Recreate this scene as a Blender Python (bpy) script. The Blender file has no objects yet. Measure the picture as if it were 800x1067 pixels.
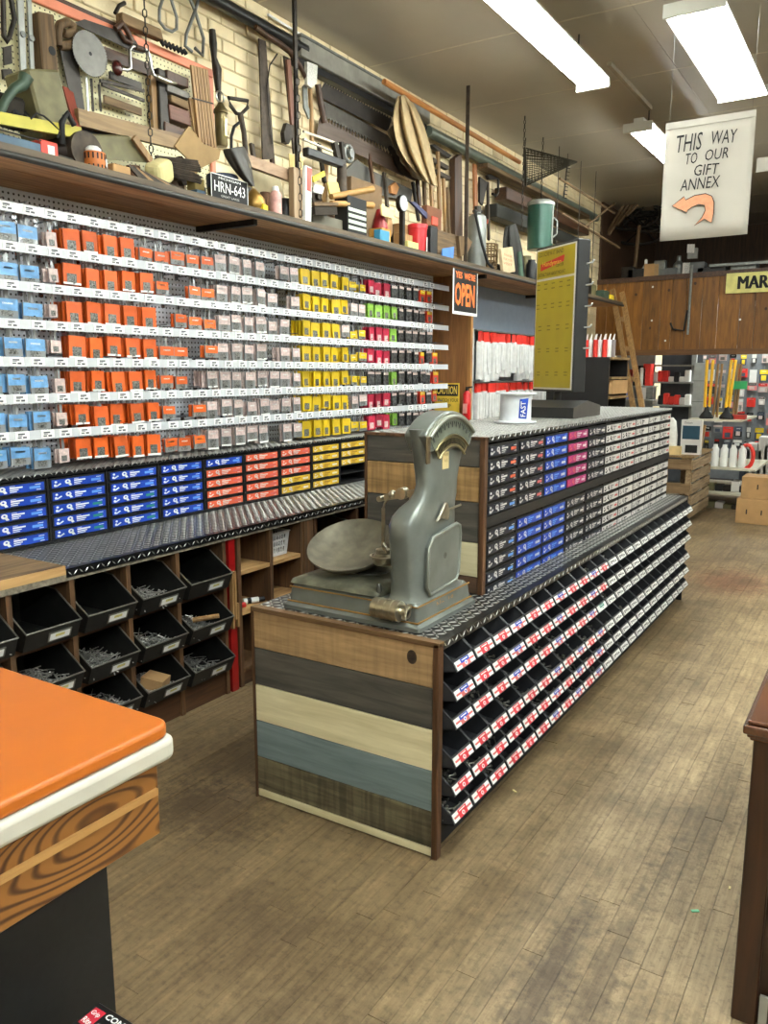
import bpy, math, random
from mathutils import Vector, Matrix
random.seed(7)
S = bpy.context.scene
COL = S.collection
# ------------------------------------------------------------------ camera
H = 1.55; FPX = 838.0; PITCH = math.atan(145.5/838); YAW = math.radians(32.0)
cd = bpy.data.cameras.new('camera'); cam = bpy.data.objects.new('camera', cd); COL.objects.link(cam)
cam.location = (0, 0, H); cam.rotation_euler = (math.pi/2-PITCH, 0, YAW)
cd.sensor_fit = 'VERTICAL'; cd.sensor_height = 24.0; cd.lens = FPX/1067*24.0; cd.clip_start = 0.05; cd.clip_end = 100
S.camera = cam
# ------------------------------------------------------------------ world, exposure
w = bpy.data.worlds.new('world'); S.world = w; w.use_nodes = True
w.node_tree.nodes['Background'].inputs[0].default_value = (0.9, 0.95, 1, 1)
w.node_tree.nodes['Background'].inputs[1].default_value = 0.05
S.view_settings.view_transform = 'Standard'; S.view_settings.look = 'None'
S.view_settings.gamma = 1.0; S.view_settings.exposure = 1.0; S.view_settings.use_curve_mapping = False
TUBE = 50.0          # radiance of the fluorescent tubes
TUBE_DIM = 27.0      # tubes along the left aisle, dimmed so the shelf goods are not overlit
CEIL = 3.73
# fluorescent fixtures, the out-of-view ones added to light the shop: (x centre, y0, y1, z of tubes, tubes, width, full housing in view)
FIXTURES = [(-1.95, 3.43, 5.87, 3.50), (-1.95, 7.0, 9.4, 3.50), (-0.35, 1.2, 3.36, 3.50), (-1.95, -3.6, -1.2, 3.50),
            (-1.08, 4.84, 6.48, 3.46), (0.6, 0.6, 2.24, 3.46), (0.6, -2.4, -0.76, 3.46), (2.4, 1.2, 3.6, 3.5), (2.4, 4.8, 7.2, 3.5), (2.4, -2.4, 0.0, 3.5), (2.4, 8.0, 10.2, 3.5)]
# ------------------------------------------------------------------ photo measuring: pixel + plane -> world point
_Fh = Vector((-math.sin(YAW), math.cos(YAW), 0)); _R = Vector((math.cos(YAW), math.sin(YAW), 0)); _Z = Vector((0, 0, 1))
_F = math.cos(PITCH)*_Fh-math.sin(PITCH)*_Z; _U = math.sin(PITCH)*_Fh+math.cos(PITCH)*_Z
def ray(u, v): return _F+_R*((u-400)/FPX)-_U*((v-533.5)/FPX)
def onx(u, v, x): d = ray(u, v); return Vector((0, 0, H))+d*(x/d.x)
def ony(u, v, y): d = ray(u, v); return Vector((0, 0, H))+d*(y/d.y)
def onz(u, v, z): d = ray(u, v); return Vector((0, 0, H))+d*((z-H)/d.z)
# ------------------------------------------------------------------ mesh builder
class MB:
    def __init__(s): s.v = []; s.f = []; s.m = []
    def add(s, vs, fs, m=0):
        o = len(s.v); s.v += [tuple(p) for p in vs]
        for f in fs: s.f.append([i+o for i in f]); s.m.append(m)
        return s
    def box(s, x0, x1, y0, y1, z0, z1, m=0):
        return s.add([(x0,y0,z0),(x1,y0,z0),(x1,y1,z0),(x0,y1,z0),(x0,y0,z1),(x1,y0,z1),(x1,y1,z1),(x0,y1,z1)],
                     [(3,2,1,0),(4,5,6,7),(0,1,5,4),(1,2,6,5),(2,3,7,6),(3,0,4,7)], m)
    def obox(s, c, size, rot=(0,0,0), m=0):
        from mathutils import Euler
        R = Euler(rot).to_matrix(); c = Vector(c); a, b, d = [q/2 for q in size]
        P = [c+R @ Vector(q) for q in ((-a,-b,-d),(a,-b,-d),(a,b,-d),(-a,b,-d),(-a,-b,d),(a,-b,d),(a,b,d),(-a,b,d))]
        return s.add(P, [(3,2,1,0),(4,5,6,7),(0,1,5,4),(1,2,6,5),(2,3,7,6),(3,0,4,7)], m)
    def bar(s, p, q, wd, th, n=(1,0,0), m=0, w2=None):
        p = Vector(p); q = Vector(q); d = (q-p).normalized(); n = Vector(n); n = (n-d*n.dot(d)).normalized(); t = d.cross(n)
        w2 = wd if w2 is None else w2
        P = []
        for c, ww in ((p, wd), (q, w2)):
            for a, b in ((-1,-1),(1,-1),(1,1),(-1,1)): P.append(c+t*(a*ww/2)+n*(b*th/2))
        return s.add(P, [(3,2,1,0),(4,5,6,7),(0,1,5,4),(1,2,6,5),(2,3,7,6),(3,0,4,7)], m)
    def cyl(s, p, q, r0, r1=None, n=12, m=0, caps=True):
        return s.tube([p, q], [r0, r0 if r1 is None else r1], n, m, caps)
    def tube(s, pts, r, n=8, m=0, caps=True, closed=False):
        pts = [Vector(p) for p in pts]; N = len(pts)
        rr = r if isinstance(r, (list, tuple)) else [r]*N
        T = []
        for i in range(N):
            if closed: d = pts[(i+1) % N]-pts[i-1]
            else: d = pts[min(i+1, N-1)]-pts[max(i-1, 0)]
            T.append(d.normalized() if d.length > 1e-9 else Vector((0,0,1)))
        a = Vector((0,0,1)) if abs(T[0].z) < .9 else Vector((1,0,0))
        u = (a-T[0]*a.dot(T[0])).normalized(); V = []
        for i in range(N):
            u = (u-T[i]*u.dot(T[i])); u = u.normalized() if u.length > 1e-6 else T[i].orthogonal().normalized()
            b = T[i].cross(u)
            for k in range(n):
                t = 2*math.pi*k/n; V.append(pts[i]+(u*math.cos(t)+b*math.sin(t))*rr[i])
        F = []
        for i in range(N if closed else N-1):
            j = (i+1) % N
            for k in range(n): F.append((i*n+k, i*n+(k+1) % n, j*n+(k+1) % n, j*n+k))
        if caps and not closed: F += [tuple(range(n-1, -1, -1)), tuple((N-1)*n+k for k in range(n))]
        return s.add(V, F, m)
    def lathe(s, prof, o=(0,0,0), n=20, m=0, axis=None, sx=1, sy=1):
        o = Vector(o); R = Matrix.Identity(3) if axis is None else Vector((0,0,1)).rotation_difference(Vector(axis)).to_matrix()
        V = []
        for r, z in prof:
            for k in range(n):
                t = 2*math.pi*k/n; V.append(o+R @ Vector((r*math.cos(t)*sx, r*math.sin(t)*sy, z)))
        F = []
        for i in range(len(prof)-1):
            for k in range(n): F.append((i*n+k, i*n+(k+1) % n, (i+1)*n+(k+1) % n, (i+1)*n+k))
        if prof[0][0] > 1e-4: F.append(tuple(range(n-1, -1, -1)))
        if prof[-1][0] > 1e-4: F.append(tuple((len(prof)-1)*n+k for k in range(n)))
        return s.add(V, F, m)
    def prism(s, pts, off, m=0):
        """planar polygon pts (3d) extruded by the vector off"""
        pts = [Vector(p) for p in pts]; off = Vector(off); n = len(pts)
        nr = Vector((0,0,0))
        for i in range(n): nr += pts[i].cross(pts[(i+1) % n])
        if nr.dot(off) > 0: pts = pts[::-1]
        V = pts+[p+off for p in pts]
        F = [tuple(range(n)), tuple(range(2*n-1, n-1, -1))]
        F += [((i+1) % n, i, n+i, n+(i+1) % n) for i in range(n)]
        return s.add(V, F, m)
    def loft(s, rings, m=0, caps=True):
        n = len(rings[0]); V = [p for r in rings for p in r]; F = []
        for i in range(len(rings)-1):
            for k in range(n): F.append((i*n+k, i*n+(k+1) % n, (i+1)*n+(k+1) % n, (i+1)*n+k))
        if caps: F += [tuple(range(n-1, -1, -1)), tuple((len(rings)-1)*n+k for k in range(n))]
        return s.add(V, F, m)
    def ball(s, c, r, n=10, m=0):
        r = r if isinstance(r, (list, tuple)) else (r, r, r); c = Vector(c); k = n//2
        rings = [[(c.x+r[0]*max(math.sin(math.pi*i/k), .02)*math.cos(2*math.pi*j/n), c.y+r[1]*max(math.sin(math.pi*i/k), .02)*math.sin(2*math.pi*j/n), c.z-r[2]*math.cos(math.pi*i/k)) for j in range(n)] for i in range(k+1)]
        return s.loft(rings, m)
    def build(s, name, mats, parent=None, smooth=None, bevel=0, origin=None, segs=1, attr=None):
        me = bpy.data.meshes.new(name)
        if origin is None:
            if parent is not None: origin = wloc(parent)
            else:
                xs = [p[0] for p in s.v]; ys = [p[1] for p in s.v]; zs = [p[2] for p in s.v]
                origin = ((min(xs)+max(xs))/2, (min(ys)+max(ys))/2, min(zs))
        ox, oy, oz = origin
        me.from_pydata([(p[0]-ox, p[1]-oy, p[2]-oz) for p in s.v], [], s.f)
        if not isinstance(mats, (list, tuple)): mats = [mats]
        for q in mats: me.materials.append(q)
        if len(mats) > 1: me.polygons.foreach_set('material_index', s.m)
        if attr is not None:
            a = me.attributes.new('rnd', 'FLOAT', 'FACE'); a.data.foreach_set('value', attr)
        if smooth:
            me.polygons.foreach_set('use_smooth', [True]*len(s.f)); me.set_sharp_from_angle(angle=math.radians(smooth))
        ob = bpy.data.objects.new(name, me); COL.objects.link(ob)
        if parent is not None:
            ob.parent = parent; pl = wloc(parent); ob.location = (ox-pl[0], oy-pl[1], oz-pl[2])
        else: ob.location = origin
        WL[ob.name] = tuple(origin)
        if bevel:
            b = ob.modifiers.new('bevel', 'BEVEL'); b.width = bevel; b.segments = segs; b.limit_method = 'ANGLE'; b.angle_limit = math.radians(40)
        return ob
WL = {}
def wloc(o): return WL[o.name]
def tag(o, label=None, cat=None, group=None, kind=None):
    if label: o['label'] = label
    if cat: o['category'] = cat
    if group: o['group'] = group
    if kind: o['kind'] = kind
    return o
def thing(name, label, cat, loc=(0,0,0), group=None):
    o = bpy.data.objects.new(name, None); COL.objects.link(o); o.location = loc; o.empty_display_size = .05; WL[o.name] = tuple(loc)
    return tag(o, label, cat, group)
def inst(o, loc, parent=None, name=None):
    c = o.copy(); COL.objects.link(c); c.parent = parent; c.location = loc
    b = wloc(parent) if parent is not None else (0,0,0); WL[c.name] = (b[0]+loc[0], b[1]+loc[1], b[2]+loc[2])
    return c
def link_mesh(name, me, loc, parent=None):
    o = bpy.data.objects.new(name, me); COL.objects.link(o); b = (0,0,0)
    if parent is not None: o.parent = parent; b = wloc(parent)
    o.location = (loc[0]-b[0], loc[1]-b[1], loc[2]-b[2]); WL[o.name] = tuple(loc)
    return o
def struct(o): o['kind'] = 'structure'; return o
ORD = 'first second third fourth fifth sixth seventh eighth ninth tenth eleventh twelfth thirteenth fourteenth fifteenth sixteenth seventeenth eighteenth nineteenth twentieth'.split()
ORD += ['twenty-'+q for q in ORD[:9]]+['thirtieth']+['thirty-'+q for q in ORD[:9]]+['fortieth']+['forty-'+q for q in ORD[:9]]
# ------------------------------------------------------------------ materials
def lin(c):
    return tuple(((q/255)/12.92 if q/255 <= .04045 else ((q/255+.055)/1.055)**2.4) for q in c)+(1,)
def nodes(name):
    m = bpy.data.materials.new(name); m.use_nodes = True; nt = m.node_tree; b = nt.nodes['Principled BSDF']
    return m, nt, b
MC = {}
def M(name, col, rough=.55, metal=0.0, var=.12, scale=14, bump=0.0, bscale=60, spec=.5, coat=0, rnd=0.0, alpha=None, trans=0):
    """plain procedural surface: base colour with noise variation and optional relief"""
    if name in MC: return MC[name]
    m, nt, b = nodes(name); L = nt.links.new; MC[name] = m
    b.inputs['Roughness'].default_value = rough; b.inputs['Metallic'].default_value = metal; b.inputs['Specular IOR Level'].default_value = spec
    if coat: b.inputs['Coat Weight'].default_value = coat; b.inputs['Coat Roughness'].default_value = .12
    if trans: b.inputs['Transmission Weight'].default_value = trans
    if alpha: b.inputs['Alpha'].default_value = alpha
    c = lin(col); g = nt.nodes.new('ShaderNodeNewGeometry')
    n = nt.nodes.new('ShaderNodeTexNoise'); n.inputs['Scale'].default_value = scale; n.inputs['Detail'].default_value = 3; L(g.outputs['Position'], n.inputs['Vector'])
    r = nt.nodes.new('ShaderNodeMapRange'); r.inputs[1].default_value = .3; r.inputs[2].default_value = .7; r.inputs[3].default_value = 1-var; r.inputs[4].default_value = 1+var; L(n.outputs[0], r.inputs[0])
    fac = r.outputs[0]
    if rnd:
        oi = nt.nodes.new('ShaderNodeObjectInfo'); r2 = nt.nodes.new('ShaderNodeMapRange'); r2.inputs[3].default_value = 1-rnd; r2.inputs[4].default_value = 1+rnd; L(oi.outputs['Random'], r2.inputs[0])
        mm = nt.nodes.new('ShaderNodeMath'); mm.operation = 'MULTIPLY'; L(fac, mm.inputs[0]); L(r2.outputs[0], mm.inputs[1]); fac = mm.outputs[0]
    v = nt.nodes.new('ShaderNodeVectorMath'); v.operation = 'SCALE'; v.inputs[0].default_value = c[:3]; L(fac, v.inputs['Scale']); L(v.outputs[0], b.inputs['Base Color'])
    if bump:
        n2 = nt.nodes.new('ShaderNodeTexNoise'); n2.inputs['Scale'].default_value = bscale; n2.inputs['Detail'].default_value = 4; L(g.outputs['Position'], n2.inputs['Vector'])
        bp = nt.nodes.new('ShaderNodeBump'); bp.inputs['Strength'].default_value = bump; bp.inputs['Distance'].default_value = .004; L(n2.outputs[0], bp.inputs['Height']); L(bp.outputs[0], b.inputs['Normal'])
    return m
def wood(name, dark, light, axis='Y', rough=.55, stretch=14, scale=3.0, rnd=.12, bump=.15, ring=0.0, coat=0):
    """procedural timber: noise stretched along the grain, tone differing piece by piece"""
    if name in MC: return MC[name]
    m, nt, b = nodes(name); L = nt.links.new; MC[name] = m
    g = nt.nodes.new('ShaderNodeNewGeometry'); oi = nt.nodes.new('ShaderNodeObjectInfo')
    off = nt.nodes.new('ShaderNodeVectorMath'); off.operation = 'MULTIPLY_ADD'; L(oi.outputs['Random'], off.inputs[0]); off.inputs[1].default_value = (3.1, 5.7, 9.3); L(g.outputs['Position'], off.inputs[2])
    mp = nt.nodes.new('ShaderNodeMapping'); sc = [scale*stretch]*3; sc['XYZ'.index(axis)] = scale; mp.inputs['Scale'].default_value = sc; L(off.outputs[0], mp.inputs['Vector'])
    n = nt.nodes.new('ShaderNodeTexNoise'); n.inputs['Scale'].default_value = 1; n.inputs['Detail'].default_value = 5; n.inputs['Roughness'].default_value = .6; n.inputs['Distortion'].default_value = .6; L(mp.outputs[0], n.inputs['Vector'])
    cr = nt.nodes.new('ShaderNodeValToRGB'); cr.color_ramp.elements[0].position = .3; cr.color_ramp.elements[0].color = lin(dark); cr.color_ramp.elements[1].position = .68; cr.color_ramp.elements[1].color = lin(light)
    src = n.outputs[0]
    if ring:
        n3 = nt.nodes.new('ShaderNodeTexNoise'); mp3 = nt.nodes.new('ShaderNodeMapping'); s3 = [ring*4]*3; s3['XYZ'.index(axis)] = ring; mp3.inputs['Scale'].default_value = s3; L(off.outputs[0], mp3.inputs['Vector'])
        n3.inputs['Scale'].default_value = 1; n3.inputs['Detail'].default_value = 1; L(mp3.outputs[0], n3.inputs['Vector'])
        mm = nt.nodes.new('ShaderNodeMath'); mm.operation = 'MULTIPLY'; mm.inputs[1].default_value = 260; L(n3.outputs[0], mm.inputs[0])
        sn = nt.nodes.new('ShaderNodeMath'); sn.operation = 'SINE'; L(mm.outputs[0], sn.inputs[0])
        mr = nt.nodes.new('ShaderNodeMapRange'); mr.inputs[1].default_value = -1; mr.inputs[2].default_value = .1; mr.inputs[3].default_value = .18; mr.inputs[4].default_value = .6; L(sn.outputs[0], mr.inputs[0])
        mx = nt.nodes.new('ShaderNodeMath'); mx.operation = 'MULTIPLY_ADD'; mx.inputs[1].default_value = .25; L(n.outputs[0], mx.inputs[0]); L(mr.outputs[0], mx.inputs[2]); src = mx.outputs[0]
    L(src, cr.inputs[0])
    r2 = nt.nodes.new('ShaderNodeMapRange'); r2.inputs[3].default_value = 1-rnd; r2.inputs[4].default_value = 1+rnd; L(oi.outputs['Random'], r2.inputs[0])
    v = nt.nodes.new('ShaderNodeVectorMath'); v.operation = 'SCALE'; L(cr.outputs[0], v.inputs[0]); L(r2.outputs[0], v.inputs['Scale']); L(v.outputs[0], b.inputs['Base Color'])
    b.inputs['Roughness'].default_value = rough
    if coat: b.inputs['Coat Weight'].default_value = coat; b.inputs['Coat Roughness'].default_value = .15
    if bump:
        bp = nt.nodes.new('ShaderNodeBump'); bp.inputs['Strength'].default_value = bump; bp.inputs['Distance'].default_value = .004; L(src, bp.inputs['Height']); L(bp.outputs[0], b.inputs['Normal'])
    return m
def emit(name, col, strength):
    m, nt, b = nodes(name); MC[name] = m
    b.inputs['Base Color'].default_value = (.8, .8, .8, 1); b.inputs['Emission Color'].default_value = lin(col); b.inputs['Emission Strength'].default_value = strength
    return m
black = M('black_paint', (22, 22, 23), .45, var=.2)
matte_black = M('matte_black', (14, 14, 14), .7, var=.2)
white = M('white_print', (232, 232, 228), .5, var=.03)
dkmetal = M('dark_iron', (52, 47, 42), .5, .7, var=.35, bump=.2)
iron = M('rusty_iron', (72, 62, 52), .65, .4, var=.4, scale=20, bump=.3)
steel = M('bright_steel', (190, 190, 185), .28, 1.0, var=.1)
galv = M('galvanised', (122, 124, 120), .45, .6, var=.2, scale=30)
silver = M('painted_silver', (158, 160, 154), .45, .3, var=.08)
red = M('red_print', (196, 40, 34), .5, var=.06)
blue = M('blue_print', (20, 62, 168), .4, var=.04)
orange = M('orange_print', (226, 98, 28), .5, var=.05)
yellow = M('yellow_print', (226, 196, 36), .5, var=.05)
kraft = M('kraft_cardboard', (176, 138, 92), .8, var=.08)
tan = wood('tan_wood', (122, 88, 50), (164, 128, 80), 'Z')
tan_y = wood('tan_wood_lengthwise', (108, 82, 50), (150, 122, 80), 'Y')
oldwood = wood('weathered_wood', (70, 52, 32), (120, 94, 62), 'Z', .75)
oldwood_y = wood('weathered_wood_lengthwise', (74, 56, 36), (132, 106, 72), 'Y', .75)
brownwood = wood('dark_brown_wood', (46, 28, 16), (84, 54, 32), 'Z', .5)
brownwood_y = wood('dark_brown_wood_lengthwise', (46, 28, 16), (84, 54, 32), 'Y', .5)
# ------------------------------------------------------------------ lettering
def lettering(s, o, right, up, wd, ht, mat, parent, name='lettering', off=.0012, shear=0, bold=0.0, depth=0.0):
    """words fitted into a wd x ht field whose lower left corner is o"""
    c = bpy.data.curves.new('t', 'FONT'); c.body = s; c.size = 1; c.shear = shear; c.offset = bold; c.resolution_u = 2
    t = bpy.data.objects.new('t', c); COL.objects.link(t)
    bpy.context.view_layer.update()
    me = bpy.data.meshes.new_from_object(t.evaluated_get(bpy.context.evaluated_depsgraph_get()))
    bpy.data.objects.remove(t); bpy.data.curves.remove(c)
    xs = [q.co.x for q in me.vertices]; ys = [q.co.y for q in me.vertices]
    x0, x1, y0, y1 = min(xs), max(xs), min(ys), max(ys)
    o = Vector(o); right = Vector(right).normalized(); up = Vector(up).normalized(); n = right.cross(up); b = Vector(wloc(parent))
    for q in me.vertices:
        q.co = o+right*((q.co.x-x0)/(x1-x0)*wd)+up*((q.co.y-y0)/(y1-y0)*ht)+n*off-b
    me.materials.clear(); me.materials.append(mat); me.name = name
    ob = bpy.data.objects.new(name, me); COL.objects.link(ob); ob.parent = parent; WL[ob.name] = tuple(b)
    return ob
# ================================================================== STRUCTURE
XW = -3.44          # mortar plane of the long left wall
DK = (.34, .30, .26, 1)
STAINS = [(-1.95, 1.93, .34, .22, DK, .8), (-2.15, 2.3, .3, .3, DK, .6), (-.62, 1.75, .07, .5, (.42, .4, .42, 1), .85), (-.50, 1.95, .06, .6, (.45, .42, .4, 1), .8), (-.9, 6.35, .35, .45, (.75, .42, .38, 1), .8), (-.36, 1.85, .12, .1, (.5, .46, .4, 1), .7), (-.42, 2.9, .12, .6, (.5, .47, .42, 1), .7), (-1.35, 1.5, .4, .25, (.6, .56, .5, 1), .6)]
def floor_mat():
    m, nt, b = nodes('worn_floor_boards'); L = nt.links.new
    g = nt.nodes.new('ShaderNodeNewGeometry'); at = nt.nodes.new('ShaderNodeAttribute'); at.attribute_name = 'rnd'
    off = nt.nodes.new('ShaderNodeVectorMath'); off.operation = 'MULTIPLY_ADD'; L(at.outputs['Fac'], off.inputs[0]); off.inputs[1].default_value = (7, 31, 3); L(g.outputs['Position'], off.inputs[2])
    mp = nt.nodes.new('ShaderNodeMapping'); mp.inputs['Scale'].default_value = (70, 5, 5); L(off.outputs[0], mp.inputs['Vector'])
    n = nt.nodes.new('ShaderNodeTexNoise'); n.inputs['Scale'].default_value = 1; n.inputs['Detail'].default_value = 5; n.inputs['Roughness'].default_value = .65; L(mp.outputs[0], n.inputs['Vector'])
    cr = nt.nodes.new('ShaderNodeValToRGB'); e = cr.color_ramp.elements
    e[0].position = .25; e[0].color = lin((124, 106, 80)); e[1].position = .75; e[1].color = lin((176, 157, 126)); L(n.outputs[0], cr.inputs[0])
    # worn patches: bare grey-brown wood where the finish is trodden off, and dark spots
    n2 = nt.nodes.new('ShaderNodeTexNoise'); n2.inputs['Scale'].default_value = 2.6; n2.inputs['Detail'].default_value = 6; n2.inputs['Roughness'].default_value = .7; L(g.outputs['Position'], n2.inputs['Vector'])
    c2 = nt.nodes.new('ShaderNodeValToRGB'); f = c2.color_ramp.elements; f[0].position = .36; f[0].color = (.42, .39, .37, 1); f[1].position = .6; f[1].color = (1, 1, 1, 1); L(n2.outputs[0], c2.inputs[0])
    mx = nt.nodes.new('ShaderNodeMix'); mx.data_type = 'RGBA'; mx.blend_type = 'MULTIPLY'; mx.inputs[0].default_value = .68; L(cr.outputs[0], mx.inputs[6]); L(c2.outputs[0], mx.inputs[7])
    n3 = nt.nodes.new('ShaderNodeTexNoise'); n3.inputs['Scale'].default_value = 38; n3.inputs['Detail'].default_value = 6; n3.inputs['Roughness'].default_value = .75; L(g.outputs['Position'], n3.inputs['Vector'])
    c3 = nt.nodes.new('ShaderNodeValToRGB'); f = c3.color_ramp.elements; f[0].position = .38; f[0].color = (.5, .48, .46, 1); f[1].position = .5; f[1].color = (1, 1, 1, 1); L(n3.outputs[0], c3.inputs[0])
    mx2 = nt.nodes.new('ShaderNodeMix'); mx2.data_type = 'RGBA'; mx2.blend_type = 'MULTIPLY'; mx2.inputs[0].default_value = .6; L(mx.outputs[2], mx2.inputs[6]); L(c3.outputs[0], mx2.inputs[7])
    # the aisle side (towards +x) is scuffed pale, the strip along the island keeps its brown varnish: a large wear pattern
    sx = nt.nodes.new('ShaderNodeSeparateXYZ'); L(g.outputs['Position'], sx.inputs[0])
    ad = nt.nodes.new('ShaderNodeMath'); ad.operation = 'MULTIPLY_ADD'; ad.inputs[1].default_value = .9; L(n2.outputs[0], ad.inputs[0]); L(sx.outputs[0], ad.inputs[2])
    wr = nt.nodes.new('ShaderNodeMapRange'); wr.inputs[1].default_value = -.62; wr.inputs[2].default_value = .05; L(ad.outputs[0], wr.inputs[0])
    tint = nt.nodes.new('ShaderNodeMix'); tint.data_type = 'RGBA'; L(wr.outputs[0], tint.inputs[0]); tint.inputs[6].default_value = (.66, .60, .50, 1); tint.inputs[7].default_value = (1.12, 1.08, 1.0, 1)
    mx3 = nt.nodes.new('ShaderNodeMix'); mx3.data_type = 'RGBA'; mx3.blend_type = 'MULTIPLY'; mx3.inputs[0].default_value = 1; L(mx2.outputs[2], mx3.inputs[6]); L(tint.outputs[2], mx3.inputs[7])
    out = mx3.outputs[2]
    # spilled and trodden-in stains, each with its own place on the boards
    for (cx, cy, rx, ry, col, amt) in STAINS:
        sb = nt.nodes.new('ShaderNodeVectorMath'); sb.operation = 'SUBTRACT'; L(g.outputs['Position'], sb.inputs[0]); sb.inputs[1].default_value = (cx, cy, 0)
        dv = nt.nodes.new('ShaderNodeVectorMath'); dv.operation = 'DIVIDE'; L(sb.outputs[0], dv.inputs[0]); dv.inputs[1].default_value = (rx, ry, 1)
        le = nt.nodes.new('ShaderNodeVectorMath'); le.operation = 'LENGTH'; L(dv.outputs[0], le.inputs[0])
        n4 = nt.nodes.new('ShaderNodeTexNoise'); n4.inputs['Scale'].default_value = 26; n4.inputs['Detail'].default_value = 6; n4.inputs['Roughness'].default_value = .7; L(g.outputs['Position'], n4.inputs['Vector'])
        su = nt.nodes.new('ShaderNodeMath'); su.operation = 'MULTIPLY_ADD'; su.inputs[1].default_value = -2.6; L(n4.outputs[0], su.inputs[0]); su.inputs[2].default_value = 1.5
        ad2 = nt.nodes.new('ShaderNodeMath'); ad2.operation = 'ADD'; L(su.outputs[0], ad2.inputs[0]); L(le.outputs[1], ad2.inputs[1])
        m4 = nt.nodes.new('ShaderNodeMapRange'); m4.inputs[1].default_value = .55; m4.inputs[2].default_value = 1.25; m4.inputs[3].default_value = amt; m4.inputs[4].default_value = 0; L(ad2.outputs[0], m4.inputs[0])
        x4 = nt.nodes.new('ShaderNodeMix'); x4.data_type = 'RGBA'; x4.blend_type = 'MULTIPLY'; L(m4.outputs[0], x4.inputs[0]); L(out, x4.inputs[6]); x4.inputs[7].default_value = col; out = x4.outputs[2]
    r2 = nt.nodes.new('ShaderNodeMapRange'); r2.inputs[3].default_value = .93; r2.inputs[4].default_value = 1.1; L(at.outputs['Fac'], r2.inputs[0])
    v = nt.nodes.new('ShaderNodeVectorMath'); v.operation = 'SCALE'; L(out, v.inputs[0]); L(r2.outputs[0], v.inputs['Scale']); L(v.outputs[0], b.inputs['Base Color'])
    b.inputs['Roughness'].default_value = .5
    bp = nt.nodes.new('ShaderNodeBump'); bp.inputs['Strength'].default_value = .25; bp.inputs['Distance'].default_value = .003; L(n3.outputs[0], bp.inputs['Height']); L(bp.outputs[0], b.inputs['Normal'])
    return m
FM = floor_mat()
fl = struct(MB().box(-3.6, 4.2, -4.2, 20, -.06, -.012).build('floor', M('floor_joint', (34, 26, 18), .8)))
rf = random.Random(3); boards = []
BW = .0585; x = -3.0
while x < 2.2:
    y = -.2-rf.random()
    while y < 11.2:
        ln = rf.uniform(.45, 1.5); boards.append((x, y, min(y+ln, 11.6))); y += ln
    x += BW
def seen(bx, by):
    q = Vector((bx, by, 0))-Vector((0, 0, H)); d = q.dot(_F)
    if d < .3: return False
    u = 400+FPX*q.dot(_R)/d; v = 533.5-FPX*q.dot(_U)/d
    return 60 < u < 800 and 560 < v < 1100 and not (-1.9 < bx < -1.1 and by > 2.1)
boards.sort(key=lambda b: (not seen(b[0], (b[1]+b[2])/2), math.hypot(b[0], (b[1]+b[2])/2)))
rest = MB(); ratt = []
for i, (bx, y0, y1) in enumerate(boards):
    q = MB() if i < 300 else rest
    h = rf.uniform(-.0008, .0004)
    q.box(bx+.0007, bx+BW-.0007, y0+.001, y1-.001, -.012, h)
    rn = rf.random()
    if i < 300: q.build('floor_board', FM, fl, attr=[rn]*6)
    else: ratt += [rn]*6
tag(rest.build('floor_boards', FM, fl, attr=ratt), kind='stuff')
# ---- ceiling: painted hardboard sheets with open seams
cmat = M('ceiling_paint', (166, 158, 142), .32, var=.05, scale=2.5, bump=.12, bscale=9, spec=.6)
ce = struct(MB().box(-3.6, 4.2, -4.2, 16.2, CEIL+.012, CEIL+.06).build('ceiling', M('ceiling_seam', (188, 178, 152), .6)))
for i in range(-4, 13):
    for j in range(4):
        a = -3.44+j*1.9; y0 = i*1.22+.62-.22
        if y0 < -4 or y0+1.22 > 16.2: continue
        MB().box(a+.001, min(a+1.9, 4.1)-.001, y0+.002, y0+1.218, CEIL, CEIL+.012).build('ceiling_panel', cmat, ce)
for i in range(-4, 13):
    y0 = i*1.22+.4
    if -4 < y0 < 16: MB().box(-3.42, 4.1, y0-.007, y0+.007, CEIL-.0015, CEIL).build('seam_glint', M('seam_glint_paint', (196, 188, 168), .6), ce)  # pale strips put the reflective gleam of the seams into colour
# ---- long left wall: cream painted bricks
cream = M('cream_brick_paint', (230, 212, 172), .6, var=.09, scale=9, bump=.35, bscale=70, rnd=.035)
wl = struct(MB().box(-3.6, XW, -4.2, 20, 0, CEIL+.05).build('wall_left', M('cream_mortar', (208, 190, 150), .8, bump=.3)))
rb = random.Random(5); bl = []
z = 2.30; k = 0
while z < CEIL-.02:
    y = 1.2+(.105 if k % 2 else 0)
    while y < 11.3:
        bl.append((y, z)); y += .212
    z += .0755; k += 1
bl = [(y, z) for y, z in bl]
bl.sort(key=lambda q: (q[1] < 2.38 or q[0] < 2.7, math.hypot(3.4, q[0], q[1]-1.55)))
bproto = None; br = MB()
for i, (y, z) in enumerate(bl):
    if i < 300:
        if bproto is None:
            bproto = MB().box(XW, XW+.011, y, y+.203, z, min(z+.069, CEIL)).build('brick', cream, wl, bevel=.005, origin=(XW, y, z)); 
        else:
            b = inst(bproto, (0,0,0), wl); o = wloc(wl); b.location = (XW-o[0]+rb.uniform(-.003, .003), y-o[1], z-o[2])
    else: br.box(XW, XW+.011+rb.uniform(-.003, .003), y, y+.203, z, min(z+.069, CEIL))
tag(br.build('bricks', cream, wl), kind='stuff')
plaster = M('pale_plaster', (190, 184, 168), .8, var=.05)
struct(MB().box(4.1, 4.2, -4.2, 20, 0, CEIL+.05).build('wall_right', plaster))
struct(MB().box(-3.6, 4.2, -4.2, -4.1, 0, CEIL+.05).build('wall_front', plaster))
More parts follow.
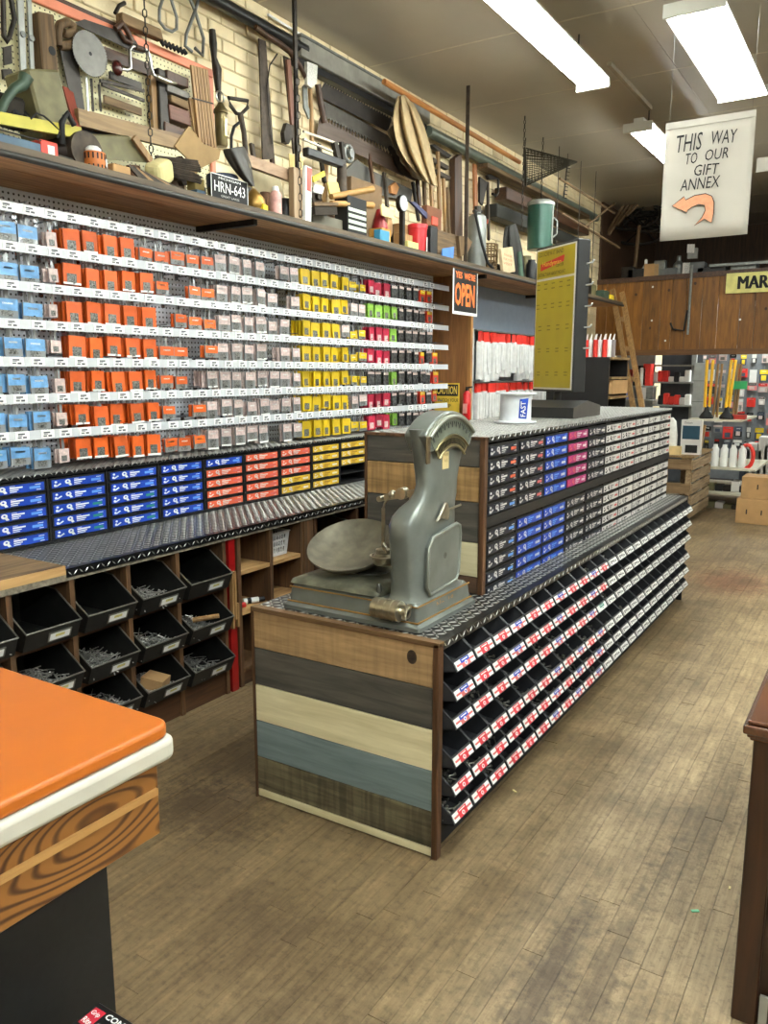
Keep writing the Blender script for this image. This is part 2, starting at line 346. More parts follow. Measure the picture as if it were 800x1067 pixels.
# ---- fluorescent fixtures
hous = M('fixture_enamel', (214, 214, 204), .4, var=.03); tubem = emit('fluorescent_tube', (244, 252, 250), TUBE); tubedim = emit('dimmed_fluorescent_tube', (246, 251, 246), TUBE_DIM)
def fixture(xc, y0, y1, zt, label, wide=False, group='ceiling fluorescent fixtures'):
    t = thing('fluorescent_fixture', label, 'ceiling light', (xc, (y0+y1)/2, zt), group)
    hw = .16 if wide else .115
    h = MB()
    h.box(xc-.04, xc+.04, y0+.03, y1-.03, zt+.045, zt+.09)
    if wide:
        h.prism([(xc-hw, y0, zt+.0), (xc-.045, y0, zt+.05), (xc+.045, y0, zt+.05), (xc+hw, y0, zt+.0), (xc+hw, y0, zt+.008), (xc+.045, y0, zt+.06), (xc-.045, y0, zt+.06), (xc-hw, y0, zt+.008)], (0, y1-y0, 0))
        h.box(xc-hw, xc+hw, y0-.004, y0+.012, zt-.02, zt+.05); h.box(xc-hw, xc+hw, y1-.012, y1+.004, zt-.02, zt+.05)
    else:
        h.box(xc-hw, xc+hw, y0+.02, y1-.02, zt+.036, zt+.046)
        h.box(xc-hw, xc+hw, y0, y0+.03, zt-.02, zt+.05); h.box(xc-hw, xc+hw, y1-.03, y1, zt-.02, zt+.05)
    h.build('housing', hous, t)
    for s in (-1, 1):
        MB().cyl((xc+s*hw*.55, y0+.03, zt+.012), (xc+s*hw*.55, y1-.03, zt+.012), .019, n=8).build('tube', tubedim if xc == -1.95 else tubem, t, smooth=50)
        if zt < 2.45: MB().cyl((xc, (y0+y1)/2+s*(y1-y0)*.36, zt+.09), (xc, (y0+y1)/2+s*(y1-y0)*.36, 2.45), .006, n=6).build('hanger', dkmetal, t)
        if CEIL-zt < .6: MB().cyl((xc, (y0+y1)/2+s*(y1-y0)*.36, zt+.09), (xc, (y0+y1)/2+s*(y1-y0)*.36, CEIL), .006, n=6).build('hanger', dkmetal, t)
    return t
FL = ['long twin-tube fluorescent light above the yellow display panel', 'far fluorescent light half hidden behind the paper sign', 'added unseen fluorescent light overhead, placed to light the pegboard', 'added unseen fluorescent light over the left aisle, rearmost',
      'wide fluorescent light in a tray reflector at top right', 'added unseen tray fluorescent light overhead by the brown cabinet', 'added unseen tray fluorescent light over the shop entrance', 'added unseen fluorescent light over the right-hand aisle, second from front', 'added unseen fluorescent light over the right-hand aisle, third from front', 'added unseen fluorescent light over the right-hand aisle, nearest the front wall', 'added unseen fluorescent light over the right-hand aisle, farthest from the front']
for i, (xc, y0, y1, zt) in enumerate(FIXTURES): fixture(xc, y0, y1, zt, FL[i], wide=(4 <= i <= 6))
tag(MB().box(-1.935, -1.905, 6.1, 7.25, CEIL-.03, CEIL).build('cable_conduit', M('beige_conduit', (150, 140, 120), .5)), 'narrow beige conduit along the ceiling joining two fluorescent lights', 'conduit')
# ================================================================== TREAD PLATE
platem = M('black_tread_plate', (20, 21, 22), .32, .3, var=.25, scale=25)
lugm = M('highlight_tread_lugs', (176, 176, 172), .38, .8, var=.15, scale=40)  # paler than the plate: the highlights on the lugs are put into colour
def lugs(q, o, du, dv, nrm, nu, nv, pitch, m=0, ln=.0150, wd=.0046, ht=.0026):
    """diamond lugs in rows: alternate +45 / -45 degrees, each a small ridge"""
    o = Vector(o); du = Vector(du); dv = Vector(dv); nrm = Vector(nrm)
    for i in range(nu):
        for j in range(nv):
            c = o+du*((i+.5)*pitch)+dv*((j+.5)*pitch)
            s = 1 if (i+j) % 2 else -1
            a = (du+dv*s)*.7071; b = (du-dv*s)*.7071
            q.add([c-a*ln, c+b*wd, c+a*ln, c-b*wd, c-a*ln*.4+nrm*ht, c+a*ln*.4+nrm*ht], [(0,1,5,4),(1,2,5),(2,3,4,5),(3,0,4)], m)
def tread(parent, x0, x1, y0, y1, z, lip=.03, pitch=.026, side=1, name='tread_plate', nearlip=False):
    """tread-plate sheet with a folded front lip on the +x side"""
    MB().box(x0, x1, y0, y1, z-.004, z).build(name, platem, parent)
    if lip: MB().box(x1, x1+.004, y0, y1, z-lip, z).build('front_lip', platem, parent)
    q = MB(); lugs(q, (x0, y0, z), (1,0,0), (0,1,0), (0,0,1), int((x1-x0)/pitch), int((y1-y0)/pitch), pitch)
    if lip: lugs(q, (x1+.004, y0, z-lip+.002), (0,1,0), (0,0,1), (1,0,0), int((y1-y0)/pitch), 1, pitch, ln=.012, wd=.003)
    tag(q.build('tread_lugs', lugm, parent), kind='stuff')
# ================================================================== ISLAND
IX0, IX1, IY0, IY1, IZ = -1.865, -1.106, 2.09, 5.65, .727
TX0, TX1, TY0, TY1, TZ = -1.748, -1.226, 2.655, 5.56, 1.318
trim = wood('walnut_trim', (52, 32, 18), (98, 66, 40), 'Z', .5)
isl = thing('island_bench', 'long island bench with plank-clad end and tread-plate top carrying bolt bins', 'display bench', ((IX0+IX1)/2, (IY0+IY1)/2, 0))
body = MB()
body.box(IX0+.01, -1.30, IY0+.03, IY1, .0, IZ-.005)                       # core
body.box(-1.30, -1.14, IY0+.03, IY1, 0, .085)                            # toe
for z in (.09, .185, .28, .41, .505, .60, .70): body.box(-1.30, -1.155, IY0+.03, IY1, z-.006, z)
body.box(IX0, IX1, IY1-.012, IY1+.006, 0, IZ)
body.build('carcass', matte_black, isl)
# plank-clad end
def plankmat(name, dark, light, sawn=0.0):
    """barn board: tinted grain along x, optional rough saw marks running up and down"""
    m = wood(name, dark, light, 'X', .7, 12, 3.2, .06, .2)
    if sawn:
        nt = m.node_tree; L = nt.links.new; b = nt.nodes['Principled BSDF']; g = nt.nodes.new('ShaderNodeNewGeometry')
        mp = nt.nodes.new('ShaderNodeMapping'); mp.inputs['Scale'].default_value = (48, 3, 4); L(g.outputs['Position'], mp.inputs['Vector'])
        n = nt.nodes.new('ShaderNodeTexNoise'); n.inputs['Scale'].default_value = 1; n.inputs['Detail'].default_value = 2; L(mp.outputs[0], n.inputs['Vector'])
        r = nt.nodes.new('ShaderNodeMapRange'); r.inputs[1].default_value = .35; r.inputs[2].default_value = .6; r.inputs[3].default_value = 1-sawn; r.inputs[4].default_value = 1.1; L(n.outputs[0], r.inputs[0])
        src = b.inputs['Base Color'].links[0].from_socket
        v = nt.nodes.new('ShaderNodeVectorMath'); v.operation = 'SCALE'; L(src, v.inputs[0]); L(r.outputs[0], v.inputs['Scale']); L(v.outputs[0], b.inputs['Base Color'])
    return m
PK = {'tan': plankmat('barn_board_tan', (134, 106, 72), (178, 146, 104), .1), 'char': plankmat('barn_board_charcoal', (54, 52, 47), (92, 87, 78)), 'cream': plankmat('barn_board_cream', (206, 194, 150), (232, 222, 184)),
      'teal': plankmat('barn_board_slate_blue', (98, 114, 116), (126, 141, 141)), 'dark': plankmat('barn_board_dark_sawn', (70, 64, 46), (122, 112, 84), .4), 'honey': plankmat('barn_board_honey', (134, 104, 62), (176, 140, 90), .3), 'brown': plankmat('barn_board_brown', (70, 50, 34), (98, 72, 50))}
def planks(parent, x0, x1, yf, tops, mats):
    for i, k in enumerate(mats):
        MB().box(x0, x1, yf, yf+.018, tops[i+1]+.0012, tops[i]-.0012).build('plank', PK[k], parent, bevel=.002)
ztop = IZ-.012
planks(isl, IX0+.008, IX1-.022, IY0+.004, [ztop, .578, .440, .301, .161, .034, .004], ['tan', 'char', 'cream', 'teal', 'dark', 'cream'])
kn = onx  # knot in the top plank
MB().lathe([(.0, 0), (.013, 0), (.018, .001)], (-1.205, IY0+.0045, .668), 16, axis=(0, -1, 0), sx=1.0, sy=1.3).build('knot', M('wood_knot', (52, 36, 22), .7, var=.8, scale=55), isl)
MB().box(IX1-.022, IX1, IY0-.002, IY0+.03, 0, IZ).build('corner_trim', trim, isl, bevel=.003)
MB().box(IX0, IX0+.008, IY0-.001, IY0+.03, 0, IZ).build('corner_trim', trim, isl)
MB().box(IX0, IX1, IY0-.002, IY0+.03, IZ-.012, IZ+.004).build('top_trim', wood('walnut_trim_crosswise', (84, 60, 38), (128, 98, 64), 'X', .5), isl)
tread(isl, IX0, IX1-.006, IY0+.03, IY1, IZ, lip=.026)
# ---- upper tier: drawer rack standing on the bench
rack = thing('island_drawer_rack', 'two-storey black drawer rack with plank-clad end standing on the island', 'drawer rack', ((TX0+TX1)/2, (TY0+TY1)/2, IZ+.003))
ZR = IZ+.003
fr = MB(); PY = (TY1-TY0-.03)/10; RH = .0545
def tz(g, r): return (TZ-.022-(r+1)*RH) if g == 0 else (TZ-.022-5*RH-.042-(r+1)*RH)   # floor of a drawer slot
fr.box(TX0+.004, -1.40, TY0+.022, TY1, ZR, TZ-.01)
fr.box(-1.40, TX1-.004, TY0+.022, TY1, ZR, tz(1, 4)-.001); fr.box(-1.40, TX1, TY0+.022, TY1, tz(1, 0)+RH, tz(0, 4)-.001); fr.box(-1.40, TX1-.002, TY0+.022, TY1, tz(0, 0)+RH, TZ-.006)
for g in (0, 1):
    for r in range(4): fr.box(-1.40, TX1-.006, TY0+.022, TY1, tz(g, r)-.0035, tz(g, r))
    for c in range(11): y = TY0+.022+c*PY; fr.box(-1.40, TX1-.004, y-.003, y+.003, tz(g, 4), tz(g, 0)+RH)
fr.build('frame', black, rack)
planks(rack, TX0+.01, TX1-.022, TY0, [TZ-.008, 1.207, 1.078, .925, .795, ZR], ['char', 'honey', 'char', 'cream', 'brown'])
MB().box(TX1-.022, TX1, TY0-.004, TY0+.022, ZR, TZ-.004).build('corner_trim', trim, rack, bevel=.002)
MB().box(TX0, TX0+.01, TY0-.004, TY0+.022, ZR, TZ-.004).build('corner_trim', trim, rack)
MB().box(TX0, TX1, TY0-.004, TY0+.02, TZ-.01, TZ+.001).build('top_trim', trim, rack)
tread(rack, TX0, TX1-.002, TY0+.02, TY1, TZ, lip=.02)
# ---- drawers: black tray with a printed front label
navy = M('navy_print', (26, 30, 44), .4, var=.05); ltblue = M('pale_blue_print', (96, 150, 220), .45, var=.04); magenta = M('magenta_print', (168, 34, 104), .45, var=.04)
coral = M('coral_print', (214, 92, 60), .45, var=.05); offw = M('off_white_print', (206, 202, 198), .5, var=.04); greenp = M('green_print', (38, 128, 112), .5, var=.04); pinkr = M('faded_red_print', (200, 96, 92), .5, var=.05); amber = M('amber_print', (206, 168, 40), .45, var=.05)
def drawer_meshes(w, h, depth):
    q = MB(); q.box(-depth, -.004, .004, w-.004, .001, h-.014); q.box(-.006, 0, .003, w-.003, .001, h-.007)
    q.box(0, .006, w*.42, w*.58, .002, .006)
    o = q.build('tray', black, thing_zero); return o.data
thing_zero = thing('tmp', 't', 't')
def label_mesh(name, w, h, bg, ink, txt, badge, seed):
    """drawer front card: screw pictures, text lines and a badge as flat print"""
    r = random.Random(seed); q = MB(); W = w-.024; Hh = h-.020
    def rect(a, b, c, d, m, e=.0008): q.add([(.0025+e, .012+a*W, .004+c*Hh), (.0025+e, .012+b*W, .004+c*Hh), (.0025+e, .012+b*W, .004+d*Hh), (.0025+e, .012+a*W, .004+d*Hh)], [(0,1,2,3)], m)
    q.box(.0, .0025, .012, .012+W, .004, .004+Hh, 0)
    def poly(pts, m): q.add([(.0035, .012+a*W, .004+b*Hh) for a, b in pts], [tuple(range(len(pts)))], m)
    def disc(cx, cy, rx, ry, m, n=9): poly([(cx+rx*math.cos(6.2832*i/n), cy+ry*math.sin(6.2832*i/n)) for i in range(n)], m)
    poly([(.05, .18), (.08, .12), (.17, .42), (.15, .55)], 1); disc(.055, .3, .025, .17, 1); disc(.07, .72, .025, .14, 1)
    disc(.29, .62, .055, .3, 1); poly([(.28, .5), (.33, .55), (.37, .14), (.32, .1)], 1)
    if bg != ink: q.add([(.0037, .012+(.29+.02*math.cos(6.28*i/7))*W, .004+(.66+.11*math.sin(6.28*i/7))*Hh) for i in range(7)], [tuple(range(7))], 0)
    L = .62+r.random()*.05
    rect(.41, L, .58, .76, 2); rect(.41, L-.07, .36, .48, 2); rect(.41, L-.1, .16, .26, 2); rect(.41, .5, .84, .9, 2)
    if badge: rect(.74, .93, .3, .62, 3); rect(.84, .94, .74, .82, 2); rect(.86, .94, .12, .2, 2)
    o = q.build(name, [bg, ink, txt, badge or txt], thing_zero); return o.data
lw = PY; lh = RH
LM = {'dark_orange': label_mesh('label', lw, lh, navy, offw, offw, coral, 1), 'dark_red': label_mesh('label', lw, lh, navy, offw, offw, pinkr, 2), 'dark_blue': label_mesh('label', lw, lh, navy, offw, offw, ltblue, 3),
      'blue': label_mesh('label', lw, lh, blue, offw, ltblue, offw, 4), 'magenta': label_mesh('label', lw, lh, magenta, pinkr, offw, offw, 5), 'dark': label_mesh('label', lw, lh, navy, offw, offw, offw, 6),
      'white': label_mesh('label', lw, lh, offw, matte_black, M('grey_print', (120, 118, 116), .5), pinkr, 7), 'white_plain': label_mesh('label', lw, lh, offw, M('grey_print', (120, 118, 116), .5), matte_black, None, 8)}
tray = drawer_meshes(PY-.004, RH, .16)
WORDS = {'dark_orange': 'dark label with orange badge', 'dark_red': 'dark label with red badge', 'dark_blue': 'dark label with pale blue badge', 'blue': 'blue label', 'magenta': 'magenta label', 'dark': 'black label', 'white': 'white label with red badge', 'white_plain': 'white label'}
UP = ['dark_orange', 'dark_red', 'blue', 'magenta', 'dark', 'white', 'white', 'white_plain', 'white_plain', 'white']
LO = ['dark_blue', 'blue', 'blue', 'dark', 'dark', 'white', 'white_plain', 'white_plain', 'white_plain', 'white_plain']
for g, cols in ((0, UP), (1, LO)):
    for c, k in enumerate(cols):
        for r in range(5):
            kk = 'dark_blue' if (g == 0 and c == 0 and r == 4) else k
            d = link_mesh('drawer', tray, (TX1-.004, TY0+.022+c*PY+.002, tz(g, r)), rack)
            link_mesh('label_card', LM[kk], (TX1-.003, TY0+.022+c*PY+.002, tz(g, r)), d)
# ---- bolt bins, 24 columns by 6 rows, each bin on its own
grit = M('zinc_bolts', (150, 148, 140), .35, .9, var=.3, scale=90)
binm = M('black_bin_plastic', (48, 49, 52), .42, var=.1); ROWZ = [.645, .549, .455, .325, .228, .130]
CW = (IY1-.02-(IY0+.035))/24
def bolt_bits(q, n, x0, x1, y0, y1, z, r, m=0):
    for _ in range(n):
        c = Vector((r.uniform(x0, x1), r.uniform(y0, y1), z+r.uniform(0, .02))); a = r.uniform(0, 3.14); d = Vector((math.cos(a), math.sin(a), r.uniform(-.3, .5)))*.016
        q.cyl(c-d, c+d, .0028, n=5, m=m); q.cyl(c+d, c+d*1.25, .006, n=6, m=m)
def bin_mesh():
    q = MB(); w = CW-.006; T = .0025
    prof = [(-.17, 0), (-.17, .085), (-.105, .088), (-.066, .072), (-.019, .034), (-.002, .002), (-.06, -.012)]   # side wall, seen along y
    for y in (0, w-T): q.prism([(x, y, z) for x, z in prof], (0, T, 0))
    q.prism([(-.17, 0, 0), (-.165, 0, .002), (-.165, 0, .08), (-.17, 0, .08)], (0, w, 0))
    q.prism([(-.17, 0, 0), (-.06, 0, -.012), (-.002, 0, .002), (-.004, 0, .005), (-.06, 0, -.009), (-.17, 0, .003)], (0, w, 0))
    q.prism([(-.002, 0, .002), (-.019, 0, .034), (-.022, 0, .034), (-.005, 0, .002)], (0, w, 0))
    for y in (0, w): q.tube([(-.17, y, .086), (-.105, y, .089), (-.066, y, .073), (-.019, y, .035)], .0016, 4)
    return q.build('bin', binm, thing_zero).data
def card_mesh(kind):
    """price card on the lip: white ends with a coloured middle"""
    q = MB(); w = CW-.02; a = Vector((-.0015, .007, .006)); up = Vector((-.5, 0, .866))*.027; n = Vector((.866, 0, .5))*.0015
    C = {'blue': (blue, pinkr), 'red': (M('scarlet_print', (206, 44, 56), .5), pinkr), 'mono': (matte_black, white), 'green': (greenp, white)}[kind]
    def cell(s0, s1, t0, t1, m, e=1.0):
        q.add([a+Vector((0, w*s, 0))+up*t+n*e for s, t in ((s0, t0), (s1, t0), (s1, t1), (s0, t1))], [(0,1,2,3)], m)
    q.prism([a, a+Vector((0, w, 0)), a+Vector((0, w, 0))+up, a+up], -n, 0); cell(0, 1, 0, 1, 0, .2)
    if kind == 'mono':
        cell(.2, .28, .2, .8, 1); cell(.34, .5, .45, .7, 1); cell(.56, .62, .2, .8, 1); cell(.7, .84, .3, .55, 1); cell(.0, .06, 0, 1, 1)
    else:
        cell(.27, .73, .5, 1, 1); cell(.27, .73, 0, .5, 1 if kind == 'red' else 2); cell(.03, .27, .36, .6, 2); cell(.73, .97, .36, .6, 2); cell(.34, .66, .74, .86, 0, 1.2)
        q.add([a+Vector((0, w*(.5+.075*math.cos(6.28*i/8)), 0))+up*(.33+.26*math.sin(6.28*i/8))+n*1.4 for i in range(8)], [tuple(range(8))], 0); q.add([a+Vector((0, w*(.5+.035*math.cos(6.28*i/8)), 0))+up*(.33+.14*math.sin(6.28*i/8))+n*1.6 for i in range(8)], [tuple(range(8))], 1)
    return q.build('card', [white, C[0], C[1]], thing_zero).data
BM = bin_mesh(); CM = {k: card_mesh(k) for k in ('blue', 'red', 'mono', 'green')}
rbn = random.Random(11); RN = ['top', 'second', 'third', 'fourth', 'fifth', 'bottom']
bits = []
for s in range(5):
    q = MB(); bolt_bits(q, 16, -.13, -.04, .012, CW-.02, .005, random.Random(40+s)); bits.append(q.build('bolts', grit, thing_zero).data)
for r in range(6):
    for c in range(24):
        if c >= 11: k = 'mono'
        elif r < 3: k = ['blue', 'red', 'red', 'blue', 'red', 'red', 'blue', 'red', 'red', 'blue', 'red'][c]
        else: k = 'red' if c < 6 else ['blue', 'red'][c % 2]
        if r == 2 and c == 2: k = 'red'
        if r == 2 and c == 10: k = 'green'
        lab = {'blue': 'blue and white', 'red': 'red and white', 'mono': 'black and white', 'green': 'green'}[k]
        y = IY0+.035+c*CW+.003; z = ROWZ[r]-.014
        b = tag(link_mesh('bolt_bin', BM, (-1.062, y, z)), 'black bolt bin, %s card, %s from near end, %s island row' % (lab, ORD[c], RN[r]), 'bin', 'bolt bins along the island')
        link_mesh('price_card', CM[k], (-1.062, y, z), b)
        if rbn.random() < (.55 if r > 1 else .2) and c < 14: tag(link_mesh('bolts', bits[rbn.randrange(5)], (-1.062, y, z), b), 'loose zinc bolts', kind='stuff')
# ================================================================== ANTIQUE COUNTER SCALE
def scale_mat():
    return M('scale_enamel', (112, 117, 112), .36, .35, var=.16, scale=12, bump=.08, bscale=30, coat=.25)
sg = scale_mat(); sdark = M('scale_dark_enamel', (62, 62, 56), .4, .4, var=.25, scale=14); brass = M('tarnished_brass', (150, 138, 100), .35, .8, var=.25, scale=30)
nick = M('nickel_plate', (176, 170, 152), .28, .9, var=.2, scale=40); pan_m = M('tarnished_pan', (104, 98, 82), .6, .25, var=.28, scale=22, bump=.12)
gold = M('gold_lining', (186, 142, 78), .4, .6, var=.15)
SX0, SX1, SY0, SY1, SZ = -1.760, -1.205, 2.140, 2.555, IZ+.0032
sc = thing('counter_scale', 'antique grey enamel counter scale with fan-shaped dial head and round weighing pan', 'scale', ((SX0+SX1)/2, (SY0+SY1)/2, SZ))
def rrect(x0, x1, y0, y1, z, r, n=4):
    P = []
    for cx, cy, a in ((x1-r, y1-r, 0), (x0+r, y1-r, 90), (x0+r, y0+r, 180), (x1-r, y0+r, 270)):
        for k in range(n+1):
            t = math.radians(a+90*k/n); P.append((cx+r*math.cos(t), cy+r*math.sin(t), z))
    return P
q = MB()
q.loft([rrect(SX0, SX1, SY0, SY1, SZ, .012), rrect(SX0, SX1, SY0, SY1, SZ+.014, .012), rrect(SX0+.016, SX1-.016, SY0+.016, SY1-.016, SZ+.026, .012), rrect(SX0+.02, SX1-.02, SY0+.02, SY1-.02, SZ+.075, .014), rrect(SX0+.03, SX1-.03, SY0+.03, SY1-.03, SZ+.086, .014)])
q.build('base', sg, sc, smooth=35)
q = MB()   # gilt lining on the base edges
for z, d in ((SZ+.027, .0135), (SZ+.0775, .0195)):
    for a, b in (((SX0+d, SY0+d), (SX1-d, SY0+d)), ((SX1-d, SY0+d), (SX1-d, SY1-d))): q.bar((a[0], a[1], z), (b[0], b[1], z), .004, .004, (0,0,1))
q.build('gilt_line', gold, sc)
# cushion-shaped platform cover on the left half of the base
q = MB(); a, b, c, d = SX0+.012, -1.375, SY0+.018, SY1-.02
q.loft([rrect(a+.01, b, c+.01, d-.01, SZ+.084, .02), rrect(a, b, c, d, SZ+.090, .022), rrect(a+.004, b, c+.004, d-.004, SZ+.101, .025), rrect(a+.03, b-.01, c+.03, d-.03, SZ+.112, .03), rrect(a+.08, b-.04, c+.07, d-.07, SZ+.118, .03)])
q.build('platform', M('worn_platform_enamel', (98, 98, 82), .5, .3, var=.4, scale=22, bump=.15), sc, smooth=50)
# pan: shallow scoop dish on a round foot
px, py = -1.535, 2.365
q = MB(); q.lathe([(.066, SZ+.112), (.074, SZ+.116), (.072, SZ+.122), (.03, SZ+.142)], (px, py, 0), 28); q.build('pan_foot', sdark, sc, smooth=40)
q = MB(); prof = [(.0, .0), (.06, .002), (.105, .014), (.14, .034), (.158, .055), (.162, .064), (.160, .066), (.154, .058), (.136, .04), (.1, .02), (.055, .009), (.0, .006)]
R = Matrix.Rotation(math.radians(24), 3, Vector((.985, .17, 0)).normalized()); o = Vector((-1.605, 2.362, .884))
tmp = MB().lathe(prof, (0,0,0), 36); q.add([o+R @ Vector((v[0], v[1], v[2])) for v in tmp.v], tmp.f); q.build('pan', pan_m, sc, smooth=60)
# column: rounded body that narrows to the neck and spreads into the fan head
def sect(x0, x1, y0, y1, z, p=4.0, n=28):
    P = []
    for k in range(n):
        t = 2*math.pi*k/n; c, s = math.cos(t), math.sin(t)
        P.append(((x0+x1)/2+(x1-x0)/2*math.copysign(abs(c)**(2/p), c), (y0+y1)/2+(y1-y0)/2*math.copysign(abs(s)**(2/p), s), z))
    return P
q = MB(); secs = [(-1.366, -1.222, 2.165, 2.520, .812), (-1.358, -1.230, 2.172, 2.500, .83), (-1.352, -1.236, 2.172, 2.482, .87), (-1.352, -1.238, 2.168, 2.478, .95), (-1.355, -1.238, 2.160, 2.482, 1.02), (-1.356, -1.238, 2.160, 2.484, 1.06),
      (-1.350, -1.238, 2.172, 2.480, 1.09), (-1.335, -1.237, 2.195, 2.478, 1.115), (-1.312, -1.235, 2.225, 2.476, 1.14), (-1.300, -1.234, 2.240, 2.472, 1.165), (-1.296, -1.233, 2.246, 2.470, 1.19), (-1.296, -1.233, 2.240, 2.482, 1.225), (-1.296, -1.233, 2.222, 2.512, 1.29), (-1.296, -1.233, 2.205, 2.540, 1.345), (-1.296, -1.234, 2.196, 2.556, 1.372)]
q.loft([sect(*s) for s in secs]); q.build('column', sg, sc, smooth=60)
# fan head: thick arched case, dial window, lettered band
yc, zc = 2.376, 1.175
def arc(r, a0, a1, n, x): return [(x, yc+r*math.sin(math.radians(a0+(a1-a0)*k/n)), zc+r*math.cos(math.radians(a0+(a1-a0)*k/n))) for k in range(n+1)]
def arcband(q, r0, r1, a0, a1, x, t, n=18, m=0): q.prism(arc(r1, a0, a1, n, x)+arc(r0, a1, a0, n, x), (-t, 0, 0), m)
hd = MB(); hd.prism(arc(.250, -44, 44, 20, -1.222)+[(-1.222, 2.520, 1.30), (-1.222, 2.235, 1.30)], (-.082, 0, 0)); hd.build('head', sg, sc, smooth=40, bevel=.008, segs=3)
q = MB(); arcband(q, .222, .246, -44, 44, -1.219, .012); q.tube([(-1.216, p[1], p[2]) for p in arc(.232, -42, 42, 20, 0)], .007, 8); q.build('head_rim', M('rim_enamel', (150, 152, 140), .28, .5, var=.1), sc, smooth=50)
q = MB(); arcband(q, .172, .222, -42, 42, -1.2205, .003); q.build('dial_window', M('dial_glass', (104, 110, 96), .1, .1, var=.15, scale=25, coat=.6), sc)
q = MB()
for k in range(21):
    a = math.radians(-38+76*k/20); r0 = .208 if k % 2 else .198
    q.bar((-1.2175, yc+r0*math.sin(a), zc+r0*math.cos(a)), (-1.2175, yc+.216*math.sin(a), zc+.216*math.cos(a)), .003 if k % 2 else .005, .001, (1,0,0))
q.build('dial_marks', matte_black, sc)
q = MB(); arcband(q, .135, .172, -42, 42, -1.2185, .004); q.tube([(-1.216, p[1], p[2]) for p in arc(.135, -42, 42, 20, 0)], .003, 6); q.tube([(-1.216, p[1], p[2]) for p in arc(.172, -42, 42, 20, 0)], .003, 6)
q.build('name_band', brass, sc, smooth=50)
q = MB()
for k in range(22):
    a = math.radians(-36+72*k/21); c = Vector((-1.2165, yc+.153*math.sin(a), zc+.153*math.cos(a))); t = Vector((0, math.cos(a), -math.sin(a))); u = Vector((0, math.sin(a), math.cos(a)))
    q.bar(c-u*.009, c+u*.009, .003, .002); 
    if k % 3: q.bar(c-u*.008*(1 if k % 2 else -1)-t*.003, c-u*.008*(1 if k % 2 else -1)+t*.004, .003, .002)
q.build('band_letters', M('band_relief', (72, 66, 48), .5, .5), sc)
MB().box(-1.222, -1.214, 2.198, 2.222, 1.265, 1.352).build('side_cheek', M('worn_bronze', (96, 82, 58), .45, .6), sc, bevel=.003)
# paper tag, badge, hinge plate, door panel
tg = MB().box(-1.2335, -1.2315, 2.335, 2.378, 1.235, 1.292).build('paper_tag', M('aged_paper', (206, 186, 132), .7), sc)
lettering('TESTED', (-1.2315, 2.339, 1.279), (0,1,0), (0,0,1), .034, .007, matte_black, tg)
lettering('No 18', (-1.2315, 2.345, 1.258), (0,1,0), (0,0,1), .022, .012, M('tag_ink', (120, 90, 50), .6), tg)
q = MB(); dp = [(2.245, .83), (2.43, .842), (2.448, .865), (2.458, 1.0), (2.452, 1.03), (2.43, 1.04), (2.262, 1.02), (2.235, .99), (2.225, .86)]
q.prism([(-1.224, y, z) for y, z in dp], (-.02, 0, 0)); q.build('door_panel', sg, sc, bevel=.005, segs=2)
q = MB(); q.tube([(-1.225, y, z) for y, z in dp], .0065, 8, closed=True); q.build('door_moulding', M('moulding_enamel', (128, 132, 124), .3, .4, var=.12), sc, smooth=60)
q = MB(); q.lathe([(.0, 0), (.010, 0), (.011, .001)], (-1.2235, 2.345, .945), 12, axis=(1,0,0)); q.build('transfer_emblem', M('faded_transfer', (84, 86, 78), .6, .2, var=.4, scale=200), sc)
q = MB(); q.prism([(-1.222, y, z) for y, z in ((2.285, 1.068), (2.32, 1.075), (2.365, 1.062), (2.375, 1.09), (2.36, 1.122), (2.345, 1.125), (2.315, 1.095))], (-.01, 0, 0)); q.cyl((-1.228, 2.36, 1.096), (-1.228, 2.468, 1.10), .004); q.build('latch_plate', nick, sc, bevel=.003)
# beam, hook rod and counterweight dish on the pan side
q = MB(); q.bar((-1.415, 2.27, 1.135), (-1.285, 2.27, 1.165), .022, .014, (0,1,0)); q.cyl((-1.345, 2.255, 1.155), (-1.345, 2.285, 1.155), .02, n=14); q.ball((-1.385, 2.27, 1.148), .015); q.cyl((-1.43, 2.255, 1.13), (-1.43, 2.285, 1.13), .01); q.bar((-1.31, 2.27, 1.155), (-1.318, 2.27, 1.09), .012, .01, (0,1,0)); q.build('beam', nick, sc, smooth=40)
q = MB(); q.tube([(-1.40, 2.265, 1.13), (-1.412, 2.265, 1.118), (-1.418, 2.265, 1.10)], .004); q.bar((-1.418, 2.265, 1.10), (-1.418, 2.265, .955), .012, .005, (0,1,0)); q.build('hanger_rod', nick, sc)
q = MB(); q.lathe([(.03, .905), (.034, .91), (.034, .938), (.026, .944), (.026, .958), (.012, .962)], (-1.418, 2.265, 0), 20)
q.tube([(-1.418+.044*math.cos(6.2832*k/18), 2.265+.044*math.sin(6.2832*k/18), .935) for k in range(18)], .004, 6, closed=True); q.build('counterweight_dish', nick, sc, smooth=40)
q = MB(); q.tube([(-1.365, 2.20, .965), (-1.372, 2.19, .985), (-1.362, 2.18, .998), (-1.352, 2.18, .985)], .005); q.build('ring_bracket', nick, sc)
q = MB(); q.tube([(-1.385, 2.185, .86), (-1.38, 2.18, .84), (-1.386, 2.18, .82), (-1.38, 2.18, .80)], [.006, .011, .006, .009], 8); q.build('chain_drop', sdark, sc, smooth=60)
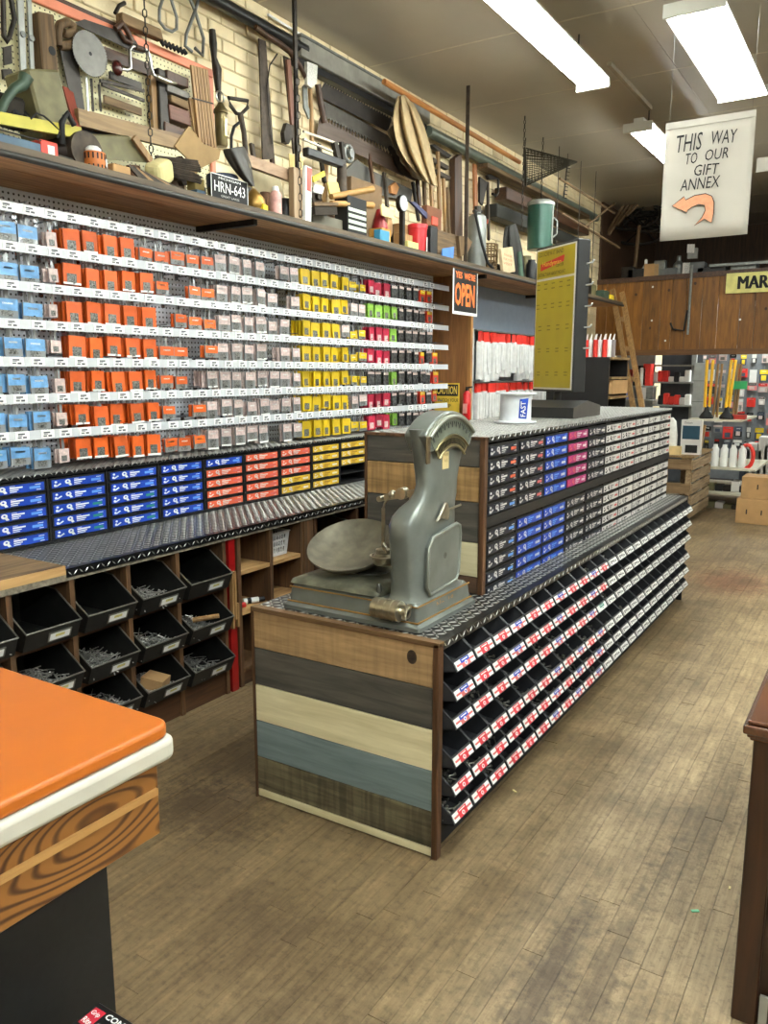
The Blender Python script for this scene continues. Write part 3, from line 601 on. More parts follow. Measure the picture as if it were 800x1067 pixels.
# roller counterpoise on the front of the base
q = MB(); q.cyl((-1.365, 2.128, .797), (-1.268, 2.128, .797), .034, n=20)
for x in (-1.34, -1.316, -1.292): q.cyl((x-.001, 2.128, .797), (x+.001, 2.128, .797), .0355, n=20)
q.cyl((-1.268, 2.128, .797), (-1.238, 2.128, .797), .012); q.cyl((-1.250, 2.128, .797), (-1.240, 2.128, .797), .021, n=14); q.bar((-1.245, 2.108, .777), (-1.245, 2.148, .817), .012, .014, (1,0,0)); q.build('roller_poise', nick, sc, smooth=35)
lettering('No. 18', (-1.2245, 2.29, SZ+.045), (0,1,0), (0,0,1), .12, .02, gold, sc)
# ================================================================== LEFT WALL: base units, worktop, drawer rack
WX = -2.62; WZ = .812
ply = wood('cabinet_ply', (62, 42, 24), (110, 78, 48), 'Z', .6); edge = wood('raw_edge', (150, 112, 66), (188, 150, 98), 'Y', .65, 8)
dirty = M('paint_spattered_edge', (112, 104, 88), .8, var=.45, scale=60, bump=.2)
wt = thing('worktop', 'long plywood worktop with black tread plate on top along the left wall', 'worktop', (-3.0, 3.6, .755))
MB().box(-3.36, WX+.012, 1.0, 6.15, .765, WZ-.022).build('board', dirty, wt)
MB().box(-3.36, WX+.014, 1.0, 1.885, WZ-.022, WZ+.012).build('bare_plywood', edge, wt)
MB().box(-3.36, WX+.006, 1.0, 1.885, WZ+.012, WZ+.0135).build('plywood_face', oldwood_y, wt)
tread(wt, -3.10, WX+.012, 1.887, 6.15, WZ, lip=.034)
# cubby cabinet with steel nail bins
cab = thing('nail_bin_cabinet', 'old brown wooden cubby cabinet holding tilted black nail bins under the worktop', 'cabinet', (-2.98, 2.0, 0))
DY = [1.09, 1.37, 1.651, 1.917, 2.190, 2.464, 2.760]; SZs = [.135, .335, .545]
for i, y in enumerate(DY): MB().box(-3.34, WX, y-.011, y+.011, .0, .765).build('divider', ply, cab)
for i, z in enumerate(SZs): MB().box(-3.34, WX-.004, DY[0], DY[-1], z-.022, z).build('shelf', brownwood_y, cab)
MB().box(-3.36, -3.34, DY[0], DY[-1], 0, .765).build('back_panel', ply, cab)
MB().box(WX-.03, WX-.01, DY[0], DY[-1], 0, .113).build('plinth', brownwood_y, cab)
nailbin = M('black_enamel_bin', (34, 34, 32), .45, .3, var=.25, scale=20); rimm = M('worn_bin_rim', (122, 120, 112), .4, .7, var=.2)
nails = M('steel_nails', (190, 188, 182), .35, .7, var=.4, scale=120); cardy = M('yellowed_card', (206, 196, 120), .7, var=.15, scale=90)
def nail_bin_meshes(w):
    q = MB(); T = .003
    prof = [(-.30, 0), (-.30, .185), (-.06, .168), (.085, .072), (.055, .0)]
    for y in (0, w-T): q.prism([(x, y, z) for x, z in prof], (0, T, 0))
    q.box(-.30, -.297, 0, w, 0, .185); q.box(-.30, .055, 0, w, 0, .003)
    q.prism([(.055, 0, 0), (.085, 0, .072), (.082, 0, .072), (.052, 0, 0)], (0, w, 0))
    a = q.build('b', nailbin, thing_zero).data
    q = MB(); q.tube([(-.30, 0, .186), (-.06, 0, .169), (.085, 0, .073), (.085, w, .073), (-.06, w, .169), (-.30, w, .186)], .004, 5); r = q.build('r', rimm, thing_zero).data
    q = MB(); n = Vector((.923, 0, -.384)); up = Vector((.384, 0, .923)); c = Vector((.071, w*.62, .034))
    def pl(c, hw, hh, e, m): q.add([c+Vector((0, s*hw, 0))+up*t*hh+n*e for s, t in ((-1,-1), (1,-1), (1,1), (-1,1))], [(0,1,2,3)], m)
    q.prism([c+Vector((0, s*.05, 0))+up*t*.02 for s, t in ((-1,-1), (1,-1), (1,1), (-1,1))], n*.003, 0); pl(c, .043, .015, .0034, 1); pl(c+up*.003, .02, .006, .0038, 2)
    lc = q.build('l', [rimm, white, cardy], thing_zero).data
    return a, r, lc
cont = []
for s in range(4):
    r = random.Random(60+s); q = MB()
    for _ in range(220):
        c = Vector((r.uniform(-.2, .045), r.uniform(.02, .23), .01+r.uniform(0, .035))); a = r.uniform(0, 6.28); d = Vector((math.cos(a), math.sin(a), r.uniform(-.2, .5)))*.03
        q.bar(c-d, c+d, .0032, .0032)
    cont.append(q.build('n', nails, thing_zero).data)
RW = ['top', 'middle', 'bottom']
for c in range(1, 6):
    w = DY[c+1]-DY[c]-.032; me = nail_bin_meshes(w)
    for r in range(3):
        z = SZs[2-r]+.002; loc = (WX-.02, DY[c]+.016, z)
        b = tag(link_mesh('nail_bin', me[0], loc), 'black nail bin in the %s row, %s column left of the red post' % (RW[r], ORD[5-c]), 'bin', 'nail bins under the worktop')
        tag(link_mesh('rim', me[1], loc, b), 'worn bare metal rim'); link_mesh('label_holder', me[2], loc, b)
        if not (r == 0 and c in (2, 3, 5)): tag(link_mesh('nails', cont[(c+r) % 4], loc, b), 'loose steel nails', kind='stuff')
tag(MB().obox((-2.65, 2.33, .60-.40), (.10, .09, .055), (0, .2, .4)).build('small_carton', kraft), 'small open cardboard carton lying in a bottom nail bin', 'carton')
q = MB(); q.cyl((-2.66, 2.58, .415), (-2.57, 2.66, .43), .013, .011, 10); tag(q.build('turned_spindle', tan, smooth=50), 'turned wooden tool handle lying in a middle nail bin', 'handle')
# red post, wood offcuts, open bookcase
tag(MB().box(-2.70, WX+.004, 2.785, 2.83, .0, .764).build('red_post', M('red_gloss_paint', (140, 16, 16), .35, var=.15)), 'narrow red painted post between nail bins and open bookcase', 'post')
for i, (dy, z0, z1) in enumerate(((0, .33, .60), (.018, .37, .61), (.034, .33, .45))):
    tag(MB().box(WX+.012, WX+.030, 2.776+dy, 2.788+dy, z0, z1).build('wood_offcut', tan), ['tall pale wood offcut leaning on the red post, leftmost', 'middle wood offcut on the red post', 'short stubby wood offcut right of its neighbours on the red post'][i], 'offcut', 'offcuts on the red post')
bc = thing('open_bookcase', 'brown open bookcase with square compartments under the worktop', 'bookcase', (-2.98, 3.11, 0))
for y in (2.862, 3.105, 3.36): MB().box(-3.34, WX, y-.012, y+.012, 0, .762).build('upright', ply, bc)
for z in (.09, .385, .59): MB().box(-3.34, WX-.003, 2.862, 3.36, z-.02, z).build('shelf', edge if z > .3 else ply, bc)
MB().box(-3.36, -3.34, 2.862, 3.36, 0, .762).build('back_panel', ply, bc)
MB().box(WX-.03, WX-.01, 2.862, 3.36, 0, .068).build('plinth', brownwood_y, bc)
MB().box(WX-.02, WX+.004, 3.375, 3.455, 0, .762).build('face_post', ply, bc)
# white plastic basket: slotted walls
bk = thing('plastic_basket', 'white slotted plastic basket on the upper bookcase shelf', 'basket', (-2.78, 3.23, .592)); bw = M('white_plastic', (222, 222, 220), .4, var=.03)
def basket(q, x0, x1, y0, y1, z0, z1, fl=.012):
    def P(u, v, face):
        e = fl*v; X0, X1, Y0, Y1 = x0-e, x1+e, y0-e, y1+e; z = z0+(z1-z0)*v
        return {'f': Vector((X1, Y0+(Y1-Y0)*u, z)), 'b': Vector((X0, Y1+(Y0-Y1)*u, z)), 'l': Vector((X0+(X1-X0)*u, Y0, z)), 'r': Vector((X1+(X0-X1)*u, Y1, z))}[face]
    for f in 'fblr':
        n = 9
        for v0, v1 in ((0, .12), (.34, .42), (.62, .70), (.88, 1.0)):
            q.add([P(0, v0, f), P(1, v0, f), P(1, v1, f), P(0, v1, f)], [(0,1,2,3)])
        for k in range(n+1):
            u0 = k/n*.96; u1 = u0+.04
            if k in (0, n): u0, u1 = (0, .1) if k == 0 else (.9, 1)
            q.add([P(u0, .1, f), P(u1, .1, f), P(u1, .9, f), P(u0, .9, f)], [(0,1,2,3)])
    q.add([(x0, y0, z0), (x1, y0, z0), (x1, y1, z0), (x0, y1, z0)], [(0,1,2,3)])
q = MB(); basket(q, -2.84, -2.69, 3.142, 3.315, .592, .715); ob = q.build('basket_wall', bw, bk); sm = ob.modifiers.new('s', 'SOLIDIFY'); sm.thickness = .003
q = MB(); e = .012; q.tube([(-2.84-e, 3.142-e, .715), (-2.69+e, 3.142-e, .715), (-2.69+e, 3.315+e, .715), (-2.84-e, 3.315+e, .715)], .005, 6, closed=True); q.build('basket_rim', bw, bk)
q = MB(); q.tube([(-2.77, 3.142-e, .715), (-2.77, 3.17, .732), (-2.77, 3.28, .732), (-2.77, 3.315+e, .715)], .005, 6); q.build('basket_handle', bw, bk)
q = MB(); q.cyl((-2.68, 2.89, .40), (-2.66, 2.94, .40), .014, n=10); tag(q.build('red_fitting', red, smooth=40), 'small red fitting on the middle bookcase shelf', 'fitting')
t = thing('marker_tube', 'black and white tube lying on the middle bookcase shelf', 'tube', (-2.68, 3.02, .386)); MB().cyl((-2.70, 2.97, .402), (-2.66, 3.04, .402), .016, n=10).build('tube_body', white, t, smooth=40); MB().cyl((-2.66, 3.04, .402), (-2.645, 3.07, .402), .013, n=10).build('cap', black, t, smooth=40); MB().cyl((-2.69, 2.987, .402), (-2.68, 3.005, .402), .0165, n=10).build('band', black, t, smooth=40)
tag(MB().box(-2.98, -2.84, 2.90, 3.06, .386, .50).build('red_carton', M('dull_red_card', (120, 34, 24), .7)), 'dull red carton at the back of the middle bookcase shelf', 'carton')
# slanted bin cabinet farther along
c2 = thing('slanted_bin_cabinet', 'farther dark cabinet of slanted bins behind the scale', 'cabinet', (-2.98, 4.6, 0))
MB().box(-3.36, -2.9, 3.47, 6.12, 0, .762).build('back_panel', brownwood, c2)
for k in range(7): MB().box(-2.9, WX, 3.47+k*.41, 3.495+k*.41, 0, .762).build('divider', brownwood, c2)
for z in (.12, .35, .56):
    MB().box(-2.9, WX-.003, 3.47, 6.12, z-.02, z).build('shelf', brownwood_y, c2)
    q = MB()
    for k in range(6):
        y0 = 3.51+k*.41; q.tube([(-2.9, y0, z+.18), (-2.56, y0, z+.09), (-2.56, y0+.36, z+.09), (-2.9, y0+.36, z+.18)], .008, 5)
    q.build('bin_rims', rimm, c2)
# ---- drawer rack on the worktop
RX = -3.04; RY0 = 1.18; PW = .3115; NC = 12; RZ = WZ+.004; RT = 1.122; rh = .0555
dr = thing('wall_drawer_rack', 'low black rack of assortment drawers along the back of the worktop', 'drawer rack', (-3.2, 3.3, RZ))
y_first = 2.137-PW*4+.004      # column edges line up with the measured drawers
cols_y = [y_first+k*PW for k in range(15)]
f = MB(); ya, yb = cols_y[0], cols_y[-1]
f.box(-3.36, -3.25, ya, yb, RZ, RT-.004); f.box(-3.25, RX-.004, ya, yb, RZ, RZ+.012); f.box(-3.25, RX, ya, yb, RZ+.014+5*rh, RT-.003)
for r in range(1, 5): f.box(-3.25, RX-.006, ya, yb, RZ+.012+r*rh-.003, RZ+.012+r*rh)
for y in cols_y: f.box(-3.25, RX-.003, y-.005, y+.005, RZ, RT-.006)
f.build('frame', black, dr)
tread(dr, -3.36, RX+.002, ya, yb, RT, lip=.016)
wtray = drawer_meshes(PW-.014, rh, .16)
LW = {'blue': label_mesh('label', PW-.014, rh, blue, white, white, ltblue, 21), 'blue_green': label_mesh('label', PW-.014, rh, blue, white, white, greenp, 22), 'orange': label_mesh('label', PW-.014, rh, coral, offw, offw, pinkr, 23), 'yellow': label_mesh('label', PW-.014, rh, amber, offw, M('ochre_print', (150, 110, 30), .5), offw, 24)}
for c in range(3, 14):
    for r in range(5):        # r = 0 top
        cc = c-2               # 1 = leftmost column in view
        if cc <= 4: k = 'blue_green' if (cc in (2, 3) and r in (2, 3, 4)) else 'blue'
        elif cc == 5: k = 'blue' if r == 0 else 'orange'
        elif cc == 6: k = 'orange'
        elif cc == 7: k = 'orange' if r < 3 else 'yellow'
        else: k = 'yellow'
        if cc >= 9 and r > 2: continue
        loc = (RX-.004, cols_y[c]+.007, RZ+.013+(4-r)*rh)
        d = link_mesh('drawer', wtray, loc, dr); link_mesh('label_card', LW[k], (RX-.003, loc[1], loc[2]), d)
# ================================================================== PEGBOARD WITH HANGING PACKETS
def peg_mat(name, col, pitch, rad, hole=(40, 42, 46)):
    m, nt, b = nodes(name); L = nt.links.new; g = nt.nodes.new('ShaderNodeNewGeometry'); sx = nt.nodes.new('ShaderNodeSeparateXYZ'); L(g.outputs['Position'], sx.inputs[0])
    sq = []
    for k in (1, 2):
        d = nt.nodes.new('ShaderNodeMath'); d.operation = 'DIVIDE'; d.inputs[1].default_value = pitch; L(sx.outputs[k], d.inputs[0])
        fr = nt.nodes.new('ShaderNodeMath'); fr.operation = 'FRACT'; L(d.outputs[0], fr.inputs[0])
        su = nt.nodes.new('ShaderNodeMath'); su.operation = 'SUBTRACT'; su.inputs[1].default_value = .5; L(fr.outputs[0], su.inputs[0])
        p = nt.nodes.new('ShaderNodeMath'); p.operation = 'MULTIPLY'; L(su.outputs[0], p.inputs[0]); L(su.outputs[0], p.inputs[1]); sq.append(p)
    a = nt.nodes.new('ShaderNodeMath'); a.operation = 'ADD'; L(sq[0].outputs[0], a.inputs[0]); L(sq[1].outputs[0], a.inputs[1])
    c = nt.nodes.new('ShaderNodeMath'); c.operation = 'LESS_THAN'; c.inputs[1].default_value = (rad/pitch)**2; L(a.outputs[0], c.inputs[0])
    mx = nt.nodes.new('ShaderNodeMix'); mx.data_type = 'RGBA'; L(c.outputs[0], mx.inputs[0]); mx.inputs[6].default_value = lin(col); mx.inputs[7].default_value = lin(hole); L(mx.outputs[2], b.inputs['Base Color'])
    b.inputs['Roughness'].default_value = .5; return m
PX = -3.36; SXP = -3.10; STZ = [2.214-.1545*k for k in range(7)]; LED = 2.345
pb = thing('steel_pegboard', 'grey perforated pegboard wall with rows of wire hooks', 'pegboard', (PX, 3.8, RT))
pm = peg_mat('grey_perforated_steel', (214, 218, 224), .0254, .0052)
for k in range(4): MB().box(PX-.03, PX, 1.28+k*1.22, 1.28+k*1.22+1.216, RT-.2, LED).build('panel', pm, pb)
wire = M('chrome_wire', (150, 152, 156), .25, .9, var=.05)
q = MB(); q.tube([(PX, 0, 0), (SXP-.005, 0, .006)], .0036, 5); q.tube([(PX, 0, .03), (SXP-.012, 0, .034)], .0028, 5); q.box(PX, PX+.003, -.012, .012, -.015, .04); hookm = q.build('h', wire, thing_zero).data
HY = [1.66+.1055*k for k in range(3, 41)]
strip = M('clear_price_channel', (206, 209, 212), .2, var=.04, coat=.5); tagw = M('paper_price_tag', (240, 240, 238), .5, var=.02)
q = MB(); q.box(0, .0015, -.033, .033, -.017, .017, 0)
for a, b_, c, d in ((-.022, -.004, -.012, -.006), (.002, .02, -.013, -.005), (-.02, .012, .002, .009), (-.02, .0, -.003, .0)): q.add([(.0018, a, c), (.0018, b_, c), (.0018, b_, d), (.0018, a, d)], [(0,1,2,3)], 1)
tagm = q.build('t', [tagw, M('tag_print', (90, 90, 96), .6)], thing_zero).data
RNM = ['top', 'second', 'third', 'fourth', 'fifth', 'sixth', 'bottom']
rp = random.Random(21)
for k in range(7):
    z = STZ[k]
    s = thing('price_rail', '%s clear price rail across the grey pegboard, counted from above' % ('uppermost' if k == 0 else ORD[k] if k < 6 else 'lowest'), 'price rail', (SXP, 3.8, z-.025), 'price rails')
    MB().box(SXP-.003, SXP, HY[0]-.4, 5.95, z-.018, z+.018).build('channel', strip, s); MB().box(SXP-.002, SXP+.004, HY[0]-.4, 5.95, z-.022, z-.018).build('rail_foot', strip, s)
    for i, y in enumerate(HY):
        link_mesh('peg_hook', hookm, (0, y, z), pb)
        if y > 5.0 and rp.random() < .3: continue
        if y > 5.72: continue
        link_mesh('price_tag', tagm, (SXP+.0005, y+rp.uniform(-.012, .012), z), s)
# ---- packets
clearp = M('clear_blister', (168, 170, 170), .15, var=.1, coat=.4, alpha=.62); pinkish = M('pale_pink_card', (204, 182, 176), .45, var=.22, scale=70, rnd=.15); skyp = M('sky_blue_card', (104, 154, 200), .35, var=.25, scale=30, rnd=.1)
zinc = M('zinc_screws', (112, 112, 108), .35, .4, var=.75, scale=150); pkred = M('crimson_card', (172, 28, 58), .45, var=.25, scale=50, rnd=.25); limep = M('lime_card', (124, 168, 62), .45, var=.3, scale=50, rnd=.25); dkp = M('dark_blister', (66, 66, 66), .25, var=.6, scale=60, rnd=.3)
oran = M('orange_card', (216, 94, 30), .45, var=.08, scale=30, rnd=.22); yelp = M('yellow_card', (212, 178, 24), .45, var=.08, scale=30, rnd=.2); mixred = M('red_card', (206, 60, 44), .45, var=.1)
def packet(w, h, body, header=None, hh=0, window=None, foot=None, drop=.046):
    """hanging card: thin pouch, hang tab, printed areas raised as flat print; the hang hole sits at the origin"""
    q = MB(); mats = [body, header or body, window or body, foot or body, white, clearp]
    q.box(-.004, .004, -w/2, w/2, -h-drop, -drop, 0); q.box(-.0005, .0005, -.007, .007, -drop-.002, .008, 5)
    def cell(a, b, c, d, m): q.add([(.0045, a*w/2, -drop-h*d), (.0045, b*w/2, -drop-h*d), (.0045, b*w/2, -drop-h*c), (.0045, a*w/2, -drop-h*c)], [(0,1,2,3)], m)
    if header: cell(-.97, .97, .02, hh, 1)
    if window: cell(-.6, .5, max(hh, .48), .9, 2)
    if foot: cell(-1, 1, .9, 1, 3)
    if header: cell(-.5, .5, hh*.35, hh*.5, 4)
    back = MB(); back.box(-.004, .004, -w/2, w/2, -h-drop, -drop); back.box(-.0005, .0005, -.007, .007, -drop-.002, .008, 1)
    return q.build('p', mats, thing_zero).data, back.build('p', [header if (header and hh > .4) else body, clearp], thing_zero).data
PKT = {'blue': (packet(.092, .088, clearp, skyp, .6, zinc, drop=.065), 'blue-headed clear packet', 'sky blue headed screw packets', 'blue_headed_packet'),
       'box': (packet(.05, .06, pinkish, None, 0, zinc, drop=.075), 'small pale boxed packet', 'pale boxed packets', 'boxed_packet'),
       'tall': (packet(.082, .104, oran, None, 0, zinc, white), 'tall orange packet', 'orange screw packets on the pegboard', 'orange_packet'),
       'short': (packet(.086, .072, clearp, oran, .62, zinc, drop=.075), 'short orange-headed packet', 'orange screw packets on the pegboard', 'orange_headed_packet'),
       'clear': (packet(.08, .102, clearp, pinkish, .45, zinc, white), 'tall clear packet', 'clear screw packets on the pegboard', 'clear_packet'),
       'clears': (packet(.084, .088, clearp, pinkish, .6, zinc, drop=.058), 'short pink-headed packet', 'clear screw packets on the pegboard', 'pink_headed_packet'),
       'yellow': (packet(.082, .104, yelp, None, 0, zinc), 'tall yellow packet', 'yellow hardware packets', 'yellow_packet'),
       'yellows': (packet(.08, .065, clearp, yelp, .7, zinc, drop=.078), 'short yellow-headed packet', 'yellow hardware packets', 'yellow_headed_packet'),
       'red': (packet(.08, .105, pkred, None, 0, pinkish), 'crimson packet', 'crimson hardware packets', 'crimson_packet'),
       'green': (packet(.08, .1, limep, None, 0, zinc), 'lime green packet', 'green hardware packets', 'green_packet'),
       'dark': (packet(.075, .1, dkp, pinkish, .2, None), 'dark blister packet', 'dark blister packets', 'dark_packet'),
       'redy': (packet(.08, .095, mixred, yelp, .3, zinc), 'red and yellow packet', 'red and yellow packets', 'red_yellow_packet')}
def kind_at(i, k):
    """what hangs on hook i of row k (hook 0 is out of view on the left)"""
    r = rp.random()
    if i <= 5: return ('blue', 3)
    if i == 6: return ('box', 2) if r < .7 else None
    if i <= 10: return ('tall', rp.choice((4, 5, 5, 6)))
    if i == 11: return ('tall', 3) if k >= 1 else ('short', 2)
    if i <= 14: return ('short', rp.choice((2, 3))) if r < .85 else None
    if i == 15: return ('short', 3) if k < 3 else (('clear', 4) if k > 3 else ('short', 2))
    if i <= 19: return ('clear', rp.choice((3, 4, 4))) if r < .85 else ('clears', 2)
    if i <= 22: return ('clears', rp.choice((2, 3))) if r < .7 else (('clear', 2) if r < .85 else None)
    if i <= 26: return ('yellow', rp.choice((3, 4, 4, 5)))
    if i == 27: return ('clears', 2) if r < .6 else ('yellow', 2)
    if i <= 29: return ('yellows', 2) if k in (0, 2, 3, 4, 6) and r < .8 else ('clears', 2)
    if i <= 32: return (('red', rp.choice((3, 4))) if k in (0, 2, 3, 5, 6) else (('green', 3) if k == 1 or r < .3 else ('dark', 3)))
    if i == 33: return ('green', 3) if r < .6 else ('dark', 3)
    if i <= 36: return ('dark', rp.choice((2, 3)))
    if i <= 38: return ('redy', 2) if (k == 0 or r < .3) else ('dark', 2)
    if i == 39: return ('redy', 2) if r < .6 else None
    return None
for k in range(7):
    for i, y in enumerate(HY):
        p = kind_at(i+3, k)
        if not p: continue
        (front, back), words, grp, nm = PKT[p[0]]
        n = p[1]; dz = rp.uniform(-.004, .004); sz_ = rp.uniform(.86, 1.05)
        lab = '%s, %%s, %s hook from left, %s row' % (words, ORD[i], RNM[k])
        x0 = SXP-.022-rp.uniform(0, .015)
        for j in range(n):
            o = link_mesh(nm, front if j == 0 else back, (x0-j*rp.uniform(.02, .03), y+rp.uniform(-.004, .004), STZ[k]+.003+dz))
            o.rotation_euler = (rp.uniform(-.04, .04), rp.uniform(-.05, .02), rp.uniform(-.12, .12)); o.scale = (1, rp.uniform(.9, 1.03), sz_); tag(o, lab % (('frontmost', 'second back', 'third back', 'fourth back', 'fifth back', 'sixth back')[j]), 'packet', grp)
# ================================================================== HIGH SHELF OF OLD TOOLS
LZ = 2.388; LX = -2.88
sh = thing('high_wall_shelf', 'long high wooden shelf with rounded front edge loaded with old tools', 'shelf', (-3.15, 5.6, 2.34))
rust = wood('underside_board', (156, 112, 70), (206, 158, 108), 'Y', .7)
for i in range(3): MB().box(-3.42+i*.178, -3.42+i*.178+.174, 1.1, 10.1, 2.348, 2.36).build('soffit_board', rust, sh)
for i in range(2): MB().box(-3.42+i*.266, -3.42+i*.266+.264, 1.1, 10.1, 2.372, LZ).build('shelf_board', oldwood_y, sh)
MB().box(LX-.025, LX, 1.1, 10.1, 2.352, LZ+.004).build('front_edge', wood('shelf_edge', (66, 54, 40), (106, 90, 68), 'Y', .6), sh)
q = MB(); q.tube([(LX+.004, 1.1, 2.352), (LX+.004, 10.1, 2.352)], .014, 10); q.build('edge_pipe', M('grey_black_pipe', (58, 56, 52), .45, .3), sh, smooth=60)
for y in (3.42, 6.3, 8.2): MB().box(-3.40, LX-.06, y-.015, y+.015, 2.318, 2.348).build('bracket', dkmetal, sh)
# cream perforated tool board with salmon frame
tb = thing('tool_board', 'cream perforated tool board in a salmon painted frame on the upper wall', 'tool board', (-3.41, 2.6, LZ))
XB = -3.395; yR = onx(221, 100, XB).y; zT = onx(150, 42, XB).z
cpeg = peg_mat('cream_perforated_board', (212, 204, 160), .0254, .004, (60, 54, 40))
MB().box(XB-.024, XB-.006, 1.2, yR, LZ, zT).build('board', cpeg, tb)
sal = M('salmon_paint', (216, 128, 96), .5, var=.06)
MB().box(XB-.006, XB+.014, 1.2, yR, zT-.045, zT).build('top_rail', sal, tb, bevel=.004); MB().box(XB-.006, XB+.014, yR-.035, yR, LZ, zT-.045).build('side_rail', sal, tb, bevel=.004)
MB().box(XB-.006, XB+.01, 1.2, 3.0, zT+.0, zT+.018).build('dark_batten', brownwood_y, tb)
def slab(name, label, cat, pts, X, t, mat, group=None, bevel=0.0, parent=None):
    """flat tool hung on the wall: outline in the plane x = X, with thickness t behind it"""
    q = MB(); q.prism([onx(u, v, X) for u, v in pts], (-t, 0, 0)); o = q.build(name, mat, parent, bevel=bevel)
    return tag(o, label, cat, group) if parent is None else o
def rod(name, label, cat, pts, X, r, mat, group=None, n=8, parent=None, closed=False):
    q = MB(); q.tube([onx(u, v, X) for u, v in pts], r, n, closed=closed); o = q.build(name, mat, parent, smooth=60)
    return tag(o, label, cat, group) if parent is None else o
def lbox(name, label, cat, u0, u1, vt, X, depth, mat, group=None, zb=None, parent=None, bevel=.003, z0=None):
    """box standing on the shelf: front face in the plane x = X, left/right edges at u0/u1, top at vt"""
    a = onx(u0, vt, X); b = onx(u1, vt, X); zt = onx((u0+u1)/2, vt, X).z
    o = MB().box(X-depth, X, a.y, b.y, (LZ+.001 if z0 is None else z0), zt).build(name, mat, parent, bevel=bevel)
    return tag(o, label, cat, group) if parent is None else o
XT = -3.35
def pc(u, v, X=XT): return onx(u, v, X)
olive = M('olive_paint', (104, 98, 66), .6, var=.2, scale=20); dgreen = M('dark_green_paint', (62, 80, 64), .5, .2, var=.2); bluebox = M('slate_blue_paint', (70, 92, 110), .5, .2, var=.2)
sawst = M('saw_steel', (86, 82, 76), .45, .6, var=.25, scale=18); darksaw = M('dark_saw_steel', (58, 54, 50), .5, .6, var=.3)
rod('c_clamp', 'black iron clamp frame at the far left of the tool board', 'clamp', [(3,-8), (4,38), (7,43), (10,38), (15,20), (12,2), (9,-8)], XT, .011, dkmetal)
slab('hasp', 'small black hasp under the iron clamp', 'hasp', [(4,49), (12,47), (13,66), (5,68)], XT, .012, dkmetal)
slab('latch', 'black latch below the hasp', 'latch', [(3,72), (12,72), (15,78), (12,83), (4,82)], XT, .014, dkmetal)
for j, p in enumerate(([(18,-6), (24.5,-6), (28.5,94), (23,95)], [(28.5,-6), (32.5,-6), (37,91), (33,92)])):
    o = slab('strap_hinge', ['wider silver strap hinge on the tool board', 'narrower silver strap hinge on the tool board'][j], 'hinge', p, XT, .012, silver, 'strap hinges')
    MB().cyl(pc(23.5+j*9, 36+j*4, XT), pc(23.5+j*9, 36+j*4, XT)+Vector((.008, 0, 0)), .013, n=10).build('knuckle', galv, o)
o = slab('wooden_jointer', 'long weathered wooden plank plane with an oval hole', 'wooden plane', [(40,11), (57,15), (65,118), (48,118)], XT+.03, .06, oldwood, bevel=.006)
MB().lathe([(0, 0), (.017, 0), (.019, .002)], pc(54, 53, XT+.031), 14, axis=(1,0,0)).build('oval_hole', matte_black, o)
o = slab('hand_saw', 'grey hand saw hanging blade down with curved wooden handle', 'saw', [(62,48), (79,46), (89,119), (77,119)], XT, .004, darksaw)
q = MB(); q.tube([pc(*p) for p in ((62,48), (60,36), (62,26), (70,23), (76,27), (76,33), (69,36), (66,34))], .02, 8); q.tube([pc(*p) for p in ((62,47), (70,48), (78,44), (75,33))], .022, 8); q.build('handle', oldwood, o, smooth=60)
cc = pc(94, 56, XT+.03); o = thing('circular_saw_blade', 'round bright circular saw blade', 'saw blade', cc)
q = MB(); pts = []
for k in range(96):
    a = 6.2832*k/96; r = .099 if k % 2 else .094; pts.append(cc+Vector((0, r*math.cos(a), r*math.sin(a))))
q.prism(pts, (-.004, 0, 0)); q.build('blade', M('brushed_blade', (112, 110, 104), .5, .4, var=.12, scale=30), o); MB().lathe([(0, 0), (.008, 0), (.009, .001)], cc+Vector((.0005, 0, 0)), 12, axis=(1,0,0)).build('arbor_hole', matte_black, o)
o = slab('rip_saw', 'dark hand saw mounted lengthwise below the salmon rail', 'saw', [(76,24), (88,20), (118,30), (141,42), (150,56), (140,54)], XT, .004, darksaw)
q = MB(); q.tube([pc(*p, XT+.01) for p in ((120,30), (127,24), (133,33), (138,44))], .014, 8); q.tube([pc(*p, XT+.01) for p in ((124,32), (130,42), (137,45))], .012, 8); q.build('handle', brownwood, o, smooth=60)
slab('dark_board', 'dark wooden board behind the brace drill', 'board', [(100,45), (160,68), (160,80), (100,57)], XT-.02, .02, brownwood_y)
slab('timber_block', 'short thick grey timber fixed above the salmon rail', 'timber', [(127,12), (168,30), (171,42), (128,24)], XT+.02, .05, oldwood_y, bevel=.004)
bd = thing('brace_drill', 'chrome hand brace drill with round dark red knob', 'drill', pc(150, 80)); Xb = XT+.05
q = MB(); q.tube([pc(*p, Xb) for p in ((126,72), (133,73), (136,71), (135,52), (138,48), (150,51), (154,53), (156,60), (158,72), (160,78), (165,81))], .008, 8); q.build('crank', steel, bd, smooth=60)
q = MB(); q.ball(pc(122, 71, Xb), (.024, .028, .036), 12); q.build('knob', M('oxblood_knob', (70, 24, 20), .25, var=.1, coat=.4), bd, smooth=60)
q = MB(); q.tube([pc(*p, Xb) for p in ((163,80), (172,84), (178,86), (184,87))], [.014, .016, .013, .005], 10); q.build('chuck', nick, bd, smooth=60)
q = MB(); q.tube([pc(141, 49, Xb), pc(150, 52, Xb)], .014, 8); q.build('grip', brownwood, bd, smooth=60)
FN = ['flat file', 'upper thin file', 'lower thin file', 'wooden hammer handle']
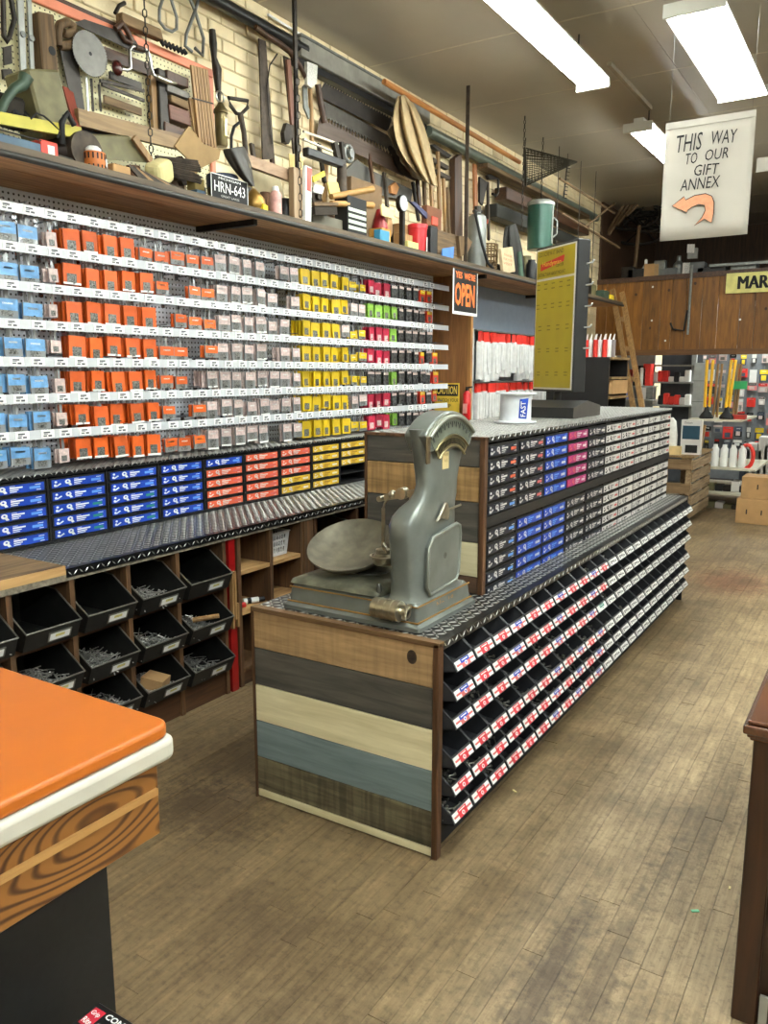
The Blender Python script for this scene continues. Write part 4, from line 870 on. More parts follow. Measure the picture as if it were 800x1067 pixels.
for j, (a, b, r, mt) in enumerate((((114,78), (147,90), .016, darksaw), ((104,84), (150,95), .007, dkmetal), ((106,88), (150,105), .007, dkmetal), ((108,103), (147,117), .018, oldwood_y))):
    q = MB(); q.bar(pc(*a), pc(*b), r*2, .012); tag(q.build(('mallet_shaft' if j == 3 else 'flat_file'), mt), FN[j]+' hanging slantwise on the tool board', 'file' if j < 3 else 'handle')
for j, (u, v0, v1) in enumerate(((90,80,116), (95,82,116), (103,88,116))):
    q = MB(); q.tube([pc(u, v0), pc(u+2, v1)], .006, 6); tag(q.build('chisel', dkmetal if j else steel), ['bright chisel hanging left of its two dark neighbours', 'middle dark chisel under the saw blade', 'right-hand dark chisel under the saw blade'][j], 'chisel', 'chisels under the saw blade')
slab('tan_post', 'tan wooden post on the right of the tool board', 'post', [(157,78), (165,81), (168,136), (160,133)], XT, .03, tan); slab('grey_plane', 'grey jack plane standing on end', 'plane', [(165,70), (173,74), (178,142), (168,138)], XT+.02, .05, darksaw, bevel=.004)
PLN = [('upper dark', brownwood, [(174,72), (197,82), (197,92), (174,84)]), ('second grey', sawst, [(174,86), (198,97), (198,104), (174,95)]), ('third reddish', wood('reddish_wood', (86, 50, 36), (126, 82, 60), 'Y'), [(176,108), (198,116), (200,132), (178,124)]), ('small pale', oldwood_y, [(178,98), (198,106), (198,115), (179,106)]), ('lowest dark', brownwood_y, [(172,126), (196,136), (196,146), (172,140)])]
for nm, mt, p in PLN: slab('bench_plane', nm+' wooden bench plane in the stack by the folding rules', 'plane', p, XT+.03, .06, mt, 'bench planes', .004)
o = thing('folding_rules', 'bundle of tan wooden slats hanging vertically beside the salmon rail', 'slats', pc(212, 150))
for j in range(6):
    q = MB(); q.bar(pc(199.5+j*3.0, 68+j*.9, XT+.05), pc(208+j*3.2, 148+j*1.2, XT+.05), .017, .012); q.build('slat', tan, o)
q = MB(); q.bar(pc(200, 102, XT+.06), pc(222, 108, XT+.06), .006, .004); q.build('tie_wire', dkmetal, o)
slab('pale_stick', 'pale stick beside the slat bundle', 'stick', [(197,102), (201,103), (206,140), (203,140)], XT+.04, .01, tan)
rod('pipe_wrench', 'dark iron wrench standing up the edge of the tool board', 'wrench', [(221,31), (222,45), (223,60), (226,72), (227,90), (228,105)], XT+.02, [.018, .022, .015, .026, .018, .012], dkmetal)
bl_ = thing('blow_lamp', 'slim brass lantern with glass ring on top', 'lantern', pc(231, 155, -3.3)); ax = pc(231, 153, -3.3)
q = MB(); q.lathe([(.03, 0), (.034, .01), (.034, .17), (.04, .175), (.04, .19), (.02, .215), (.012, .23)], ax, 16); q.build('body', M('old_brass', (96, 84, 52), .4, .6, var=.25), bl_, smooth=40)
MB().box(ax.x+.03, ax.x+.037, ax.y-.012, ax.y+.012, ax.z+.05, ax.z+.15).build('gauge_glass', M('pale_gauge', (206, 186, 96), .25), bl_)
q = MB(); q.tube([ax+Vector((0, .03*math.cos(6.2832*k/14), .26+.03*math.sin(6.2832*k/14))) for k in range(14)], .005, 6, closed=True); q.build('top_ring', steel, bl_)
o = thing('shovel_handle', 'dark D-shaped shovel grip leaning on the brick wall', 'shovel', pc(252, 165))
q = MB(); q.tube([pc(*p) for p in ((238,102), (258,105), (258,112), (251,119), (246,118), (240,110))], .011, 8, closed=True); q.build('grip', dkmetal, o, smooth=60); q = MB(); q.tube([pc(250,118), pc(254,138), Vector((-3.35, pc(258,164).y+.03, LZ))], [.018, .015, .017], 8); q.build('shaft', iron, o, smooth=60)
rod('bent_hose', 'black bent hose beside the shovel shaft', 'hose', [(249,128), (244,132), (241,142), (241,155)], XT+.02, .009, matte_black)
rod('wire_loop', 'grey wire loop hanging on the bricks', 'wire loop', [(171,-6), (166,10), (166,22), (172,30), (179,33), (184,30), (184,18), (179,2), (177,-6)], -3.39, .008, galv)
q = MB(); q.tube([onx(*p, -3.39) for p in ((196,-6), (204,14), (212,40), (211,58), (203,50))], .009, 8); q.tube([onx(*p, -3.385) for p in ((208,-6), (203,12), (194,36), (193,48), (200,54))], .009, 8); tag(q.build('ice_tongs', galv, smooth=60), 'crossed grey tongs hanging on the bricks', 'tongs')
def chain(name, label, p, q_, r=.012, n=None, mat=dkmetal, parent=None):
    p = Vector(p); q_ = Vector(q_); d = q_-p; L = d.length; n = n or max(3, int(L/(r*2.6))); q = MB(); dn = d.normalized(); a = dn.orthogonal().normalized(); b = dn.cross(a)
    for i in range(n):
        c = p+d*((i+.5)/n); s = a if i % 2 else b
        q.tube([c+dn*(r*1.5*math.cos(t*math.pi/3))+s*(r*.7*math.sin(t*math.pi/3)) for t in range(6)], r*.22, 4, closed=True)
    o = q.build(name, mat, parent); return tag(o, label, 'chain') if parent is None else o
ch = onx(150, 0, -3.05); chain('hanging_chain', 'thin dark chain hanging in front of the tool board', (ch.x, ch.y, CEIL), onx(158, 168, -3.05), .014)
rod('wood_hook', 'small dark hook above the brace drill', 'hook', [(120,14), (124,6), (130,3)], -3.39, .01, dkmetal)
rod('coil_spring', 'black coiled spring resting on the salmon rail', 'spring', [(168+2*k, 44+.85*k+(1.6 if k % 2 else -1.6)) for k in range(14)], XT+.01, .011, matte_black)
# scythes and long saws on the bricks
sy = thing('scythe', 'old scythe with bent dark snath and two long blades on the bricks', 'scythe', pc(290, 165))
q = MB(); q.tube([pc(*p, XT+.03) for p in ((266,28), (276,36), (292,46), (302,54), (312,68), (322,88))], [.016, .018, .018, .018, .016, .013], 8); q.build('snath', brownwood, sy, smooth=60)
for p in ([(270,40), (277,43), (286,166), (274,166)], [(296,58), (302,61), (313,160), (306,160)]):
    q = MB(); q.prism([pc(*a, XT) for a in p], (-.01, 0, 0)); q.build('blade', iron, sy)
q = MB(); q.prism([pc(*a, XT+.02) for a in ((299,62), (303,62), (308,130), (304,130))], (-.014, 0, 0)); q.build('side_bar', wood('red_brown_wood', (84, 50, 38), (120, 78, 60), 'Z'), sy)
rod('thin_wire_bow', 'thin bowed wire beside the scythe', 'wire', [(289,56), (281,68), (278,90), (280,120), (284,150)], XT+.01, .004, dkmetal)
slab('iron_pulley', 'small iron tackle hanging between the scythe blades', 'tackle', [(296,138), (299,128), (303,130), (305,142), (301,150), (297,148)], XT+.03, .03, dkmetal)
pipe = M('black_pipe', (40, 40, 40), .4, .4); ducm = M('galvanised_trunking', (146, 144, 135), .55, .1, var=.15)
p0 = onx(300, 42, -3.36); tag(MB().cyl((-3.36, 1.2, p0.z), (-3.36, onx(318, 52, -3.36).y, p0.z), .035, n=12).build('black_pipe', pipe, smooth=60), 'thick black pipe along the top of the brick wall', 'pipe')
rod('white_conduit', 'thin white conduit above the black pipe near the ceiling', 'conduit', [(279, 15), (372, 72)], -3.40, .008, white)
d0 = onx(314, 47, -3.33); d1 = onx(448, 130, -3.33)
du = thing('trunking', 'grey metal trunking along the top of the brick wall', 'trunking', (-3.37, (d0.y+d1.y)/2, d0.z-.06)); MB().box(-3.42, -3.33, d0.y, d1.y, d0.z-.06, d0.z+.06).build('channel', ducm, du, bevel=.004); MB().box(-3.43, -3.32, d0.y-.01, d1.y, d0.z+.052, d0.z+.066).build('lid', galv, du); MB().box(-3.42, -3.36, d0.y, d1.y, d0.z-.1, d0.z-.06).build('lower_batten', black, du)
g0 = onx(520, 175, -3.35); tag(MB().cyl((-3.35, d1.y, g0.z), (-3.35, 10.4, g0.z), .042, n=12).build('green_pipe', M('grey_green_pipe', (104, 112, 100), .35, .3), smooth=60), 'grey-green pipe running on along the upper wall', 'pipe')
rod('bamboo_pole', 'long orange-brown pole slung below the ceiling along the wall', 'pole', [(400, 85), (541, 169)], -3.18, .02, wood('orange_pole', (160, 96, 44), (206, 144, 82), 'Y'))
slab('white_fittings', 'white plastic hardware hanging by the scythe tip', 'fittings', [(320,64), (331,68), (330,86), (325,92), (320,88)], -3.3, .02, M('white_zinc', (214, 214, 206), .4, .2, var=.2, scale=90))
q = MB(); a = onx(307, 0, -2.96); q.box(-2.97, -2.955, a.y-.012, a.y+.012, LZ-.03, CEIL); sr = tag(q.build('hanger_strap', dkmetal), 'dark slotted steel strap from ceiling to shelf near the scythe', 'strap'); chain('hanger_chain', '', (-2.945, a.y-.01, 3.2), (-2.945, a.y+.0, 2.42), .016, parent=sr)
q = MB(); a = onx(489, 110, -2.96); q.box(-2.975, -2.945, a.y-.03, a.y-.024, LZ-.03, CEIL-.02); q.box(-2.975, -2.969, a.y-.03, a.y+.02, LZ-.03, CEIL-.02); tag(q.build('slotted_post', iron), 'brown slotted angle post from shelf to ceiling by the steel tank', 'post')
XS = -3.37
def sawteeth(e0, e1, n, dep): # jagged edge between two pixel points, teeth towards dep (du, dv)
    r = []
    for i in range(n):
        t = i/n; u = e0[0]+(e1[0]-e0[0])*t; v = e0[1]+(e1[1]-e0[1])*t; r += [(u, v), (u+dep[0]+(e1[0]-e0[0])/n*.5, v+dep[1]+(e1[1]-e0[1])/n*.5)]
    return r+[e1]
slab('crosscut_saw', 'uppermost two-man crosscut saw with teeth facing up', 'saw', sawteeth((338,87), (408,125), 26, (0, -2.6))+[(404,137), (337,103), (333,96)], XS+.02, .004, darksaw, 'crosscut saws')
slab('crosscut_saw', 'middle crosscut saw with teeth facing down', 'saw', [(337,105), (404,141), (414,156)]+sawteeth((413,158), (340,121), 24, (0, 3.6)), XS, .004, sawst, 'crosscut saws')
slab('crosscut_saw', 'lowest crosscut saw with teeth facing up', 'saw', sawteeth((333,124), (414,166), 26, (0, -4.2))+[(421,184), (330,140)], XS+.01, .004, wood('rusty_saw', (64, 52, 44), (92, 78, 68), 'Y', .6), 'crosscut saws')
rod('saw_grip', 'dark upright saw handle at the left of the crosscut saws', 'handle', [(331,88), (334,108), (338,128)], XS+.03, .02, brownwood)
rod('hammer_shaft', 'tan upright hammer handle beside the saw handle', 'handle', [(323,92), (324,110), (325,150)], XS+.03, .015, tan)
slab('zinc_pliers', 'bright pliers hanging left of the hammer handle', 'pliers', [(316,90), (320,86), (321,110), (326,122), (322,124), (317,112)], XS+.03, .012, galv)
cl = thing('reel_clamp', 'metal bar clamp with round reel above the black bracket', 'clamp', pc(360, 165)); Xc = -3.2
q = MB(); q.tube([pc(316, 137, Xc), pc(352, 150, Xc)], .009, 6); q.tube([pc(316, 145, Xc), pc(346, 158, Xc)], .009, 6); q.build('bars', M('pale_bars', (196, 190, 170), .4, .2), cl); q = MB(); c0 = pc(363, 160, Xc); q.tube([c0+Vector((0, .05*math.cos(6.28*k/14), .05*math.sin(6.28*k/14))) for k in range(14)], .013, 8, closed=True); q.cyl(c0-Vector((.03, 0, 0)), c0+Vector((.03, 0, 0)), .028, n=12); q.build('reel', galv, cl, smooth=50)
q = MB(); q.bar(pc(348, 148, Xc), pc(352, 166, Xc), .04, .03); q.bar(pc(355, 148, Xc), pc(357, 168, Xc), .03, .03); q.build('jaws', dkmetal, cl)
br_ = thing('iron_bracket', 'black iron bracket with pipe leg standing on the shelf', 'bracket', pc(340, 200)); q = MB(); q.bar(pc(318, 158, -3.15), pc(358, 172, -3.15), .05, .05); q.build('arm', black, br_, bevel=.006); q = MB(); q.cyl(pc(356, 172, -3.15), Vector((-3.15, pc(357, 205, -3.15).y, LZ)), .032, n=12); q.build('pipe_leg', iron, br_, smooth=50)
slab('grey_sheet_metal', 'dark metal frame on the bricks behind the reel clamp', 'frame', [(358,180), (372,166), (388,178), (430,198), (428,210), (384,200)], -3.38, .02, M('grey_sheet', (84, 82, 76), .6))
# cloth sack hanging from the pole
def cloth(name, label, cat, left, right, X, mat, amp=.03, nu=26):
    q = MB(); n = len(left); V = []
    for i in range(n):
        for k in range(nu+1):
            t = k/nu; u = left[i][0]*(1-t)+right[i][0]*t; v = left[i][1]*(1-t)+right[i][1]*t
            f = amp*(math.sin(t*17+i*.18)+.5*math.sin(t*31+1+i*.3))*min(1, i/2.5+.15)
            V.append(onx(u, v, X+f+.05*math.sin(math.pi*t)))
    W = nu+1; q.add(V, [(i*W+k, i*W+k+1, (i+1)*W+k+1, (i+1)*W+k) for i in range(n-1) for k in range(nu)])
    o = q.build(name, mat, smooth=180); s = o.modifiers.new('s', 'SOLIDIFY'); s.thickness = .006; s = o.modifiers.new('u', 'SUBSURF'); s.levels = s.render_levels = 1
    return tag(o, label, cat)
cloth('cloth_sack', 'long pleated beige cloth sack hanging from the pole', 'sack', [(415,100), (411,110), (409,122), (410,136), (413,150), (419,163), (428,175), (441,189)], [(421,98), (430,106), (436,118), (442,132), (447,148), (450,163), (453,180), (456,196)], -3.2, M('beige_cloth', (176, 154, 116), .9, var=.12, scale=12))
slab('grey_cloth_corner', 'grey-beige triangle of canvas showing under the cloth sack', 'canvas', [(404,136), (412,128), (416,150), (440,178), (454,194), (430,184), (414,160)], -3.3, .01, M('grey_canvas', (142, 134, 116), .9))
rod('iron_lock', 'cluster of black iron fittings below the saws', 'fittings', [(406,154), (412,160), (414,170), (420,178), (432,186)], -3.33, [.02, .03, .024, .03, .02], dkmetal)
VB = [(441,172,444,248,oldwood,'brown'), (448,170,451,240,tan,'tan'), (456,158,458,226,tan,'slim tan'), (462,186,464,248,tan,'orange-tan'), (434,176,437,215,brownwood,'dark')]
for j, (u0, v0, u1, v1, mt, nm) in enumerate(VB):
    q = MB(); q.bar(pc(u0, v0, -3.36), pc(u1, v1, -3.36), .035, .02); tag(q.build('leaning_board', mt), nm+' board leaning upright on the wall right of the cloth sack', 'board', 'boards leaning behind the shelf')
for j, (p, mt) in enumerate((([(449,151), (453,150), (471,162), (468,165), (460,160)], dkmetal), ([(452,164), (468,173), (467,177), (452,169)], iron), ([(455,176), (470,184), (469,188), (455,181)], iron))):
    slab('iron_plane', ['top black iron plane on the wall by the dark posts', 'middle rusty iron plane on the wall by the dark posts', 'lower rusty iron plane on the wall by the dark posts'][j], 'plane', p, -3.36, .04, mt, 'iron planes', .003)
slab('dark_post', 'wide dark wooden post left of the slotted post', 'post', [(474,165), (481,160), (482,248), (474,248)], -3.36, .05, brownwood); slab('orange_batten', 'orange batten right of the slotted post', 'batten', [(494,170), (497,172), (498,228), (495,226)], -3.36, .02, wood('orange_wood', (136, 78, 34), (176, 112, 56), 'Z'))
slab('axe_head', 'dark axe head hanging point down', 'axe', [(500,184), (508,190), (503,214), (500,210)], -3.36, .02, dkmetal)
o = thing('iron_hook', 'black iron hook with cast bracket', 'hook', pc(516, 182, -3.36)); q = MB(); q.prism([pc(*p, -3.36) for p in ((508,183), (514,180), (521,182), (524,186), (517,187), (510,187))], (-.03, 0, 0)); q.build('bracket', dkmetal, o); q = MB(); q.tube([pc(*p, -3.33) for p in ((519,187), (519,200), (517,204), (513,202))], .012, 8); q.build('hook', dkmetal, o, smooth=60)
for j, (a, b, mt) in enumerate((((525,201), (640,266), brownwood_y), ((515,219), (640,296), M('black_timber', (42, 42, 36), .7, var=.2)), ((505,172), (640,240), oldwood_y))):
    A = pc(*a, -3.3); hh = (.055, .06, .02)[j]
    tag(MB().box(-3.40, -3.27, A.y, 9.9, A.z-hh, A.z+hh).build('wall_timber', mt, bevel=.006), ['upper dark timber running along the far upper wall', 'lower black timber running along the far upper wall', 'thin timber rail above the two dark wall timbers'][j], 'timber', 'wall timbers')
# ------------------------------------------------------------------ things standing on the shelf, left to right
o = lbox('tool_chest', 'flat slate-blue metal toolbox at the left end of the shelf', 'toolbox', -30, 42, 140, -2.95, .2, bluebox); 
y0, y1 = onx(-30, 140, -2.95).y, onx(42, 140, -2.95).y; MB().box(-2.951, -2.945, y0, y1, 2.452, 2.456).build('lid_seam', matte_black, o)
o = lbox('red_box', 'small red cardboard box with white label beside the toolbox', 'box', 42, 60, 147, -2.95, .07, M('red_card', (190, 44, 38), .6)); A = onx(50, 158, -2.95); MB().box(-2.951, -2.948, A.y, A.y+.03, 2.40, 2.445).build('label', white, o)
q = MB(); q.bar(onx(-8, 122, -3.0), onx(84, 139, -3.0), .045, .02); tag(q.build('spirit_level', M('yellow_lacquer', (176, 166, 56), .4)), 'long yellow spirit level lying across the toolbox', 'level')
q = MB(); q.obox(onx(42, 112, -3.12), (.16, .16, .26), (.25, 0, 0)); tag(q.build('olive_case', olive, bevel=.01), 'tilted olive metal case behind the yellow level', 'case')
rod('green_horn', 'dark green curved iron handle at far left of the shelf', 'handle', [(0,118), (6,104), (14,93), (24,88), (27,80)], -3.05, [.018, .018, .02, .024, .03], dgreen)
for j, (u, v, s, mt, w) in enumerate(((5,112,.1,dkmetal,'black'), (14,124,.08,matte_black,'lower black'), (22,126,.07,dkmetal,'round-cornered dark'), (58,132,.11,oldwood,'brown'))):
    A = onx(u, v, -3.12); tag(MB().obox((A.x, A.y, max(A.z, LZ+s*.7)), (s, s*1.2, s), (.2*j, .3, .4*j)).build('machine_part', mt, bevel=.012), w+' machine part heaped behind the yellow level', 'machine part', 'machine parts heap')
rod('wire_tangle', 'black wire curling over the yellow level', 'wire', [(32,124), (38,118), (46,121), (54,128), (62,136), (66,120), (64,130), (60,144)], -2.99, .004, matte_black)
g = thing('bench_grinder', 'dark old bench grinder with round wheel', 'grinder', (-3.05, onx(78, 150, -3.05).y, LZ))
A = onx(86, 155, -3.0); q = MB(); q.cyl((-3.02, A.y, 2.47), (-2.97, A.y, 2.47), .08, n=20); q.build('wheel', iron, g, smooth=40); q = MB(); q.cyl((-3.1, A.y-.11, 2.46), (-3.02, A.y-.02, 2.47), .055, n=14); q.box(-3.12, -2.98, A.y-.14, A.y+.03, LZ+.001, LZ+.04); q.build('motor', dkmetal, g, smooth=40)
q = MB(); q.tube([(-3.0, A.y-.1, 2.48), (-2.98, A.y-.11, 2.56), (-2.98, A.y-.08, 2.60), (-2.98, A.y-.05, 2.56)], .012, 8); q.build('lever', matte_black, g, smooth=60)
for j, (p, q_) in enumerate((((67,92), (82,142)), ((72,96), (82,140)))):
    q = MB(); q.bar(onx(*p, -3.2), onx(*q_, -3.1), .03, .02); tag(q.build('red_bar', M('red_brown_paint', (128, 56, 40), .5)), ['left red-brown bar leaning behind the yellow level', 'right red-brown bar leaning behind the yellow level'][j], 'bar', 'red-brown bars')
q = MB(); q.bar(onx(80, 122, -3.12), onx(192, 150, -3.12), .07, .025); tag(q.build('long_plank', tan_y), 'long pale plank lying slantwise over the olive panel', 'plank')
q = MB(); q.prism([onx(*p, -3.02) for p in ((92,141), (136,143), (157,170), (112,166))], (-.02, 0, .01)); o = tag(q.build('olive_sheet', olive), 'flat olive-grey panel leaning under the long plank', 'panel'); q = MB(); q.bar(onx(139, 143, -3.0), onx(157, 168, -3.0), .03, .015); q.build('edge_strip', tan, o)
slab('navy_crate', 'navy blue crate edge under the long plank', 'crate', [(82,132), (130,141), (130,148), (82,140)], -3.16, .1, M('navy_paint', (32, 42, 64), .6))
A = onx(104, 176, -2.93); t = thing('tiger_can', 'short orange can with black tiger stripes and white label', 'can', (-2.96, A.y, LZ)); q = MB(); q.lathe([(.045, 0), (.046, .003), (.046, .075), (.043, .078)], (-2.96, A.y, LZ+.001), 20); q.build('can_body', M('tiger_orange', (196, 112, 48), .5), t, smooth=40)
q = MB()
for k in range(16):
    a = 6.2832*k/16
    for z0, z1 in ((.048, .072), (.006, .026)): q.obox((-2.96+.0465*math.cos(a), A.y+.0465*math.sin(a), LZ+(z0+z1)/2), (.003, .006, z1-z0), (0, 0, a))
q.build('stripes', matte_black, t)
MB().obox((-2.925, A.y+.033, LZ+.037), (.003, .034, .03), (0, 0, .75)).build('label', white, t); q = MB(); q.ball((-2.96, A.y-.005, LZ+.085), (.035, .035, .022), 10); q.build('white_cap', white, t, smooth=60)
lbox('open_carton', 'small open brown carton on the shelf edge right of the tiger can', 'carton', 118, 136, 172, -2.93, .07, kraft)
q = MB(); q.obox(onx(166, 180, -3.0), (.09, .14, .11), (.45, .2, .3)); tag(q.build('cream_bag', M('cream_paper', (206, 194, 140), .8, var=.1), bevel=.03, segs=3), 'crumpled cream paper bag on the shelf', 'bag')
o = thing('tool_bundle', 'heap of rusty hand tools below the cream bag', 'tools', onx(150, 190, -2.95))
for k in range(7):
    r = random.Random(k); q = MB(); q.bar(onx(134+k*4, 172+k*2, -2.96), onx(150+k*6, 190+k*1.2, -2.93), .014, .01); q.build('tool', (iron, dkmetal, tan)[k % 3], o)
o = thing('rod_bundle', 'bundle of thin rusty rods behind the cream bag', 'rods', onx(190, 180, -3.1))
for k in range(12):
    r = random.Random(k+9); q = MB(); q.tube([onx(158+r.uniform(0, 8), 163+k*1.4, -3.05-.01*(k % 3)), onx(206+r.uniform(-4, 6), 168+k*2.1, -3.05)], .006, 5); q.build('rod', iron, o)
slab('paper_sheet', 'brown folded paper sheet standing like a fan', 'paper', [(182,152), (197,131), (212,150), (230,156), (228,166), (208,176), (200,190), (196,166)], -3.1, .008, M('brown_paper', (150, 122, 82), .85))
A = onx(236, 190, -2.99); t = thing('navy_pail', 'navy and khaki pail behind the licence plate', 'pail', (-3.02, A.y, LZ)); q = MB(); q.lathe([(.07, 0), (.078, .09)], (-3.02, A.y, LZ+.001), 18); q.build('lower_band', M('khaki_paint', (74, 70, 48), .6, var=.3), t, smooth=40); q = MB(); q.lathe([(.078, .09), (.082, .15), (.08, .155)], (-3.02, A.y, LZ+.001), 18); q.build('upper_band', M('navy_blue', (38, 48, 70), .5), t, smooth=40)
cloth('leather_flap', 'dark leather flap with buff lining draped over the pail', 'flap', [(232,155), (234,163), (240,172), (246,180), (254,188), (262,194)], [(254,152), (257,160), (261,170), (262,178), (263,186), (265,195)], -2.93, M('dark_leather', (54, 50, 44), .5), .008, 10)
slab('buff_lining', 'buff torn lining hanging beside the leather flap', 'lining', [(247,163), (256,162), (261,174), (258,186), (252,178)], -2.905, .006, M('buff_cloth', (176, 164, 122), .9))
# licence plate
pp = [onx(216.5, 180, -2.905), onx(256.5, 196.5, -2.905), onx(255, 218.5, -2.895), onx(221, 208.5, -2.895)]
o = thing('licence_plate', 'black licence plate with white characters leaning at the shelf edge', 'licence plate', pp[3]); ya, yb = pp[0].y+.012, pp[1].y; zb_, zt_ = LZ+.004, LZ+.118
MB().box(-2.90, -2.897, ya, yb, zb_, zt_).build('plate', matte_black, o); q = MB()
for a, b in (((ya, zb_), (yb, zb_)), ((yb, zb_), (yb, zt_)), ((yb, zt_), (ya, zt_)), ((ya, zt_), (ya, zb_))): q.bar((-2.8965, a[0], a[1]), (-2.8965, b[0], b[1]), .004, .002)
q.build('white_border', white, o)
wd = yb-ya; lettering('HRN-643', (-2.897, ya+wd*.08, zb_+.034), (0,1,0), (0,0,1), wd*.84, .05, white, o); lettering('MICHIGAN', (-2.897, ya+wd*.2, zb_+.094), (0,1,0), (0,0,1), wd*.6, .011, white, o); lettering('GREAT LAKES', (-2.897, ya+wd*.25, zb_+.012), (0,1,0), (0,0,1), wd*.5, .011, M('dim_white', (170, 170, 164), .6), o)
lbox('grey_tin', 'small grey tin left of the licence plate', 'tin', 205, 214, 198, -2.94, .05, bluebox); lbox('dark_tin', 'dark flat tin at the shelf edge left of the plate', 'tin', 192, 204, 203, -2.93, .05, dkmetal)
lbox('dry_moss', 'clump of dry straw beside the paper sheet', 'straw', 203, 213, 186, -3.05, .06, M('straw', (136, 118, 66), .9, bump=.6))
A = onx(268, 222, -2.95); t = thing('brass_lamp', 'round brass lamp body with yellow card', 'lamp', (-2.97, A.y, LZ)); q = MB(); q.lathe([(.05, 0), (.062, .03), (.058, .07), (.03, .10), (.012, .12)], (-2.97, A.y, LZ+.001), 18); q.build('body', M('worn_brass', (150, 116, 56), .35, .7, var=.25), t, smooth=50); MB().obox((-2.92, A.y+.02, LZ+.02), (.02, .06, .04), (0, 0, .3)).build('yellow_card', yellow, t)
A = onx(289, 222, -2.95); t = thing('spray_can', 'red and white spray can with white cap', 'spray can', (-2.96, A.y, LZ)); q = MB(); q.lathe([(.032, 0), (.033, .004), (.033, .12), (.02, .138)], (-2.96, A.y, LZ+.001), 18); q.build('can_body', M('pinkish_can', (196, 150, 140), .4, var=.35, scale=25), t, smooth=40); q = MB(); q.lathe([(.02, .138), (.016, .16), (.014, .162)], (-2.96, A.y, LZ+.001), 14); q.build('cap', white, t, smooth=40)
q = MB(); q.bar(onx(248, 164, -3.1), onx(314, 188, -2.985), .06, .03); tag(q.build('cross_board', wood('pinkish_board', (140, 110, 84), (176, 146, 116), 'Y')), 'pale board lying across behind the spray can', 'board')
slab('cream_canvas', 'folded cream canvas hanging behind the spray can', 'canvas', [(262,172), (290,180), (304,234), (282,229), (264,224)], -3.2, .03, M('cream_canvas', (176, 164, 132), .9))
slab('yellow_paper', 'yellowish paper sheet pinned beside the steel strap', 'paper', [(301,160), (316,165), (315,178), (302,174)], -3.02, .004, M('manila', (206, 182, 118), .8))
P = lbox('upright_post', 'upright pale timber post on the shelf by the steel strap', 'post', 306, 315, 175, -2.95, .04, wood('grey_tan_post', (138, 112, 84), (172, 146, 112), 'Z')); 
o = slab('painted_stake', 'white stake with red painted upper half beside the post', 'stake', [(318,172), (325,175), (324,238), (318,236)], -2.93, .02, white); q = MB(); q.prism([onx(*p, -2.928) for p in ((320,174), (325,176), (324,200), (320,198))], (-.024, 0, 0)); q.build('red_band', M('coral_red', (206, 70, 52), .5), o)
for j, (p, mt) in enumerate((([(326,184), (338,178), (339,183), (327,190)], yellow), ([(341,190), (352,190), (355,203), (345,206)], M('pale_yellow', (220, 196, 110), .6)), ([(328,192), (338,195), (336,202), (327,200)], white))):
    slab('card_packet', ['yellow card leaning on the red stake', 'pale yellow card packet under the iron bracket', 'white card below the yellow card'][j], 'card', p, -2.99, .012, mt, 'cards by the stake')
o = thing('scrub_brush', 'wooden scrubbing brush with dark bristles', 'brush', onx(336, 225, -2.95)); q = MB(); q.bar(onx(324, 213, -2.94), onx(349, 213, -2.94), .02, .05); q.build('block', oldwood_y, o); q = MB(); q.bar(onx(325, 220, -2.945), onx(348, 220, -2.945), .045, .045); q.build('bristles', M('dark_bristle', (52, 44, 34), .9, bump=.8, bscale=200), o)
for j, (a, b) in enumerate((((345,205), (388,197)), ((345,212), (388,214)))):
    q = MB(); q.cyl(onx(*a, -2.97), onx(*b, -2.99), .017, .021, 10); tag(q.build('turned_stick', wood('amber_handle', (146, 104, 50), (186, 146, 84), 'Y'), smooth=50), ['upper thick wooden handle over the box stack', 'lower thick wooden handle over the box stack'][j], 'handle', 'thick wooden handles')
bx = lbox('boxed_set', 'black and white printed carton standing under the wooden handles', 'box', 362, 382, 206, -2.96, .1, matte_black); A0 = onx(362, 206, -2.96); A1 = onx(382, 206, -2.96)
for k in range(4): MB().box(-2.961, -2.957, A0.y+.008, A1.y-.012, LZ+.045+k*.036, LZ+.065+k*.036).build('print_band', M('pale_green_print', (190, 200, 184), .5), bx)
lbox('brush_box', 'grey-green flat box behind the scrubbing brush', 'box', 326, 362, 226, -3.0, .1, M('grey_box', (104, 100, 86), .7)); lbox('brown_carton', 'brown carton behind the red cone', 'carton', 366, 398, 189, -3.12, .12, M('dark_carton', (112, 88, 60), .8))
A = onx(397, 215, -2.98); t = thing('red_cone', 'dark red conical oil funnel', 'cone', (-2.99, A.y, LZ)); q = MB(); q.lathe([(.055, .1), (.055, .11), (.022, .225), (.02, .226)], (-2.99, A.y, LZ+.0), 20); q.build('cone', M('dark_red_enamel', (140, 26, 26), .4), t, smooth=40); MB().box(-3.04, -2.94, A.y-.055, A.y+.055, LZ+.001, LZ+.1).build('base', M('amber_card', (190, 140, 60), .7), t)
slab('mustard_card', 'mustard and white card under the red cone', 'card', [(397,213), (412,220), (409,228), (398,224)], -2.92, .01, M('white_yellow', (226, 206, 140), .6))
cc = onx(419, 212, -2.97); t = thing('dial_gauge', 'round white-faced dial gauge above the navy box', 'gauge', cc); q = MB(); q.lathe([(.055, -.02), (.058, -.015), (.058, .01), (.052, .012)], cc, 22, axis=(1,0,0)); q.build('case', dkmetal, t, smooth=40); q = MB(); q.lathe([(0, 0), (.05, 0), (.051, .001)], cc+Vector((.013, 0, 0)), 22, axis=(1,0,0)); q.build('face', M('gauge_face', (176, 180, 184), .3, var=.2, scale=60), t)
q = MB(); q.bar(cc-Vector((0, 0, .058)), Vector((cc.x, cc.y, LZ)), .03, .03); q.build('stem', dkmetal, t)
